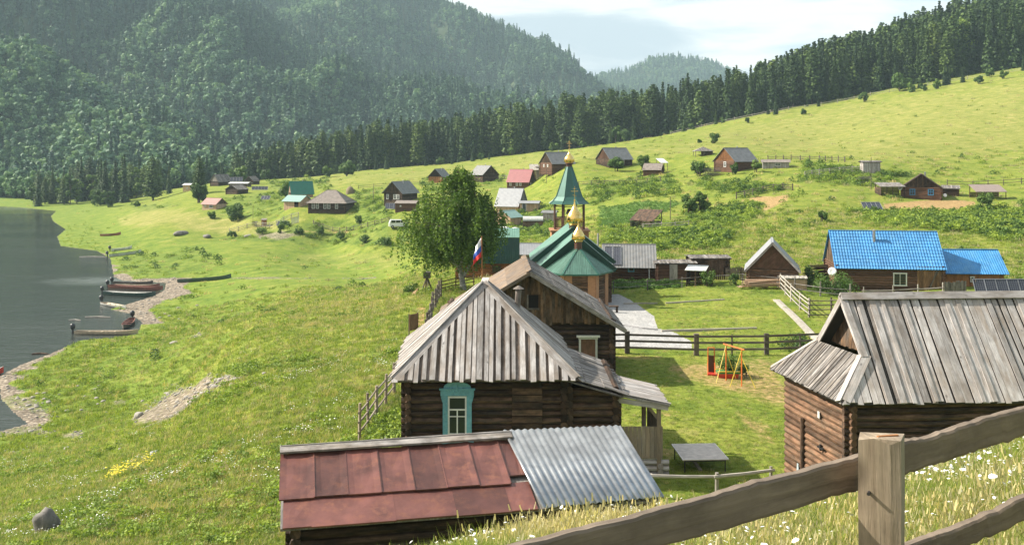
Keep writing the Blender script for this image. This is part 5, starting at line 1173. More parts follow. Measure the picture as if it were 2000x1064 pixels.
def gable_cols(mb, q, wlo, whi, lo_j):
    x = q[0].x
    while x < q[1].x:
        w_ = random.uniform(wlo, whi); xm = x + w_ / 2; f = (xm - q[0].x) / (q[2].x - q[0].x) if xm < q[2].x else (q[1].x - xm) / (q[1].x - q[2].x); zt = q[0].z + f * (q[2].z - q[0].z); zb = q[0].z - random.uniform(.0, lo_j)
        if not (.78 < xm < 1.32 and False) and zt - zb > .1:
            if .80 < xm < 1.36: mb.board((xm, q[0].y - .03, CZ - 7.0), (xm, q[0].y - .03, zt), w_ - .012, .03, (0, -1, 0)) if zt > CZ - 6.9 else None; mb.board((xm, q[0].y - .03, zb), (xm, q[0].y - .03, CZ - 7.75), w_ - .012, .03, (0, -1, 0))
            else: mb.board((xm, q[0].y - .03 - random.uniform(0, .02), zb), (xm, q[0].y - .03, zt), w_ - .012, .03, (0, -1, 0))
        x += w_
gable_cols(mb, gq, .11, .19, .22); mb.done('gable', 'brown_boards')
mb = WB(h2); mb.box(.80, 1.30, 49.40, 49.42, CZ - 7.66, CZ - 7.02, None, 'z'); mb.done('attic_opening', 'void')
mb = WB(h2); mb.board(V(.74, 49.38, -7.7), V(1.36, 49.38, -7.7), .09, .05, (0, -1, 0)); mb.board(V(.78, 49.38, -7.66), V(.78, 49.38, -7.0), .07, .04, (0, -1, 0)); mb.done('attic_frame', 'grey_shingle')
w2 = window(h2, Vector((3.78, 49.5, CZ - 9.68)) - h2.location, (1, 0, 0), (0, -1, 0), .92, 1.15, 'white_old', .1, (0, 0), 'red_logs'); 
mb = WB(h2); mb.board(V(3.2, 49.33, -9.05), V(4.36, 49.33, -9.05), .1, .12, (0, -1, 0)); mb.done('lintel', 'white_old', w2)

# --- red and zinc roofed shed in front
sh = thing('shed', 'low dark log shed with a patched rusty red sheet metal roof below the turquoise window', 'shed', (-2.2, 21.6, H(-2.2, 21.6)))
a = R(12); e = Vector((math.cos(a), math.sin(a), 0)); g = Vector((-math.sin(a), math.cos(a), 0)); O = V(-4.66, 20.0, -7.53); SL = .78 / 2.55
def S(u, v, l=0.): return O + e * u + g * v + Vector((0, 0, v * SL + l))
mb = WB(sh)
for z in np.arange(-9.9, -7.75, .21):
    for v in (.32, 2.3): p = O + g * v; mb.tube([Vector((*(p + e * .1).xy, CZ + z)), Vector((*(p + e * 8.1).xy, CZ + z))], .115, 8)
    for u in (.3, 5.3, 7.9): p = O + e * u; mb.tube([Vector((*(p + g * .1).xy, CZ + z + .1)), Vector((*(p + g * 2.45).xy, CZ + z + .1))], .115, 8)
mb.prism([Vector((*(O + e * u + g * v).xy, CZ - 9.9)) for u, v in ((.3, .32), (7.9, .32), (7.9, 2.3), (.3, 2.3))], (0, 0, 2.15)); mb.done('wall', 'dark_logs')
mb = WB(sh); mb.prism([S(0, .02, -.02), S(8.05, .02, -.02), S(8.05, 2.5, -.02), S(0, 2.5, -.02)], (0, 0, -.05)); mb.done('roof_deck', 'grey_shingle')
mb = WB(sh); rs = random.Random(3)
def sheetq(u0, u1, v0, v1, l, seam=True, tilt=0.):
    n = 5; m_ = 4; G = [[S(u0 + (u1 - u0) * i / n + tilt * j / m_, v0 + (v1 - v0) * j / m_, l + .006 * rs.uniform(-1, 1) * (0 < i < n) + (.02 * (i in (0, n)) if seam else 0)) for i in range(n + 1)] for j in range(m_ + 1)]; r = rs.random()
    for j in range(m_):
        for i in range(n): mb.face([G[j][i], G[j][i + 1], G[j + 1][i + 1], G[j + 1][i]], [(u0 + i, j), (u0 + i + 1, j), (u0 + i + 1, j + 1), (u0 + i, j + 1)], r)
    mb.board(G[0][0] + Vector((0, 0, -.01)), G[0][n] + Vector((0, 0, -.01)), .012, .03, (0, 0, 1), r)
us = [-.02, .70, 1.40, 2.11, 2.82, 3.52, 4.22, 4.92, 5.30]
for i in range(8):
    sheetq(us[i] + (0 if i else -.02), us[i + 1] - .012, .80 + (.02 if i % 2 else 0) + (.25 if i == 7 else 0), 2.42, .045 + .006 * (i % 3)); 
    if i: mb.board(S(us[i] - .006, .80, .068), S(us[i] - .006, 2.42, .068), .022, .035, (0, 0, 1), rs.random())
lo = [.05, .62, 2.32, 3.60, 4.75, 5.32]
for i in range(5): sheetq(lo[i], lo[i + 1] + .01, -.02 - .03 * (i % 2), .90, .018 + .005 * (i % 2), False)
rd = mb.done('red_roof', 'red_paint_metal')
mb = WB(sh); mb.board(S(-.05, 2.44, .13), S(5.28, 2.5, .13), .30, .05, (0, -.25, 1)); mb.board(S(-.03, 2.62, .05), S(5.3, 2.66, .05), .26, .04, (0, .6, .8)); mb.done('ridge_board', 'grey_shingle')
mb = WB(sh)
ribbed(mb, [S(5.12, 2.70, .10), S(8.02, 2.62, .10), S(8.15, -.02, .06), S(5.40, -.10, .06)], .155, .022, lift=.02); zn = mb.done('zinc_roof', 'zinc', None, True); sd = zn.modifiers.new('s', 'SOLIDIFY'); sd.thickness = .006

# --- big plank roofed barn on the right
bn = thing('barn', 'large log barn with weathered grey plank roof and hipped lower end', 'barn', (12, 31.5, H(12, 31)))
F1, F0 = V(9.62, 29.0, -7.31), V(8.77, 33.7, -7.31); FR = V(18.6, 29.45, -7.31); BR = V(18.0, 34.2, -7.31); RL, RR = V(10.42, 31.45, -4.58), V(18.3, 31.85, -4.56)
v0 = V(10.62, 30.02, -6.17); v1 = V(10.08, 32.75, -6.17)
mb = WB(bn); 
front = [F1, FR, RR, RL, v0]; back = [F0, BR, RR, RL, v1]; skirt = [F1, F0, v1, v0]
for q in (front, back, skirt): flat_face(mb, q, .05, .12)
rf = mb.done('roof', 'dark_shade')
random.seed(5); mb = WB(bn)
board_face(mb, front, 0, 1, (.14, .25), .03, .02, .05, .075, skip=.0); board_face(mb, front, 0, 1, (.10, .2), .028, .054, .04, .34, skip=.3)
board_face(mb, back, 0, 1, (.17, .27), .03, .02, .05, .02)
mb.done('roof_boards', 'grey_boards', rf)
mb = WB(bn); board_face(mb, skirt, 0, 1, (.13, .2), .03, .02, .03, .006); board_face(mb, skirt, 0, 1, (.07, .11), .02, .052, .03, .14); mb.done('skirt_boards', 'grey_shingle', rf)
mb = WB(bn); nf = (FR - F1).cross(RL - F1).normalized(); nf = nf if nf.z > 0 else -nf; ns = (F0 - F1).cross(v0 - F1).normalized(); ns = ns if ns.z > 0 else -ns
u_ = Vector((0, 0, .09)); mb.board(F1 + u_ + Vector((.12, 0, .01)), v0 + u_ + Vector((.10, 0, .02)), .24, .035, nf); mb.board(F1 + u_ + Vector((-.1, .08, 0)), v0 + u_ + Vector((-.1, .08, 0)), .2, .035, ns)
mb.board(F0 + u_, v1 + u_, .12, .04, ns); mb.board(RL + u_ + Vector((-.05, -.10, 0)), RR + u_ + Vector((0, -.10, 0)), .26, .04, nf); mb.board(RL + Vector((-.05, .1, .09)), RR + Vector((0, .1, .09)), .26, .04, (0, .7, .7))
mb.board(RL + nf * .09 + Vector((.0, 0, 0)), v0 + nf * .09, .2, .035, nf); mb.board(RL + Vector((-.03, 0, -.02)), v1 + Vector((-.03, 0, -.02)), .22, .04, (-1, 0, 0)); mb.board(RL + Vector((-.03, 0, -.02)), v0 + Vector((-.03, 0, -.02)), .22, .04, (-1, 0, 0)); mb.done('ridge_boards', 'grey_boards', rf)
mb = WB(bn); q = [v0 + Vector((.4, .05, .02)), v1 + Vector((.4, -.05, .02)), V(10.85, 31.45, -4.68)]; mb.prism(q, (.05, 0, 0)); board_face(mb, q, 0, 1, (.13, .18), .02, 0, .02, .01); mb.done('gable', 'brown_boards')
W1, W0 = Vector((9.98, 29.35, 0)), Vector((9.28, 33.25, 0)); WR = Vector((18.2, 29.8, 0)); wd = (W0 - W1).normalized(); wr_ = (WR - W1).normalized()
mb = WB(bn)
for i, z in enumerate(np.arange(-11.5, -7.35, .195)):
    mb.tube([V(*(W1 - wr_ * .22).xy, z), V(*WR.xy, z)], .105, 8)
mb.prism([V(*p.xy, -11.5) for p in (W1 + wd * .03 + wr_ * .05, WR, WR + wd * 3.5, W0 + wr_ * .05)], (0, 0, 4.1)); mb.done('wall', 'dark_logs')  # front logs in the darker timber: their shade is put into the colour
mb = WB(bn)
for i, z in enumerate(np.arange(-11.4, -7.35, .195)):
    mb.tube([V(*(W1 - wd * .22).xy, z), V(*(W0 + wd * .22).xy, z)], .108, 8)
mb.done('end_wall', 'brown_logs')  # sunlight on this end is put into the colour, paler than the front
mb = WB(bn); c = W1.lerp(W0, .70) - wr_ * .13; mb.tube([V(*c.xy, -11.2), V(*c.xy, -8.5)], .075, 8); mb.done('bracing_post', 'dark_logs')
mb = WB(bn); c = W1.lerp(W0, .42) - wr_ * .14; mb.board(V(*c.xy, -8.22), V(*c.xy, -8.02), .17, .02, -wr_); mb.done('notice', 'white_old')
mb = WB(bn); c = W1.lerp(W0, .38) - wr_ * .16; mb.board(V(*(c - wd * .18).xy, -9.1), V(*(c + wd * .18).xy, -9.1), .06, .05, (0, 0, 1)); mb.board(V(*c.xy, -9.18), V(*c.xy, -9.0), .08, .06, -wr_); mb.done('hasp', 'iron')
mb = WB(bn); c = W1.lerp(W0, .76) - wr_ * .17; mb.board(V(*c.xy, -10.55), V(*c.xy, -10.05), .26, .02, -wr_, None, .12); mb.done('rag', 'rag_blue')

# --- church
ch = thing('church', 'log church with green metal roofs, gilded onion domes and an octagonal bell tower', 'church', (5.3, 84, H(5.3, 84)))
def onion(c, r, h, parent):
    """gilded bulb on a drum: c is the foot of the bulb"""
    mb = WB(ch); pr = [(r * .62, 0), (r * .90, h * .10), (r * 1.0, h * .24), (r * .95, h * .36), (r * .72, h * .50), (r * .42, h * .64), (r * .20, h * .78), (r * .10, h * .9), (r * .06, h)]
    mb.lathe(pr, 20, c); dm = mb.done('dome', 'gold', parent, True)
    mb = WB(ch); mb.lathe([(r * .66, -.06), (r * .72, 0), (r * .66, .06)], 20, c); mb.lathe([(0, h - .02), (r * .13, h + .03), (r * .13, h + .10), (0, h + .15)], 12, c)
    for k in range(16): t_ = k * math.pi / 8; mb.tube([(c[0] + math.cos(t_) * r * 1.0, c[1] + math.sin(t_) * r * 1.0, c[2] + h * .17), (c[0] + math.cos(t_) * r * .9, c[1] + math.sin(t_) * r * .9, c[2] + h * .07)], [r * .09, r * .02], 5)
    mb.done('trim', 'gold', dm)
    mb = WB(ch); x, y, z = c; z += h + .12; s_ = r * 1.6
    mb.box(x - .018, x + .018, y - .012, y + .012, z, z + s_, None, 'z'); mb.box(x - s_ * .28, x + s_ * .28, y - .014, y + .010, z + s_ * .62, z + s_ * .62 + .04); mb.box(x - s_ * .13, x + s_ * .13, y - .014, y + .010, z + s_ * .80, z + s_ * .80 + .035); mb.board((x - s_ * .16, y, z + s_ * .36), (x + s_ * .16, y, z + s_ * .28), .03, .04, (0, -1, 0)); mb.done('cross', 'gold', dm)
AX = 5.25; AY = 78.9; rr = 2.78; ez = CZ - 9.33; az = CZ - 7.42
hexp = lambda r, k: Vector((AX + r * math.cos(R(60 * k)), AY + r * math.sin(R(60 * k)), 0))
mb = WB(ch)
for k in range(3, 7):
    a_, b_ = hexp(rr, k), hexp(rr, k + 1); a_.z = b_.z = ez; top = Vector((AX, AY, az)); q = [a_, b_, top]
    n = (b_ - a_).cross(top - a_).normalized(); n = n if n.z > 0 else -n; mb.prism([p - n * .01 for p in q], -n * .05)
    L = (b_ - a_).length; nr = int(L / .13)
    for i in range(nr * 2):
        f0, f1 = i / (nr * 2), (i + 1) / (nr * 2); up_ = .035 if i % 2 else .0
        p0, p1 = a_.lerp(b_, f0), a_.lerp(b_, f1); hh = lambda f: min(f, 1 - f) * 2
        t0, t1 = p0.lerp(top, 0) + (top - (a_ + b_) / 2) * hh(f0) , p1 + (top - (a_ + b_) / 2) * hh(f1); nn = n * (up_ + .005)
        mb.face([p0 + nn, p1 + nn, t1 + nn, t0 + nn])
        if i % 2: mb.face([p0, p0 + nn, t0 + nn, t0]); mb.face([p1 + nn, p1, t1, t1 + nn])
ar = mb.done('apse_roof', 'pale_green_sheet'); mb = WB(ch)
for k in range(3, 8): a_ = hexp(rr, k); a_.z = ez + .06; mb.board(a_, Vector((AX, AY, az + .07)), .16, .03, Vector((math.cos(R(60 * k)), math.sin(R(60 * k)), 1.4)))
for k in range(3, 7): a_, b_ = hexp(rr, k), hexp(rr, k + 1); a_.z = b_.z = ez; mb.board(a_, b_, .12, .04, Vector((math.cos(R(60 * k + 30)), math.sin(R(60 * k + 30)), 0)))
mb.done('ridge_caps', 'green_sheet', ar)
mb = WB(ch); wr2 = 2.25
for z in np.arange(CZ - 12.1, ez - .05, .2):
    for k in range(3, 7): mb.tube([hexp(wr2, k) + Vector((0, 0, z)), hexp(wr2, k + 1) + Vector((0, 0, z))], .108, 8)
mb.prism([hexp(wr2 - .03, k) + Vector((0, 0, CZ - 12.3)) for k in range(6)], (0, 0, 2.95)); mb.done('apse_wall', 'brown_logs')
mb = WB(ch)
for k in range(3, 8):
    c = hexp(wr2 + .04, k); 
    for s_ in (-60, 60) if 3 < k < 7 else ((60,) if k == 3 else (-60,)):
        d = (hexp(1, k + (1 if s_ > 0 else -1)) - hexp(1, k)).normalized(); nv = Vector((math.cos(R(60 * k + s_ / 2)), math.sin(R(60 * k + s_ / 2)), 0)); p = c + d * .26 + nv * .07
        mb.board(p + Vector((0, 0, CZ - 12.2)), p + Vector((0, 0, ez - .03)), .56, .06, nv)
mb.done('corner_boards', 'brick_orange')
onion((AX, AY, CZ - 6.92), .52, 1.42, ch); mb = WB(ch); mb.lathe([(.30, 0), (.30, .85)], 16, (AX, AY, CZ - 7.75)); mb.done('drum', 'brown_drum')
def gab(name, y0, y1, cx, hw_, zr, ze, mt='pale_green_sheet', fas='dark_green_sheet'):
    mb = WB(ch); zr += CZ; ze += CZ
    for s_ in (-1, 1):
        q = [Vector((cx, y0, zr)), Vector((cx, y1, zr)), Vector((cx + s_ * hw_, y1, ze)), Vector((cx + s_ * hw_, y0, ze))]; slab(mb, *q, th=.04); ribbed(mb, q, .25, .012, lift=.055, flat=True)
    r_ = mb.done(name, mt); mb = WB(ch)
    for s_ in (-1, 1):
        p, q_ = Vector((cx, y0 - .03, zr - .08)), Vector((cx + s_ * hw_, y0 - .03, ze - .08)); mb.board(p, q_, .34, .05, (0, -1, 0)); mb.board(p + Vector((0, -.05, .2)), q_ + Vector((0, -.05, .2)), .05, .16, (0, -1, 0))
    mb.board((cx, y0 - .05, zr + .1), (cx, y1, zr + .1), .3, .03)
    mb.prism([Vector((cx, y0 + .25, zr - .1)), Vector((cx + hw_ * .95, y0 + .25, ze)), Vector((cx - hw_ * .95, y0 + .25, ze))], (0, .05, 0)); mb.done('fascia', fas, r_); return r_
gab('altar_roof', 80.4, 85, 5.25, 3.15, -6.72, -9.35); gab('nave_roof', 85.0, 91.5, 5.2, 3.6, -6.38, -9.25)
mb = WB(ch); log_walls(mb, 0, 0, CZ - 12.6, CZ - 9.25, .22, .2, 8, rect=(2.6, 7.9, 80.9, 91.2)); mb.done('wall', 'brown_logs')
onion((5.42, 86.2, CZ - 6.12), .73, 2.0, ch); mb = WB(ch); mb.lathe([(.48, 0), (.48, .95)], 16, (5.42, 86.2, CZ - 7.05)); mb.done('drum', 'brown_drum')
# bell tower
TX, TY = 5.4, 94.0
def octp(r, k, z=0): t_ = R(45 * k + 22.5); return Vector((TX + r * math.cos(t_), TY + r * math.sin(t_), z))
mb = WB(ch); mb.box(TX - 1.72, TX + 1.72, TY - 1.72, TY + 1.72, CZ - 12.6, CZ - 7.25); mb.box(TX - 1.86, TX + 1.86, TY - 1.86, TY + 1.86, CZ - 7.25, CZ - 7.12); tw = mb.done('tower_base', 'brick_orange')
mb = WB(ch)
for k in range(8): mb.tube([octp(1.48, k, CZ - 7.12), octp(1.48, k, CZ - 4.65)], .075, 8)
for k in range(8):
    a_, b_ = octp(1.48, k), octp(1.48, k + 1)
    for z in (-6.05, -7.0, -4.95): mb.board(a_ + Vector((0, 0, CZ + z)), b_ + Vector((0, 0, CZ + z)), .07, .06)
    for i in range(1, 7): p = a_.lerp(b_, i / 7); mb.tube([p + Vector((0, 0, CZ - 7.0)), p + Vector((0, 0, CZ - 6.05))], .03, 5)
mb.done('belfry', 'brown_drum', tw)
mb = WB(ch); mb.lathe([(.34, 0), (.30, .08), (.2, .35), (.12, .45), (0, .5)], 14, (TX, TY, CZ - 5.7)); mb.done('bell', 'iron', tw)
mb = WB(ch); prof = [(2.02, -4.72), (1.62, -4.42), (1.30, -4.05), (.30, -1.25)]
for i in range(3):
    for k in range(8):
        a_, b_ = octp(prof[i][0], k, CZ + prof[i][1]), octp(prof[i][0], k + 1, CZ + prof[i][1]); c, d = octp(prof[i + 1][0], k + 1, CZ + prof[i + 1][1]), octp(prof[i + 1][0], k, CZ + prof[i + 1][1]); mb.face([a_, b_, c, d], None, .3 + .4 * ((k * 37) % 5) / 5)
mb.face([octp(2.02, k, CZ - 4.725) for k in range(8)][::-1]); sp = mb.done('spire', 'spire_green', tw)
mb = WB(ch)
for k in range(8):
    for i in range(3): mb.tube([octp(prof[i][0] + .01, k, CZ + prof[i][1] + .01), octp(prof[i + 1][0] + .01, k, CZ + prof[i + 1][1] + .01)], .025, 5)
mb.done('spire_ribs', 'green_sheet', sp)
mb = WB(ch); mb.lathe([(.28, 0), (.28, .32), (.4, .32), (.4, .40)], 14, (TX, TY, CZ - 1.30)); mb.done('drum', 'brown_drum'); onion((TX, TY, CZ - .88), .50, 1.2, ch)

# --- green gambrel building behind the birch
gb = thing('house', 'orange timber house with green steep sided metal roof between birch and church', 'house', (-2.3, 97, H(-2.3, 97))); x0, x1, y0, y1 = -5.6, .74, 96.6, 101
mb = WB(gb); log_walls(mb, 0, 0, CZ - 12.6, CZ - 10.5, .2, .1, 6, rect=(x0 + .2, x1 - .2, y0, y1)); mb.done('wall', 'orange_wood')
mb = WB(gb); q = [Vector((x0, y0 + .35, CZ - 8.25)), Vector((x1, y0 + .35, CZ - 8.25)), Vector((x1, y0 - .3, CZ - 10.65)), Vector((x0, y0 - .3, CZ - 10.65))]; slab(mb, *q, th=.04); ribbed(mb, q, .22, .014, lift=.05, flat=True); mb.done('lower_roof', 'dark_green_sheet')
mb = WB(gb); q = [Vector((x0, y0 + 2.0, CZ - 7.42)), Vector((x1, y0 + 2.0, CZ - 7.42)), Vector((x1, y0 + .25, CZ - 8.2)), Vector((x0, y0 + .25, CZ - 8.2))]; slab(mb, *q, th=.04); ribbed(mb, q, .22, .014, lift=.05, flat=True)
q = [Vector((x0, y0 + 2.0, CZ - 7.42)), Vector((x1, y0 + 2.0, CZ - 7.42)), Vector((x1, y1 + .3, CZ - 10.4)), Vector((x0, y1 + .3, CZ - 10.4))]; slab(mb, *q, th=.04); mb.done('upper_roof', 'pale_green_sheet')
mb = WB(gb)
for x in (x0 + .05, x1 - .1): mb.prism([Vector((x, y0, CZ - 10.6)), Vector((x, y0 + .4, CZ - 8.3)), Vector((x, y0 + 2.0, CZ - 7.5)), Vector((x, y1, CZ - 10.3))], (.05, 0, 0))
mb.done('gable', 'dark_green_sheet'); window(gb, Vector((-1.5, y0 - .05, CZ - 11.2)) - gb.location, (1, 0, 0), (0, -1, 0), .9, .75, 'brown_drum', bars=(2, 0))
house('shed', 'small grey metal roofed shed between the green house and the church', 'shed', 1032, 104, 2.4, 3, 1.7, .8, 'x', 0, 'grey_boards', 'zinc_far', 'sheet', boards=True)

# --- bench, tables, playground
def box_thing(name, label, cat, loc, rz, parts, group=None):
    t = thing(name, label, cat, loc, rz, group)
    for nm, mt, fn in parts:
        mb = MB(); fn(mb); mb.build(nm, mt, t)
    return t
def tl(mb):
    for x in (-.85, .85):
        for y in (-.55, .55): mb.tube([(x, y, -.1), (x, y, .46)], .025, 6)
def tf(mb):
    for y in (-.62, .62): mb.box(-.95, .95, y - .02, y + .02, .42, .46)
    for x in (-.93, .93): mb.box(x - .02, x + .02, -.6, .6, .42, .459)
tb = thing('table', 'low brown tennis table with white edge lines and thin dark legs', 'table', at(1366, 34.9), R(3))
mb = MB(); mb.box(-.80, .80, -.93, .93, .47, .50); mb.build('tabletop', 'table_top', tb); mb = MB()
for y in (-.915, .915): mb.box(-.80, .80, y - .012, y + .012, .497, .505)
for x in (-.785, .785): mb.box(x - .008, x + .008, -.90, .90, .497, .5046, None, 'y')
mb.build('edge_lines', 'white_paint', tb)
for x in (-.7, .7):
    for y in (-.8, .8): mb = MB(); mb.tube([(x, y, -.1), (x, y, .47)], .022, 6); mb.build('leg', 'iron', tb)
mb = MB(); mb.box(-.72, .72, -.83, -.80, .40, .47); mb.box(-.72, .72, .80, .83, .40, .47); mb.build('apron', 'iron', tb)
pb = thing('board', 'short loose plank leaning on the grass under the tennis table', 'board', at(1358, 34.6)); mb = MB(); mb.board((-.1, .35, .3), (.12, -.35, .02), .13, .03); mb.build('plank', 'drift_wood', pb)
bx, by, bz = at(1437, 48.6)
sw = thing('swing_frame', 'orange and yellow swing frame in the middle of the yard', 'swing frame', (bx, by, bz)); mb = MB()
for x0_, y0_ in ((-.28, .9), (.22, -.3)): mb.tube([(x0_, y0_, -.2), (x0_, y0_, 1.78)], .03, 8)
mb.tube([(-.36, 1.1, 1.78), (.30, -.5, 1.80)], .032, 8); mb.build('posts', 'orange_paint', sw); mb = MB()
for p, q in (((-.28, .9, 1.75), (-.92, .2, 0)), ((.22, -.3, 1.75), (-.45, -.7, 0)), ((.22, -.3, 1.4), (.78, -.75, 0)), ((-.28, .9, 1.5), (.3, 1.3, 0))): mb.tube([p, q], .018, 6)
mb.build('braces', 'yellow_paint', sw)
x, y, z = at(1389, 51.0); ld = thing('climbing_frame', 'small red ladder frame with dark panel left of the swing frame', 'climbing frame', (x, y, z), R(-8)); mb = MB()
for s_ in (-1, 1): mb.tube([(s_ * .16, 0, -.1), (s_ * .16, 0, 1.35)], .03, 6); mb.tube([(s_ * .18, -.45, -.1), (s_ * .18, -.1, .6)], .025, 6)
for zz in (.2, .45, 1.35): mb.tube([(-.16, 0, zz), (.16, 0, zz)], .025, 6)
mb.tube([(-.18, -.4, .05), (.18, -.4, .05)], .025, 6); mb.build('frame', 'orange_paint', ld); mb = MB(); mb.board((0, -.04, .1), (0, -.04, .95), .26, .05, (0, -1, 0)); mb.build('panel', 'brown_drum', ld); mb = MB(); mb.box(-.2, .2, -.5, 0, .02, .10); mb.build('step', 'red_paint', ld)
x, y, z = at(1421, 50.3); bt = thing('planter', 'red and green painted box planter with a yellow rim behind the swing frame', 'planter', (x, y, z)); bt.scale = (.62, .62, .8); mb = MB(); mb.prism([(-.75, -.4, 0), (.75, -.4, 0), (.85, -.45, .3), (-.85, -.45, .3)], (0, .8, 0)); mb.build('box', 'red_paint', bt); mb = MB(); mb.prism([(-.86, -.46, .3), (.86, -.46, .3), (.88, -.47, .42), (-.88, -.47, .42)], (0, .86, 0)); mb.build('band', 'green_paint', bt); mb = MB()
mb.box(-.92, .92, -.52, -.44, .43, .47); mb.box(-.92, .92, .40, .46, .43, .47); mb.build('rim', 'yellow_paint', bt)
x, y, z = at(1197, 74.5); be = thing('bench', 'small dark bench on the pale gravel beside the church', 'bench', (x, y, z)); mb = MB(); mb.box(-.42, .42, -.2, .2, .40, .47); mb.build('seat', 'dark_logs', be)
for s_ in (-1, 1): mb = MB(); mb.box(s_ * .3 - .07, s_ * .3 + .07, -.15, .15, -.1, .40); mb.build('leg', 'dark_logs', be)
x, y, z = at(808, 62.5); nb_ = thing('notice_board', 'small brown notice board standing by the rail fence left of the pyramid roof', 'notice board', (x, y, z), R(55)); mb = MB(); mb.board((0, 0, .45), (0, 0, 1.45), .85, .05, (0, -1, 0)); mb.build('panel', 'brown_new', nb_)
for s_ in (-1, 1): mb = MB(); mb.tube([(s_ * .4, .04, -.4), (s_ * .4, .04, 1.5)], .04, 6); mb.build('post', 'fence_wood', nb_)
x, y, z = at(834, 88); tr = thing('tripod_stand', 'weathered wooden tripod stand on the grass under the birch', 'stand', (x, y, z))
for k in range(4): a_ = k * 1.57 + .4; mb = MB(); mb.tube([(math.cos(a_) * .55, math.sin(a_) * .55, -.1), (0, 0, 1.3)], .07, 6); mb.build('leg', 'fence_wood', tr)
mb = MB(); mb.box(-.3, .3, -.3, .3, 1.2, 1.75); mb.build('box', 'grey_shingle', tr)
# ------------------------------------------------------------------ fences
def fence(label, pts, sp, rails, mt='fence_wood', pr=.07, rr=.045, ph=1.2, plank=False, square=False, sag=.03, name='rail_fence', thin=None, dz=0):
    """pts are (px, distance) pairs along the fence line; every post and rail is a part"""
    P = [Vector(at(*p)) for p in pts]; o = P[0].copy(); t = thing(name, label, 'fence', o)
    posts = []
    for a, b_ in zip(P[:-1], P[1:]):
        n = max(1, round((b_ - a).length / sp))
        for i in range(n): q = a.lerp(b_, i / n); posts.append(Vector((q.x, q.y, H(q.x, q.y) + dz)))
    q = P[-1]; posts.append(Vector((q.x, q.y, H(q.x, q.y) + dz)))
    for i, p in enumerate(posts):
        q = p - o; mb = MB(); r = pr * random.uniform(.85, 1.15); h = ph * random.uniform(.93, 1.08); l = random.uniform(-.04, .04)
        if square: mb.box(q.x - r, q.x + r, q.y - r * .8, q.y + r * .8, q.z - .4, q.z + h, None, 'z')
        else: mb.tube([(q.x, q.y, q.z - .4), (q.x + l, q.y, q.z + h)], [r, r * .85], 7)
        mb.build('post', mt, t)
    off = Vector((0, -pr * .9, 0))
    for a, b_ in zip(posts[:-1], posts[1:]):
        for z in rails:
            j0, j1 = random.uniform(-sag, sag), random.uniform(-sag, sag); d = (b_ - a).normalized() * .12; p, q = a - o + off - d + Vector((0, 0, z + j0)), b_ - o + off + d + Vector((0, 0, z + j1)); mb = MB()
            if plank: mb.board(p, q, rr * 2.2, .035, Vector((-(q - p).y, (q - p).x, 0)).normalized() * -1)
            else: mb.tube([p, p.lerp(q, .5) + Vector((0, 0, -sag * .5)), q], [rr, rr * .9, rr * .8], 6)
            mb.build('rail', mt, t)
    if thin:
        for f in thin: i = int(f); a = posts[i].lerp(posts[i + 1], f - i) - o; mb = MB(); mb.tube([a + off + Vector((0, 0, -.3)), a + off + Vector((0, 0, ph * .97))], .05, 6); mb.build('stake', mt, t)
    return t
fence('three rail plank fence between the pale gravel and the playground', [(1160, 57), (1225, 57), (1360, 56.4), (1497, 56.8), (1640, 57.5)], 9, (.35, .72, 1.08), 'fence_wood', .13, .055, 1.2, True, True, 0.01, thin=(2.5, 3.45))
fence('dark thin pole fence along the front of the vegetable garden', [(1198, 88), (1265, 89), (1332, 90), (1450, 89.5), (1520, 87)], 3.1, (.45, .85), 'grey_shingle', .05, .03, 1.0)
fence('pole fence running from the coop down to the corner by the plank barn', [(1524, 86), (1545, 79), (1562, 74.5), (1580, 71)], 3.2, (.25, .6, .95, 1.25), 'drift_wood', .075, .045, 1.35)
fence('short four rail fence from the corner post towards the big barn', [(1580, 71), (1624, 71), (1680, 70)], 1.9, (.2, .55, .9, 1.2), 'fence_wood', .08, .045, 1.3)
fence('dark rail fence by the bushes left of the blue tiled house', [(1552, 84), (1602, 82.5), (1660, 82)], 2.6, (.35, .75), 'grey_shingle', .07, .04, 1.3)
fence('grey rail fence in front of the blue tiled house', [(1686, 81.5), (1745, 81.5), (1842, 81.5)], 2.6, (.45, .8), 'drift_wood', .06, .04, 1.15)
t = fence('slanting three rail pole fence left of the front log house', [(702, 38.3), (735, 42.5), (770, 47)], 2.0, (.35, .75, 1.15), 'new_grey', .075, .05, 1.4)
t = fence('old pole fence climbing past the notice board to the birch', [(828, 58), (838, 64), (846, 71), (861, 80)], 2.3, (.4, .8, 1.15), 'fence_wood', .085, .055, 1.45)
fence('brown rail fence between the birch and the orange house', [(862, 86), (890, 88), (925, 90)], 1.8, (.3, .6, .9), 'brown_boards', .06, .05, 1.1)
fence('light pole fence along the bank top left of the dark hip roofed house', [(448, 258), (500, 257), (540, 255), (583, 253)], 2.4, (.35, .8, 1.2), 'drift_wood', .1, .07, 1.4)
fence('broken grey pole fence below the dark hip roofed house', [(612, 247), (650, 243), (705, 236), (760, 228)], 3.0, (.4, .9), 'fence_wood', .1, .07, 1.2)
fence('long low fence line across the slope below the small reddish hut', [(1130, 222), (1180, 219), (1240, 215), (1290, 212)], 3.2, (.4, .85), 'fence_wood', .09, .06, 1.0)
fence('pale rail fence in the upper village behind the red roofed house', [(925, 300), (985, 290), (1040, 285), (1100, 280)], 3.5, (.4, .9), 'drift_wood', .09, .07, 1.2)
fence('dark log cattle fence on the slope with orange soil below it', [(1438, 170), (1470, 172), (1510, 174), (1548, 172)], 2.0, (.3, .65, 1.0), 'fence_wood', .12, .07, 1.2)
fence('pale rail pen around weeds left of the flat roofed hut', [(1572, 186), (1600, 189), (1640, 191), (1690, 190)], 2.2, (.3, .7, 1.05), 'drift_wood', .1, .07, 1.2)
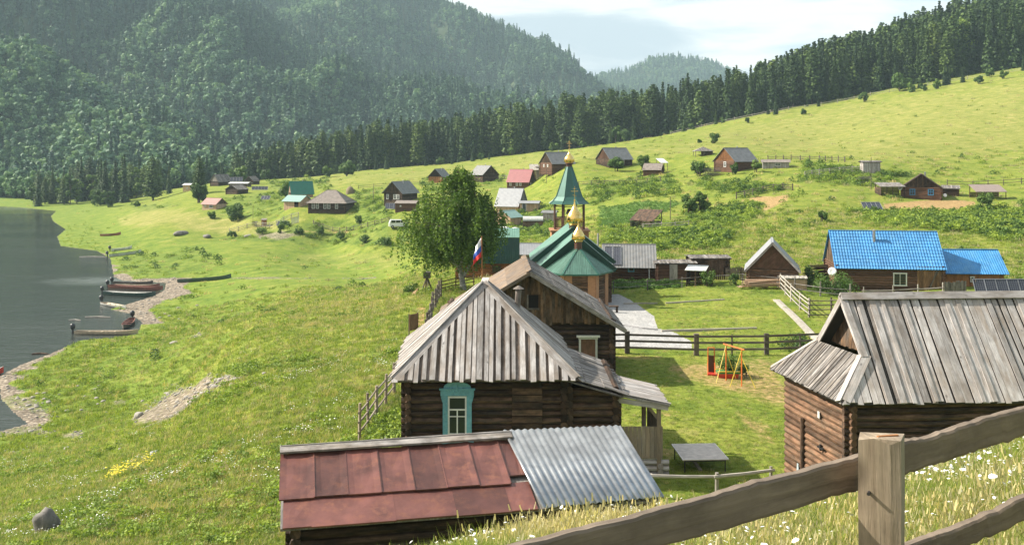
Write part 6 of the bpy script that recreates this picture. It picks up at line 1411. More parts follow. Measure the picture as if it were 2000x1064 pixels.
fence('upper fence of short dark posts above the rail pen', [(1500, 222), (1545, 222), (1600, 218), (1650, 212)], 1.9, (.5, .9), 'fence_wood', .12, .06, 1.3)
fence('long grey fence on the meadow above the corrugated shelter', [(1850, 182), (1900, 181), (1960, 180), (2030, 180)], 3.0, (.4, .9), 'fence_wood', .08, .06, 1.1)
fence('pale two rail fence piece on the slope right of the thin pole', [(1338, 172), (1382, 172)], 4.0, (.3, .55), 'new_wood', .1, .07, .7)
fence('small pen of bleached rails in front of the open animal shelter', [(1256, 134), (1292, 134), (1345, 136)], 2.0, (.3, .65, .95), 'drift_wood', .07, .05, 1.1)
fence('weathered boundary fence along the edge of the forest on the ridge', [(1310, 440), (1400, 432), (1540, 420), (1700, 418), (1850, 408), (2010, 398)], 7.5, (.5, 1.1), 'drift_wood', .14, .09, 1.6)
fence('grey fence line of posts by the back of the village below the forest', [(700, 300), (760, 300), (820, 300)], 4, (.4, .9), 'fence_wood', .08, .06, 1.2)
fence('low pole fence across the grass below the tennis table', [(1270, 31.5), (1400, 31.8), (1505, 32.3)], 3.2, (.62,), 'drift_wood', .07, .065, .72)
# pickets
def pickets(label, p0, p1, n, h, mt, wd=.1, gap_ok=True):
    A0, B0 = Vector(at(*p0)), Vector(at(*p1)); o = A0; t = thing('picket_fence', label, 'fence', o); D_ = B0 - A0
    for z in (.35, h * .75): mb = MB(); mb.board(Vector((0, .05, z)), D_ + Vector((0, .05, z)), .07, .04, (0, -1, 0)); mb.build('rail', mt, t)
    for i in range(n):
        q = D_ * (i / (n - 1)); hh = h * random.uniform(.92, 1.06); mb = MB(); mb.board(q + Vector((0, 0, -.2)), q + Vector((random.uniform(-.02, .02), 0, hh)), wd, .025, (0, -1, 0)); mb.build('picket', mt, t)
pickets('dark picket fence between the slatted shed and the small gabled cottage', (1416, 93), (1464, 91), 17, 1.15, 'fence_wood')
pickets('tall dark slab fence right of the blue tiled house', (1846, 81), (1886, 81), 13, 1.25, 'grey_shingle', .13)
pickets('white picket gate by the solar panels near the river bank fence', (570, 249), (583, 249), 7, 1.5, 'white_old', .16)
pickets('dark slatted yard fence beside the dark open fronted shed', (1380, 93.5), (1415, 93), 10, 1.9, 'dark_logs', .16)
# boards lying in the grass
for lb, pa, pb_, wdt, hh, mt in (('long pale beam lying in the grass nearest the plank fence', (1292, 65.2), (1478, 66), .14, .16, 'pale_plank'), ('thin pale beam lying across the grass closest to the garden', (1218, 80), (1284, 80.5), .12, .12, 'pale_plank'), ('pale beam lying in the grass right of the thin one by the garden', (1300, 80.4), (1415, 80.4), .12, .12, 'pale_plank')):
    a, b_ = Vector(at(*pa)), Vector(at(*pb_)); t = thing('beam', lb, 'beam', a); mb = MB(); mb.board(Vector((0, 0, .05)), b_ - a + Vector((0, 0, .05)), wdt, hh); mb.build('timber', mt, t)
pk = [Vector(at(*p)) for p in ((1516, 79.5), (1535, 74.5), (1558, 69), (1580, 64), (1604, 60))]; t = thing('plank_walk', 'narrow strip of old planks laid across the grass towards the barn', 'path', pk[0]); mb = MB()
for a, b_ in zip(pk[:-1], pk[1:]):
    for s_ in (-.14, .14): mb.board(a - pk[0] + Vector((s_, 0, .09)), b_ - pk[0] + Vector((s_ + random.uniform(-.05, .05), 0, .09)), .26, .07)
mb.build('planks', 'pale_plank', t)
lgx = at(1225, 66); t = thing('cable', 'thin dark hose lying across the pale gravel', 'hose', lgx); mb = MB(); mb.tube([(-.6, 2.2, .04), (.1, 1.5, .04), (1.1, .4, .04), (2.0, -.2, .04)], .03, 5); mb.build('hose', 'iron', t)
# near fence
nf_ = thing('rail_fence', 'rough weathered fence with two wide rails and a square post in the foreground', 'fence', (1.7, 4.6, H(1.7, 4.6)))
def rough_board(mb, pts, wd, th, seed):
    """hand-sawn rail with waney edges: many sections, front face towards the lens"""
    rs = np.random.RandomState(seed); n = 44; L = [Vector(p) for p in pts]; cum = [0]
    for a, b_ in zip(L[:-1], L[1:]): cum.append(cum[-1] + (b_ - a).length)
    def P(s_):
        for i in range(len(L) - 1):
            if s_ <= cum[i + 1] + 1e-9: return L[i].lerp(L[i + 1], (s_ - cum[i]) / (cum[i + 1] - cum[i]))
        return L[-1]
    rings = []; x = np.arange(n + 1.); top = fbm(x, x * 0 + seed, 7, 3, seed) * .011 + rs.normal(size=n + 1) * .0018; bot = fbm(x, x * 0 + 9.3 + seed, 5, 3, seed + 1) * .009 + rs.normal(size=n + 1) * .003
    for i in range(n + 1):
        s_ = cum[-1] * i / n; c = P(s_); d = (P(min(cum[-1], s_ + .02)) - P(max(0, s_ - .02))).normalized(); nn = Vector((d.y, -d.x, 0)).normalized(); up = nn.cross(d); up = up if up.z > 0 else -up
        h0, h1 = wd / 2 + bot[i], wd / 2 + top[i]; w_ = th / 2 + rs.normal() * .0012; rings.append(([c - up * h0 + nn * (w_ - .004), c - up * (h0 - .012) + nn * w_, c + up * (h1 - .012) + nn * w_, c + up * h1 + nn * (w_ - .008), c + up * h1 - nn * w_, c - up * h0 - nn * w_], s_))
    for (A1, s0), (B1, s1) in zip(rings[:-1], rings[1:]):
        us = [0, .012, wd - .012, wd + .01, wd + .01 + th, 2 * wd + th, 2 * wd + 2 * th]
        for k in range(6): k2 = (k + 1) % 6; mb.face([A1[k], A1[k2], B1[k2], B1[k]], [(us[k], s0), (us[k + 1], s0), (us[k + 1], s1), (us[k], s1)], .6)
    mb.face(rings[0][0][::-1], None, .6); mb.face(rings[-1][0], None, .6)
def Pn(px, py, D): return V((px - 1000) * D / F, D, -(py - HOR) * D / F)
mb = WB(nf_); rough_board(mb, [Pn(960, 1115, 3.85), Pn(1300, 1026, 4.28), Pn(1500, 971, 4.55), Pn(1720, 910, 4.86)], .158, .045, 4); mb.done('upper_rail', 'rail_wood', None, False)
mb = WB(nf_); rough_board(mb, [Pn(1700, 912, 4.92), Pn(1850, 867, 5.1), Pn(2060, 801, 5.35)], .150, .045, 8); mb.done('upper_rail', 'rail_wood')
mb = WB(nf_); rough_board(mb, [Pn(1700, 1118, 4.9), Pn(1860, 1048, 5.1), Pn(2060, 968, 5.3)], .115, .045, 15); mb.done('lower_rail', 'rail_wood')
mb = WB(nf_); rough_board(mb, [Pn(1100, 1290, 4.0), Pn(1500, 1200, 4.5), Pn(1740, 1105, 4.86)], .12, .045, 19); mb.done('lower_rail', 'rail_wood')
mb = WB(nf_); c = Pn(1721, 852, 4.62); az_ = R(-27); ex, ey = Vector((math.cos(az_), math.sin(az_), 0)), Vector((-math.sin(az_), math.cos(az_), 0)); rs = np.random.RandomState(2)
rings = []
ol = [(-.085, -.095), (-.02, -.10), (.05, -.098), (.092, -.09), (.095, 0), (.09, .09), (0, .1), (-.085, .095), (-.09, 0)]
for z in np.linspace(-1.5, 0, 22):
    rings.append([c + ex * (u * (1.03 - .03 * z)) * (1 + .015 * math.sin(z * 9 + u * 40)) + ey * (v_ * (1 + .02 * math.sin(z * 13))) + Vector((0, 0, z + (.012 * math.sin(u * 60 + v_ * 40) + .03 * (-v_) if z == 0 else 0))) for u, v_ in ol])
for A1, B1 in zip(rings[:-1], rings[1:]):
    for k in range(9):
        k2 = (k + 1) % 9; z0 = A1[k].z; mb.face([A1[k], A1[k2], B1[k2], B1[k]], [(k * .07, A1[k].z), (k * .07 + .07, A1[k].z), (k * .07 + .07, B1[k].z), (k * .07, B1[k].z)], .55)
mb.face(rings[-1], [(p.x * 3, p.y * 3) for p in rings[-1]], .9); mb.done('post', 'post_wood')
mb = WB(nf_)
for dx, dz in ((-.04, -.235), ): mb.tube([c + ex * dx - ey * .10 + Vector((0, 0, dz)), c + ex * dx - ey * .125 + Vector((0, 0, dz))], .008, 8)
mb.done('nail', 'iron')
mb = WB(nf_); mb.board(c + ex * -.01 + ey * -.05 + Vector((0, 0, .010)), c + ex * .07 + ey * .02 + Vector((0, 0, .010)), .014, .008); mb.done('bark_strip', 'orange_wood')

# ------------------------------------------------------------------ boats
def boat(label, px0, px1, py0, py1, beam, mt, inner, motor=True, group=None, hh=.66, name='river_boat', zl=None, dz=0, rise=.35):
    """long plank boat from stern (first pixel) to bow, lying on the water or the shore"""
    def wpt(px, py):
        D = CZ * F / (py - HOR) if zl is None else (CZ - zl) * F / (py - HOR); return Vector(((px - 1000) * D / F, D, max(0, H((px - 1000) * D / F, D)) if zl is None else H((px - 1000) * D / F, D)))
    a, b_ = wpt(px0, py0), wpt(px1, py1); L = (b_ - a).length; d = b_ - a; ang = math.atan2(d.y, d.x); pitch = math.atan2(b_.z - a.z, L)
    t = thing(name, label, 'boat', (a.x, a.y, a.z - .05 + dz), ang, group); t.rotation_euler = (0, -pitch * .9, ang)
    st = [(0, .62, 1.0), (.12, .78, .95), (.3, .96, .9), (.5, 1.0, .9), (.68, .90, .95), (.82, .66, 1.05), (.92, .36, 1.25), (1.0, .02, 1.5)]
    def ring(s_, inset=0):
        f, wv_, hv = s_; w2 = beam / 2 * wv_; top = hh * hv * (1 if inset == 0 else .98); x = L * f - (inset if f > .9 else -inset if f == 0 else 0) * 1.5; bz = max(0, (f - .75)) ** 2 * 16 * rise * hh + inset
        w2 = max(.01, w2 - inset); return [(x, -w2, top), (x, -w2 * .78, bz + hh * .25), (x, -w2 * .45, bz), (x, w2 * .45, bz), (x, w2 * .78, bz + hh * .25), (x, w2, top)]
    mb = MB(); R0 = [ring(s_) for s_ in st]; R1 = [ring(s_, .05) for s_ in st]
    for A1, B1 in zip(R0[:-1], R0[1:]):
        for k in range(5): mb.face([A1[k], B1[k], B1[k + 1], A1[k + 1]])
    mb.face(R0[0]); hl = mb.build('hull', mt, t); mb = MB()
    for A1, B1 in zip(R1[:-1], R1[1:]):
        for k in range(5): mb.face([A1[k + 1], B1[k + 1], B1[k], A1[k]])
    mb.face(R1[0][::-1])
    for i in range(len(R0) - 1):
        for k in (0, 5): mb.face([R0[i][k], R0[i + 1][k], R1[i + 1][k], R1[i][k]])
    mb.face([R0[0][0], R1[0][0], R1[0][5], R0[0][5]]); mb.build('inside', inner, t)
    for f in (.22, .42, .62): mb = MB(); w2 = beam / 2 * .88; mb.box(L * f - .12, L * f + .12, -w2, w2, hh * .72, hh * .78, None, 'y'); mb.build('seat', inner, t)
    if motor:
        mb = MB(); mb.lathe([(.0, 1.42), (.26, 1.36), (.34, 1.1), (.31, .75), (.16, .6)], 10, (-.34, 0, .05)); m_ = mb.build('motor', 'motor_black', t, True); mb = MB(); mb.box(-.44, -.22, -.09, .09, -.4, .75, None, 'z'); mb.tube([(-.1, 0, .62), (.35, .05, .68)], .025, 6); mb.build('shaft', 'motor_black', m_)
    return t
boat('long sand coloured motor boat nearest the lens on the river shore', 147, 270, 652, 653, 1.15, 'boat_tan', 'boat_tan', hh=.5)
boat('short rounded grey rowing boat with reddish inside pointing at the lens', 258, 241, 626, 644, 1.4, 'boat_dark', 'boat_red', hh=.5)
boat('small whitish boat with open seats just above the shore stones', 200, 246, 594, 604, 1.3, 'boat_white', 'boat_tan', hh=.42)
boat('long dark green motor boat moored between the red boat and the small white one', 203, 304, 575, 580, 1.2, 'boat_green', 'boat_white')
boat('dark red wooden boat with its bow on the gravel spit', 213, 318, 562, 568, 1.15, 'boat_red', 'boat_red')
boat('brown plank boat squeezed right behind the dark red one', 226, 312, 561, 563, .9, 'boat_red', 'boat_tan', False)
boat('black hulled motor boat farthest out beside the gravel spit', 222, 299, 556, 557, 1.1, 'boat_dark', 'boat_dark')
boat('long dark green canoe pulled up on the gravel where the stream comes in', 348, 452, 547, 551, 1.0, 'boat_green', 'boat_green', False, zl=.6)
boat('pale green motor boat with bow in the reeds beyond the spit', 213, 276, 502, 499, 1.1, 'boat_white', 'boat_green')
boat('farthest whitish motor boat at the reed bed', 218, 258, 492, 491, 1.1, 'boat_white', 'boat_white')
boat('rusty red boat lying on the green flat beyond the reeds', 197, 236, 461, 463, 1.2, 'boat_red', 'boat_dark', False, zl=.7)
boat('red and white boat bow entering at the left edge of the shore', -60, 7, 732, 730, 1.4, 'red_paint', 'boat_white', False, hh=.6)
for lb, px0, px1, py in (('thin dark log floating at the near shore', 62, 95, 692), ('white washed log floating out from the near boats', 134, 157, 626), ('long pale pole floating beside the small rowing boat', 166, 215, 620), ('bleached mooring pole floating beyond the green motor boat', 155, 210, 502)):
    D = CZ * F / (py - HOR); x0, x1 = (px0 - 1000) * D / F, (px1 - 1000) * D / F; t = thing('driftwood', lb, 'log', (x0, D, 0)); mb = MB(); mb.tube([(0, 0, .05), ((x1 - x0) * .5, .3, .07), (x1 - x0, .1, .05)], [.10, .12, .06], 7); mb.build('log', 'dark_logs' if 'dark' in lb else 'drift_wood', t)
# ------------------------------------------------------------------ rocks
def rock_mesh(name, r, seed, mt, parent=None, sq=(1, .8, .62), det=3):
    import bmesh
    from mathutils import noise as mn
    bm = bmesh.new(); bmesh.ops.create_icosphere(bm, subdivisions=det, radius=1)
    for v_ in bm.verts:
        p = v_.co.copy(); d = 1 + .30 * mn.noise(p * 1.1 + Vector((seed * 3.1, 0, 0))) + .12 * mn.noise(p * 3 + Vector((0, seed, 0))) + .04 * mn.noise(p * 8)
        v_.co = Vector((p.x * sq[0], p.y * sq[1], p.z * sq[2])) * d * r
    me = bpy.data.meshes.new(name); bm.to_mesh(me); bm.free(); me.shade_smooth(); me.materials.append(MT[mt]); o = bpy.data.objects.new(name, me); return o
def rock(label, px, py, wpx, mt, seed, sq=(1, .8, .62), D=None, name='boulder', group=None):
    x, y, z = ground_at(px, py) if D is None else at(px, D); r = wpx / 2 * y / F; o = rock_mesh(name, r, seed, mt, None, sq); link(o); o.location = (x, y, z + r * .12); o.rotation_euler = (0, 0, seed); tag(o, label, 'rock', group); return o
bb = rock('big upright grey boulder alone on the grass at the lower left', 90, 1036, 50, 'rock', 1, (.92, .8, 1.05)); bb.location.z += .28
rock('light grey rock in the grass above the yellow flowers', 303, 889, 24, 'zinc_rock', 2)
rock('pale rock at the lower end of the stony gully', 271, 815, 20, 'pale_rock', 3, (1, .8, .9)); rock('flat dark boulder at the foot of the far bank', 352, 458, 30, 'rock', 4, (1, .7, .4))
rock('long low dark rock right of the flat boulder by the far bank', 404, 462, 26, 'rock', 5, (1, .6, .3)); rock('flat white stone in the grass above the near shore', 340, 670, 17, 'pale_rock', 6, (1, .8, .4))
rock('whitish rock low on the far bank in the weeds', 485, 466, 18, 'pale_rock', 7, (1, .7, .5))
rs = random.Random(4); ST = [rock_mesh('stone', 1, 20 + i, 'pale_rock', None, (1, .8, .5), 2) for i in range(4)]
n = 0
for cx_, cy_, rx, ry, k in ((370, 770, 90, 25, 26), (60, 800, 60, 40, 22), (310, 600, 40, 40, 10), (180, 780, 90, 40, 14), (460, 742, 90, 10, 8), (160, 900, 110, 40, 8), (420, 600, 120, 50, 8)):
    for i in range(k):
        px, py = cx_ + rs.gauss(0, .5) * rx, cy_ + rs.gauss(0, .5) * ry; x, y, z = ground_at(px, py)
        if pip(np.array([x]), np.array([y]), RIV)[0] or z < .03: continue
        o = ST[n % 4] if n < 4 else ST[n % 4].copy(); link(o); s_ = rs.uniform(.10, .30); o.scale = (s_, s_, s_); o.location = (x, y, z + s_ * .1); o.rotation_euler = (0, 0, rs.uniform(0, 6)); tag(o, 'pale loose stone lying on the shore or in the gully', 'stone', 'loose pale stones of the shore and the gully'); n += 1

# ------------------------------------------------------------------ dog
dx, dy, dz_ = at(811, 84.5); dg = thing('dog', 'small tan dog lying in the grass near the tripod stand', 'dog', (dx, dy, dz_), R(-60))
def skin(name, joints, edges, rad, mt, parent, sub=2):
    me = bpy.data.meshes.new(name); me.from_pydata(joints, edges, []); o = link(bpy.data.objects.new(name, me), parent); o.modifiers.new('skin', 'SKIN'); sm_ = o.modifiers.new('sub', 'SUBSURF'); sm_.levels = sm_.render_levels = sub
    for v_, r in zip(me.skin_vertices[0].data, rad): v_.radius = (r, r)
    me.skin_vertices[0].data[0].use_root = True; me.materials.append(MT[mt]); return o
J = [(-.25, 0, .22), (0, 0, .24), (.25, 0, .26), (.38, 0, .40), (.46, 0, .50), (.58, 0, .47), (-.38, 0, .16), (-.55, .12, .08),
     (.28, .09, .12), (.46, .09, .04), (.28, -.09, .12), (.46, -.09, .04), (-.22, .12, .12), (-.05, .15, .05), (-.22, -.12, .12), (-.05, -.15, .05), (.43, .05, .60), (.43, -.05, .60)]
E_ = [(0, 1), (1, 2), (2, 3), (3, 4), (4, 5), (0, 6), (6, 7), (2, 8), (8, 9), (2, 10), (10, 11), (0, 12), (12, 13), (0, 14), (14, 15), (4, 16), (4, 17)]
skin('body', J, E_, [.13, .14, .15, .09, .09, .04, .05, .03, .05, .03, .05, .03, .07, .035, .07, .035, .03, .03], 'dog_fur', dg)

# ------------------------------------------------------------------ the birch and other single trees and bushes
def drooping_birch():
    x, y, z = at(905, 86); t = thing('birch_tree', 'big drooping green birch beside the church and the orange house', 'birch tree', (x, y, z)); rs = np.random.RandomState(3)
    mb = MB(); limbs = []; base = Vector((0, 0, -.3)); fork = Vector((-.35, 0, 2.0)); mb.tube([(.05, 0, -.3), (-.12, 0, .9), fork], [.30, .24, .20], 9)
    leaders = [[fork, Vector((-.9, .3, 4.5)), Vector((-1.1, .2, 7.3)), Vector((-.8, .1, 9.7))], [fork, Vector((.6, -.3, 4.2)), Vector((1.1, -.2, 6.6)), Vector((1.0, 0, 8.9))], [fork, Vector((-2.2, .2, 3.6)), Vector((-3.1, .4, 5.2)), Vector((-3.5, .2, 6.4))], [Vector((0, 0, 1.2)), Vector((1.2, .4, 3.2)), Vector((2.3, .5, 5.0)), Vector((2.9, .3, 6.7))]]
    for L in leaders: mb.tube(L, [.17, .12, .07, .02], 7)
    C = []; tone = []
    def env(z): return np.interp(z, [1.0, 2.5, 4.5, 6.5, 8.5, 10.3], [3.9, 4.6, 4.75, 4.2, 3.0, .7])
    lb_ = MB()
    for i in range(215):
        L = leaders[rs.randint(4)]; f = rs.uniform(.25, 1) * 3; k = min(2, int(f)); st = L[k].lerp(L[k + 1], f - k); az = rs.uniform(0, 6.28); zt = min(10.2, st.z + rs.uniform(-.3, 1.6)); rmax = env(zt) * rs.uniform(.3, 1.12)
        e = Vector((math.cos(az) * rmax * (1.18 if math.cos(az) < 0 else (.72 if zt < 4.8 else .9)) - .25, math.sin(az) * rmax, zt)); mid = st.lerp(e, .55) + Vector((0, 0, .5)); lb_.tube([st, mid, e], [.04, .022, .008], 5)
        tn = rs.uniform(-.3, .3)
        for s_ in range(11):       # hanging twigs
            g = rs.uniform(.3, 1) ** .6; p0 = (st.lerp(mid, g / .55) if g < .55 else mid.lerp(e, (g - .55) / .45)) + Vector(rs.normal(size=3) * .28); ln = rs.uniform(.7, 2.0) * (1.25 if rmax > 3 else 1) * min(1, .35 + p0.z / 6)
            sw_ = Vector((rs.normal() * .12, rs.normal() * .12, -1)); m_ = int(ln * 14)
            for j in range(m_):
                h = (j + .5) / m_; q = p0 + sw_ * ln * h + Vector(rs.normal(size=3) * .085)
                if q.z > (.75 if q.x < 1.2 else 1.6): C.append(q); tone.append(min(1, max(0, .5 + tn + .25 * (rmax / 4.6 - .5) + rs.uniform(-.28, .28))))
    tk = mb.build('trunk', 'birch_bark', t); lb_.build('branches', 'bark', t); Vv, Fq = leaf_tris(np.array(C), .165, rs, up=.0, aspect=1.3); np_mesh('crown', Vv, Fq, tone, 'birch_leaf', t)
drooping_birch()
def bush(label, px, D, h, cr, seed, n=900, leaf=None, mt='bush_leaf', name='bush', cat='bush', group=None, z0=.02, **k): return broadleaf(name, label, cat, at(px, D), h, cr, seed, n, leaf or max(.18, D * .0019), z0, mt, lobes=k.pop('lobes', 14), stems=k.pop('stems', 3), group=group, **k)
bush('round green bush on the slope right of the last grey roofed house', 1258, 236, 4.3, 2.1, 11, 1500); bush('round bush hiding the gable of the house right of the spire', 1204, 238, 3.4, 2.3, 12, 1500)
bush('bushy shrub left of the orange gabled house', 1366, 208, 3.3, 2.3, 13, 1300); bush('young leafy tree in front of the orange gable', 1434, 201, 3.0, 1.1, 14, 900); bush('young round tree at the right corner of the orange gabled house', 1476, 201, 2.9, 1.3, 15, 900)
bush('lone round bush on the open upper meadow', 1394, 292, 3.3, 1.8, 16, 900); bush('dark tall bush, left of the pair above the open shelter', 1346, 158, 3.4, 1.5, 17, 1500, z0=.02); bush('dark tall bush, right of the pair above the open shelter', 1370, 159, 3.6, 1.7, 18, 1500)
bush('round bush beside the corrugated shelter on the right', 1925, 153, 2.9, 1.5, 19, 1200); bush('large grey green willow bush in the middle of the village', 560, 300, 5.2, 3.3, 20, 1600); bush('rounded willow left of the pinkish cottage', 388, 312, 6.6, 3.4, 21, 2200)
bush('loose green shrub between the pinkish cottage and the outhouse', 459, 270, 4.6, 3.2, 22, 1500); bush('low bush in front of the pinkish cottage', 413, 277, 2.2, 1.5, 23, 700); bush('round light green bush at the forest foot left of the pole', 677, 420, 6.6, 4.0, 24, 1600); bush('darker round bush left of the light green one at the forest foot', 643, 425, 5.0, 3.0, 25, 1200)
bush('green currant bush behind the small white roofed lean-to', 1383, 89.5, 1.5, 1.0, 26, 900, .14); bush('narrow bush in front of the picket fence', 1434, 89, 1.3, .55, 27, 500, .13); bush('broad green bush left of the blue tiled house', 1632, 84.5, 1.6, 2.2, 28, 2200, .15); bush('leafy bush between coop and dark firewood stack', 1580, 88, 1.9, 1.0, 29, 900, .14)
bush('low dark shrub by the plank fence near the big barn', 1545, 58.6, .9, 1.5, 30, 1200, .11); bush('single small dark bush on the grass above the blue roof', 1606, 137, 1.6, .8, 31, 500); bush('small rounded bush at the upper left of the far bank', 267, 380, 2.0, 1.3, 32, 300)
bush('tall shrub under the birch on the left side', 800, 88.5, 1.2, .9, 33, 500, .14); bush('leafy plant growing in the painted planter', 1423, 50.5, 1.1, .65, 34, 700, .10, z0=.3); bush('tall weeds behind the painted planter', 1449, 50.8, .9, .5, 35, 400, .09)
bush('round pale tree standing in front of the ridge forest', 1757, 412, 10.0, 4.6, 36, 2600, .8, trunk_r=.25, stems=1); bush('leafy tree at the forest edge in the middle of the belt', 1202, 452, 9.0, 3.6, 37, 1500, .9, stems=1); bush('young broadleaf tree under the belt near the spire', 1222, 448, 7.0, 3.0, 38, 1200, .9, stems=1)
bush('tall light green birch standing out of the ridge forest', 1878, 428, 25, 6.5, 39, 5200, .95, mt='weed_leaf', name='birch_tree', cat='birch tree', stems=1, z0=.12, lobes=30, trunk_r=.4); bush('second pale birch left of the tallest one on the ridge', 1835, 436, 19, 5.0, 40, 3500, .95, mt='bush_leaf', name='birch_tree', cat='birch tree', stems=1, z0=.12, lobes=24, trunk_r=.35); bush('rounded broadleaf tree on the ridge at the right edge', 1983, 428, 16, 5.5, 41, 3000, .95, name='broadleaf_tree', cat='tree', stems=1, lobes=22, trunk_r=.3); bush('mid height broadleaf tree on the ridge left of the pale birches', 1702, 446, 21, 5.0, 42, 3200, .95, name='broadleaf_tree', cat='tree', stems=1, lobes=24, trunk_r=.3)
bush('pale broadleaf tree at the river end of the belt', 516, 470, 13, 4.4, 43, 1800, .9, name='broadleaf_tree', cat='tree', stems=1, trunk_r=.2); bush('rounded tree at the back of the village by the dark solar panels', 452, 400, 6.5, 3.0, 44, 1200, .8, stems=1); bush('low leafy tree right of the dark solar panels', 474, 400, 7.5, 3.4, 45, 1200, .8, stems=1)
for i, (px, py) in enumerate(((455, 462), (512, 459), (548, 461), (586, 463), (625, 466), (668, 470), (712, 476), (752, 478), (700, 441), (560, 447))):
    x, y, z = ground_at(px, py); t_ = broadleaf('bush', 'low shrub at the foot of the grassy bank below the village', 'bush', (x, y, z), 1.7 + .3 * (i % 3), 1.5 + .4 * (i % 2), 140 + i, 420, .36, .02, lobes=8, stems=2, group='low shrubs along the foot of the village bank')
# trees on the river bank, left
for lb, px, D, h, k, sx in (('wide dark cedar standing alone on the far river bank', 299, 405, 18.0, 2, 1.35), ('tall dark pointed spruce left of the wide cedar', 243, 425, 21, 5, 1.15), ('second dark spruce close behind the pointed one', 225, 430, 19, 0, 1.1), ('dark spruce at the left hand edge of the bank trees', 205, 432, 19, 0, 1.1), ('thick dark spruce above the willow and the pinkish cottage', 390, 345, 13.5, 2, 1.05), ('slim spruce behind the wide cedar', 330, 425, 12.5, 1, 1.0)):
    z = H((px - 1000) * D / F, D); place_conifer(k, (px - 1000) * D / F, D, z - .2, h / KINDS[k][1], lb, None, sx)
rs = random.Random(9)
for i in range(44):
    px = 66 + i * 5.6 + rs.uniform(-4, 4); D = rs.uniform(445, 500) if px < 150 else rs.uniform(440, 480); h = rs.uniform(12, 18) + (3 if px > 130 else 0)
    if i % 3: place_conifer(rs.choice([0, 2, 4, 3]), (px - 1000) * D / F, D, H((px - 1000) * D / F, D) - .3, h / 21, 'dark conifer in the small wood on the river bend', 'conifers of the small wood on the river bend')
    else: bush('leafy tree in the small wood on the river bend', px, D, h * .8, 3.4, 60 + i, 700, .95, group='leafy trees of the small wood on the river bend', name='broadleaf_tree', cat='tree', stems=1, trunk_r=.18)
bush('low leafy clump at the foot of the river bank trees', 190, 425, 7.5, 3.6, 80, 1100, .8, stems=1); bush('light leafy tree under the dark spruces on the river bank', 212, 408, 8, 3.3, 81, 1100, .8, stems=1)
for i in range(24):
    px = rs.uniform(330, 480); D = rs.uniform(470, 560); h = rs.uniform(9, 15); place_conifer(rs.choice([0, 1, 4, 5]), (px - 1000) * D / F, D, H((px - 1000) * D / F, D) - .3, h / 21, 'conifer among the trees behind the left end of the village', 'conifers behind the left end of the village')
for i, (px, D, s_) in enumerate(((1310, 442, 2.2), (1352, 436, 3.4), (1410, 428, 2.4), (1460, 395, 2.2), (1570, 395, 2.6), (1688, 400, 4.0), (1780, 402, 4.2), (1805, 398, 3.6), (1832, 396, 4.0), (1912, 385, 3.2), (1935, 398, 3.8), (1960, 385, 3.4), (1366, 300, 1.2), (1000, 455, 4.0), (860, 455, 4.0), (940, 455, 3.4), (1080, 452, 4.6), (1140, 448, 3.8))):
    bush('shrub standing along the meadow edge below the forest belt', px, D, s_, s_ * .55, 90 + i, 420, .75, group='shrubs along the forest edge', lobes=8)

# ------------------------------------------------------------------ grass, weeds, flowers, pebbles
def blades(n, h, wd, spread, seed, mt, lean=.35, heads=0, name='k'):
    rs = np.random.RandomState(seed); VV = []; FF = []; rn = []
    for i in range(n):
        a, b_ = rs.uniform(0, 6.28, 2); r0 = spread * math.sqrt(rs.uniform()); hh = h * rs.uniform(.5, 1.1); p = np.array([math.cos(a) * r0, math.sin(a) * r0, -.04]); d = np.array([math.cos(b_), math.sin(b_), 0]); s_ = np.array([-d[1], d[0], 0]) * wd * rs.uniform(.6, 1.3) / 2; l = lean * rs.uniform(.2, 1.3) * hh; tn = rs.uniform()
        m_ = p + d * l * .3 + np.array([0, 0, hh * .55]); t_ = p + d * l + np.array([0, 0, hh * rs.uniform(.8, 1)]); k = len(VV); VV += [p - s_, p + s_, m_ + s_ * .8, m_ - s_ * .8, t_ + s_ * .15, t_ - s_ * .15]; FF += [(k, k + 1, k + 2, k + 3), (k + 3, k + 2, k + 4, k + 5)]; rn += [tn * .8, tn * .8 + .2]
        if heads and i < heads:
            q = t_; w2 = np.array([-d[1], d[0], 0]) * wd * 2.0; k = len(VV); VV += [q - w2, q + w2, q + w2 * .6 + d * .03 + np.array([0, 0, .09 * h / .4]), q - w2 * .6 + d * .03 + np.array([0, 0, .09 * h / .4])]; FF += [(k, k + 1, k + 2, k + 3)]; rn += [1.]
    return np_mesh(name, np.array(VV), np.array(FF), rn, mt, None, False)
def weed(n, h, r, leaf, seed, mt):
    rs = np.random.RandomState(seed); C = rs.normal(size=(n, 3)) * np.array([r * .45, r * .45, 0]); C[:, 2] = rs.uniform(0, 1, n) ** .7 * h * np.exp(-(C[:, 0] ** 2 + C[:, 1] ** 2) / (r * r) * .8); Vv, Fq = leaf_tris(C, leaf, rs, up=.9)
    return np_mesh('k', Vv, Fq, np.clip(C[:, 2] / h * .7 + rs.uniform(0, .4, n), 0, 1), mt, None, False)
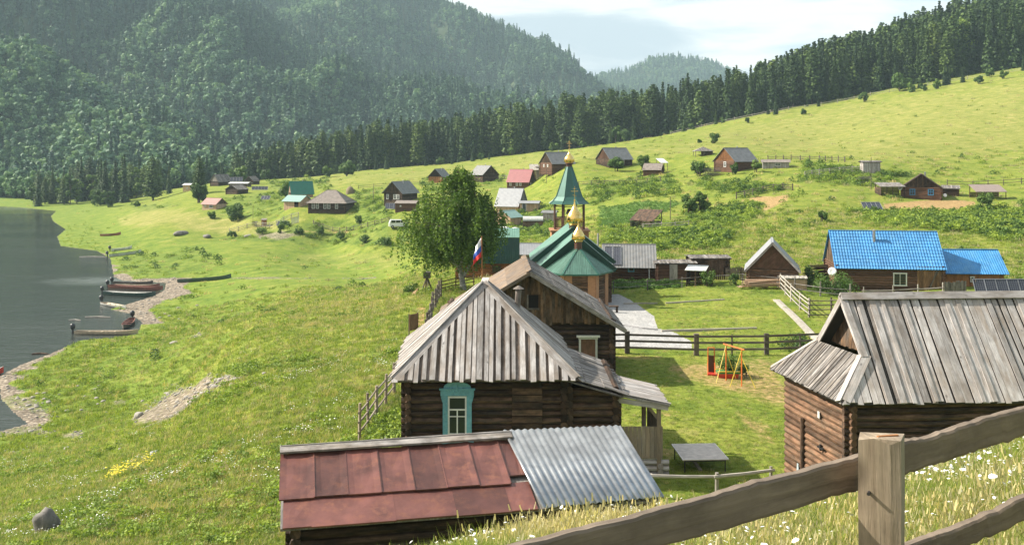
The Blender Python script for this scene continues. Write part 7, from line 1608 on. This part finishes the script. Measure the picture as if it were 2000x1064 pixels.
def flower(n, h, spread, rad, seed, mt):
    rs = np.random.RandomState(seed); VV = []; FF = []
    for i in range(n):
        a = rs.uniform(0, 6.28); r0 = spread * math.sqrt(rs.uniform()); c = np.array([math.cos(a) * r0, math.sin(a) * r0, h * rs.uniform(.6, 1.1)]); k = len(VV); tl_ = rs.normal(size=2) * .25
        for q in range(6): t_ = q * math.pi / 3; VV.append(c + np.array([math.cos(t_) * rad, math.sin(t_) * rad, (math.cos(t_) * tl_[0] + math.sin(t_) * tl_[1]) * rad]))
        VV.append(c + np.array([0, 0, rad * .3])); FF += [(k + q, k + (q + 1) % 6, k + 6, k + 6) for q in range(6)]
        
    FF = [f if f[2] != f[3] else f for f in FF]; me = bpy.data.meshes.new('k'); me.from_pydata([tuple(v_) for v_ in VV], [], [f if f[2] != f[3] else f[:3] for f in FF]); a = me.attributes.new('rnd', 'FLOAT', 'FACE'); a.data.foreach_set('value', np.full(len(me.polygons), .7, np.float32)); me.materials.append(MT[mt]); return bpy.data.objects.new('k', me)
FOOT = []     # keep growth out of the buildings
for o in list(bpy.data.objects):
    if o.get('category') in ('house', 'hut', 'shed', 'barn', 'cottage', 'annex', 'church', 'coop', 'greenhouse', 'porch', 'gazebo', 'van', 'outhouse') and o.location.y > 0:
        xs = []; ys = []
        for ch_ in o.children:
            if ch_.type == 'MESH' and ch_.name.split('.')[0] in ('wall', 'body', 'base', 'end_wall', 'tower_base', 'apse_wall', 'annex_wall', 'enclosure', 'porch_floor', 'patched_logs'):
                Mx = Matrix.Translation(o.location) @ Matrix.Rotation(o.rotation_euler.z, 4, 'Z')
                for c in ch_.bound_box: p = Mx @ Vector(c); xs.append(p.x); ys.append(p.y)
        if xs: FOOT.append((min(xs), max(xs), min(ys), max(ys)))
FOOT += [(9.9, 18, 29.6, 33.4), (-4.6, 3.4, 20.1, 23.8)]
def sample(n, D0, D1, seed, keep, x0=-60, x1=2060, power=0.):
    """ground points whose density falls with distance as the eye sees it"""
    rs = np.random.RandomState(seed); px = rs.uniform(x0, x1, n); v_ = rs.uniform(0, 1, n); Y = D0 * (D1 / D0) ** v_ if power == 0 else (D0 ** power + (D1 ** power - D0 ** power) * v_) ** (1 / power); X = (px - 1000) * Y / F
    ok = np.ones(n, bool)
    for a, b_, c, d in FOOT: ok &= ~((X > a) & (X < b_) & (Y > c) & (Y < d))
    X, Y = X[ok], Y[ok]; Z = height(X, Y); M, sd = masks(X, Y, Z); k = keep(M, sd, X, Y, rs) & (sd > .3) & (Z > .02); return X[k], Y[k], Z[k], {c: M[c][k] for c in M}, rs
def spread(name, S_, srcs, idx, size, label, cat, tilt=.12):
    X, Y, Z, M, rs = S_; n = len(X); scatter(name, np.stack([X, Y, Z], 1), np.stack([rs.uniform(-tilt, tilt, n), rs.uniform(-tilt, tilt, n), rs.uniform(0, 6.28, n)], 1), np.repeat(size[:, None], 3, 1) * np.stack([rs.uniform(.8, 1.2, n), rs.uniform(.8, 1.2, n), rs.uniform(.7, 1.25, n)], 1), idx, srcs, label, cat)
noG = lambda M: (M['gravel'] < .45) & (M['path'] < .35)
# foreground meadow
S_ = sample(52000, 2.4, 22, 1, lambda M, sd, X, Y, rs: noG(M) & ((Y > 6) | (X > .4) | (rs.rand(len(X)) < .8)), power=1.0)
n = len(S_[0]); dryp = np.clip(S_[3]['dry'] * .8 + .18 + fbm(S_[0], S_[1], 2.5, 3, 61) * .25, 0, 1); isd = S_[4].rand(n) < dryp
near = [blades(30, .34, .009, .24, 1, 'grass_leaf', .6), blades(30, .28, .010, .26, 2, 'grass_leaf', .7), blades(26, .42, .007, .24, 3, 'dry_leaf', .6, heads=6), blades(26, .36, .007, .26, 4, 'dry_leaf', .6, heads=4)]
spread('grass', S_, near, np.where(isd, 2, 0) + S_[4].randint(0, 2, n), S_[4].uniform(.27, .52, n) * np.where(S_[4].rand(n) < .06, 1.6, 1), 'long meadow grass with dry seed heads on the near slope', 'grass')
S_ = sample(3000, 6.8, 20, 2, lambda M, sd, X, Y, rs: (rs.rand(len(X)) < np.clip(.16 + .5 * (fbm(X, Y, 1.6, 2, 62) > .25) + .2 * (X > 3), 0, .75)) & (X > -1), power=1.0)
n = len(S_[0]); spread('meadow_flowers', S_, [flower(3, .24, .10, .016, 1, 'petal'), flower(2, .22, .08, .019, 2, 'petal'), flower(5, .20, .12, .010, 3, 'petal')], S_[4].randint(0, 3, n), S_[4].uniform(.7, 1.15, n), 'small white daisies in the near grass', 'flowers')
# yard, bank and river meadow
mid = [blades(24, .20, .022, .26, 11, 'grass_leaf', .6), blades(24, .16, .024, .30, 12, 'grass_leaf', .6), blades(22, .26, .018, .26, 13, 'dry_leaf', .5), weed(60, .34, .36, .10, 14, 'weed_leaf'), weed(60, .26, .42, .09, 15, 'weed_leaf')]
def kmid(M, sd, X, Y, rs):
    yard = (X > -4) & (Y > 30) & (Y < 95); return noG(M) & (rs.rand(len(X)) < np.where(yard, .55, 1) * (1 - .85 * M['soil'])) & (rs.rand(len(X)) < .35 + .65 * ss(0, 6, sd))
S_ = sample(110000, 20, 150, 3, kmid, power=-.35); n = len(S_[0]); u = S_[4].rand(n); wp = np.clip(S_[3]['weed'] * .75 + .06 * (fbm(S_[0], S_[1], 7, 3, 63) > .3), 0, 1)
yard = (S_[0] > -4) & (S_[1] > 28) & (S_[1] < 95); wp = wp * np.where(yard, .6, 1)
ix_ = np.where(u < wp, 3 + S_[4].randint(0, 2, n), np.where(u < wp + .18 + .4 * S_[3]['dry'], 2, S_[4].randint(0, 2, n)))
spread('meadow_grass', S_, mid, ix_, np.clip((S_[1] / 45) ** .55, .7, 2.0) * S_[4].uniform(.6, 1.2, n) * np.where(yard, .50, 1), 'uneven green and straw coloured grass of the bank and yard', 'grass')
S_ = sample(1300, 30, 75, 4, lambda M, sd, X, Y, rs: (fbm(X, Y, 3.0, 2, 64) > .15) & (X < -3) & (rs.rand(len(X)) < .5), x1=900, power=-.3); n = len(S_[0])
spread('bank_flowers', S_, [flower(7, .22, .3, .020, 4, 'petal'), flower(9, .20, .35, .018, 5, 'petal')], S_[4].randint(0, 2, n), S_[4].uniform(.7, 1.3, n), 'tiny white flowers over the grassy river bank', 'flowers')
gx, gy, gz_ = ground_at(243, 930); rs_ = np.random.RandomState(5); n = 26; X, Y = gx + rs_.normal(size=n) * .5, gy + rs_.normal(size=n) * 1.2
spread('yellow_flowers', (X, Y, height(X, Y), {}, rs_), [flower(12, .5, .25, .035, 6, 'petal_yellow')], np.zeros(n, int), rs_.uniform(.7, 1.1, n), 'patch of bright yellow flowers on the lower bank', 'flowers')
# slopes and village: weeds and tall herbs
farw = [weed(80, .9, .9, .26, 21, 'weed_leaf'), weed(80, .7, 1.1, .26, 22, 'weed_leaf'), weed(70, 1.1, .8, .26, 23, 'bush_leaf'), blades(26, .55, .07, .7, 24, 'dry_leaf', .5), blades(26, .5, .08, .7, 25, 'grass_leaf', .5)]
def kfar(M, sd, X, Y, rs):
    p = np.where(Y > 230, .035, .08) + .62 * M['weed'] + .12 * (fbm(X, Y, 22, 3, 65) > .25) * (Y < 220); p = p * (1 - .95 * M['soil']) * (1 - .8 * M['crop']) * np.where(sd < 60, .35, 1)
    return noG(M) & (rs.rand(len(X)) < p)
S_ = sample(60000, 95, 460, 6, kfar, power=-.4); n = len(S_[0]); u = S_[4].rand(n); wp = S_[3]['weed'] * .95 + np.where(S_[1] > 220, .02, .10); ix_ = np.where(u < wp * .95, S_[4].randint(0, 3, n), 3 + S_[4].randint(0, 2, n))
spread('tall_herbs', S_, farw, ix_, np.clip((S_[1] / 170) ** .4, .7, 1.5) * S_[4].uniform(.45, 1.15, n), 'tall weeds and herbs on the village slope', 'weeds')
# crop rows
S_ = sample(16000, 80, 215, 7, lambda M, sd, X, Y, rs: (M['crop'] > .4) & (np.sin((X + Y * .6) * 5.5) > -.2), x0=1150, x1=1360, power=-.4); n = len(S_[0])
spread('potato_plants', S_, [weed(26, .42, .30, .14, 31, 'crop_leaf'), weed(26, .36, .34, .14, 32, 'crop_leaf')], S_[4].randint(0, 2, n), S_[4].uniform(.6, 1.0, n), 'rows of potato plants in the garden and field', 'crops')
# pebbles on the shore and in the gully
PB = [rock_mesh('k', .5, 50 + i, m_, None, (1, .85, .5), 1) for i, m_ in enumerate(('pale_rock', 'rock', 'pale_rock', 'rock'))]
S_ = sample(60000, 45, 225, 8, lambda M, sd, X, Y, rs: (M['gravel'] > .3) & (rs.rand(len(X)) < .42) & (fbm(X, Y, 3, 3, 68) > -.25), x1=760, power=-.3); n = len(S_[0])
spread('pebbles', S_, PB, S_[4].randint(0, 4, n), np.clip(S_[4].exponential(.13, n) + .05, .05, .5) * (S_[1] / 120) ** .4, 'grey pebbles and cobbles of the river shore and gully', 'pebbles', .4)
S_ = sample(9000, 60, 330, 9, lambda M, sd, X, Y, rs: (sd < 9) & (rs.rand(len(X)) < .6) & (M['gravel'] < .5), x1=420, power=-.3); n = len(S_[0])
spread('reeds', S_, [blades(26, .45, .05, .5, 41, 'grass_leaf', .4)], np.zeros(n, int), S_[4].uniform(.5, 1.1, n), 'low reeds and sedge along the waterline', 'reeds')
# ------------------------------------------------------------------ the air between
m = bpy.data.materials.new('haze'); m.use_nodes = True; nt = m.node_tree
nt.nodes.remove(nt.nodes['Principled BSDF']); pv = N(nt, 'ShaderNodeVolumePrincipled')
pv.inputs['Color'].default_value = (.66, .90, 1, 1); pv.inputs['Density'].default_value = .00015; pv.inputs['Anisotropy'].default_value = .0
nt.links.new(pv.outputs[0], nt.nodes['Material Output'].inputs['Volume']); MT['haze'] = m
mb = MB(); mb.box(-1900, 2100, -120, 3900, -5, 760); tag(mb.build('haze', 'haze'), 'thin bluish haze filling the valley', 'haze', None, 'stuff')
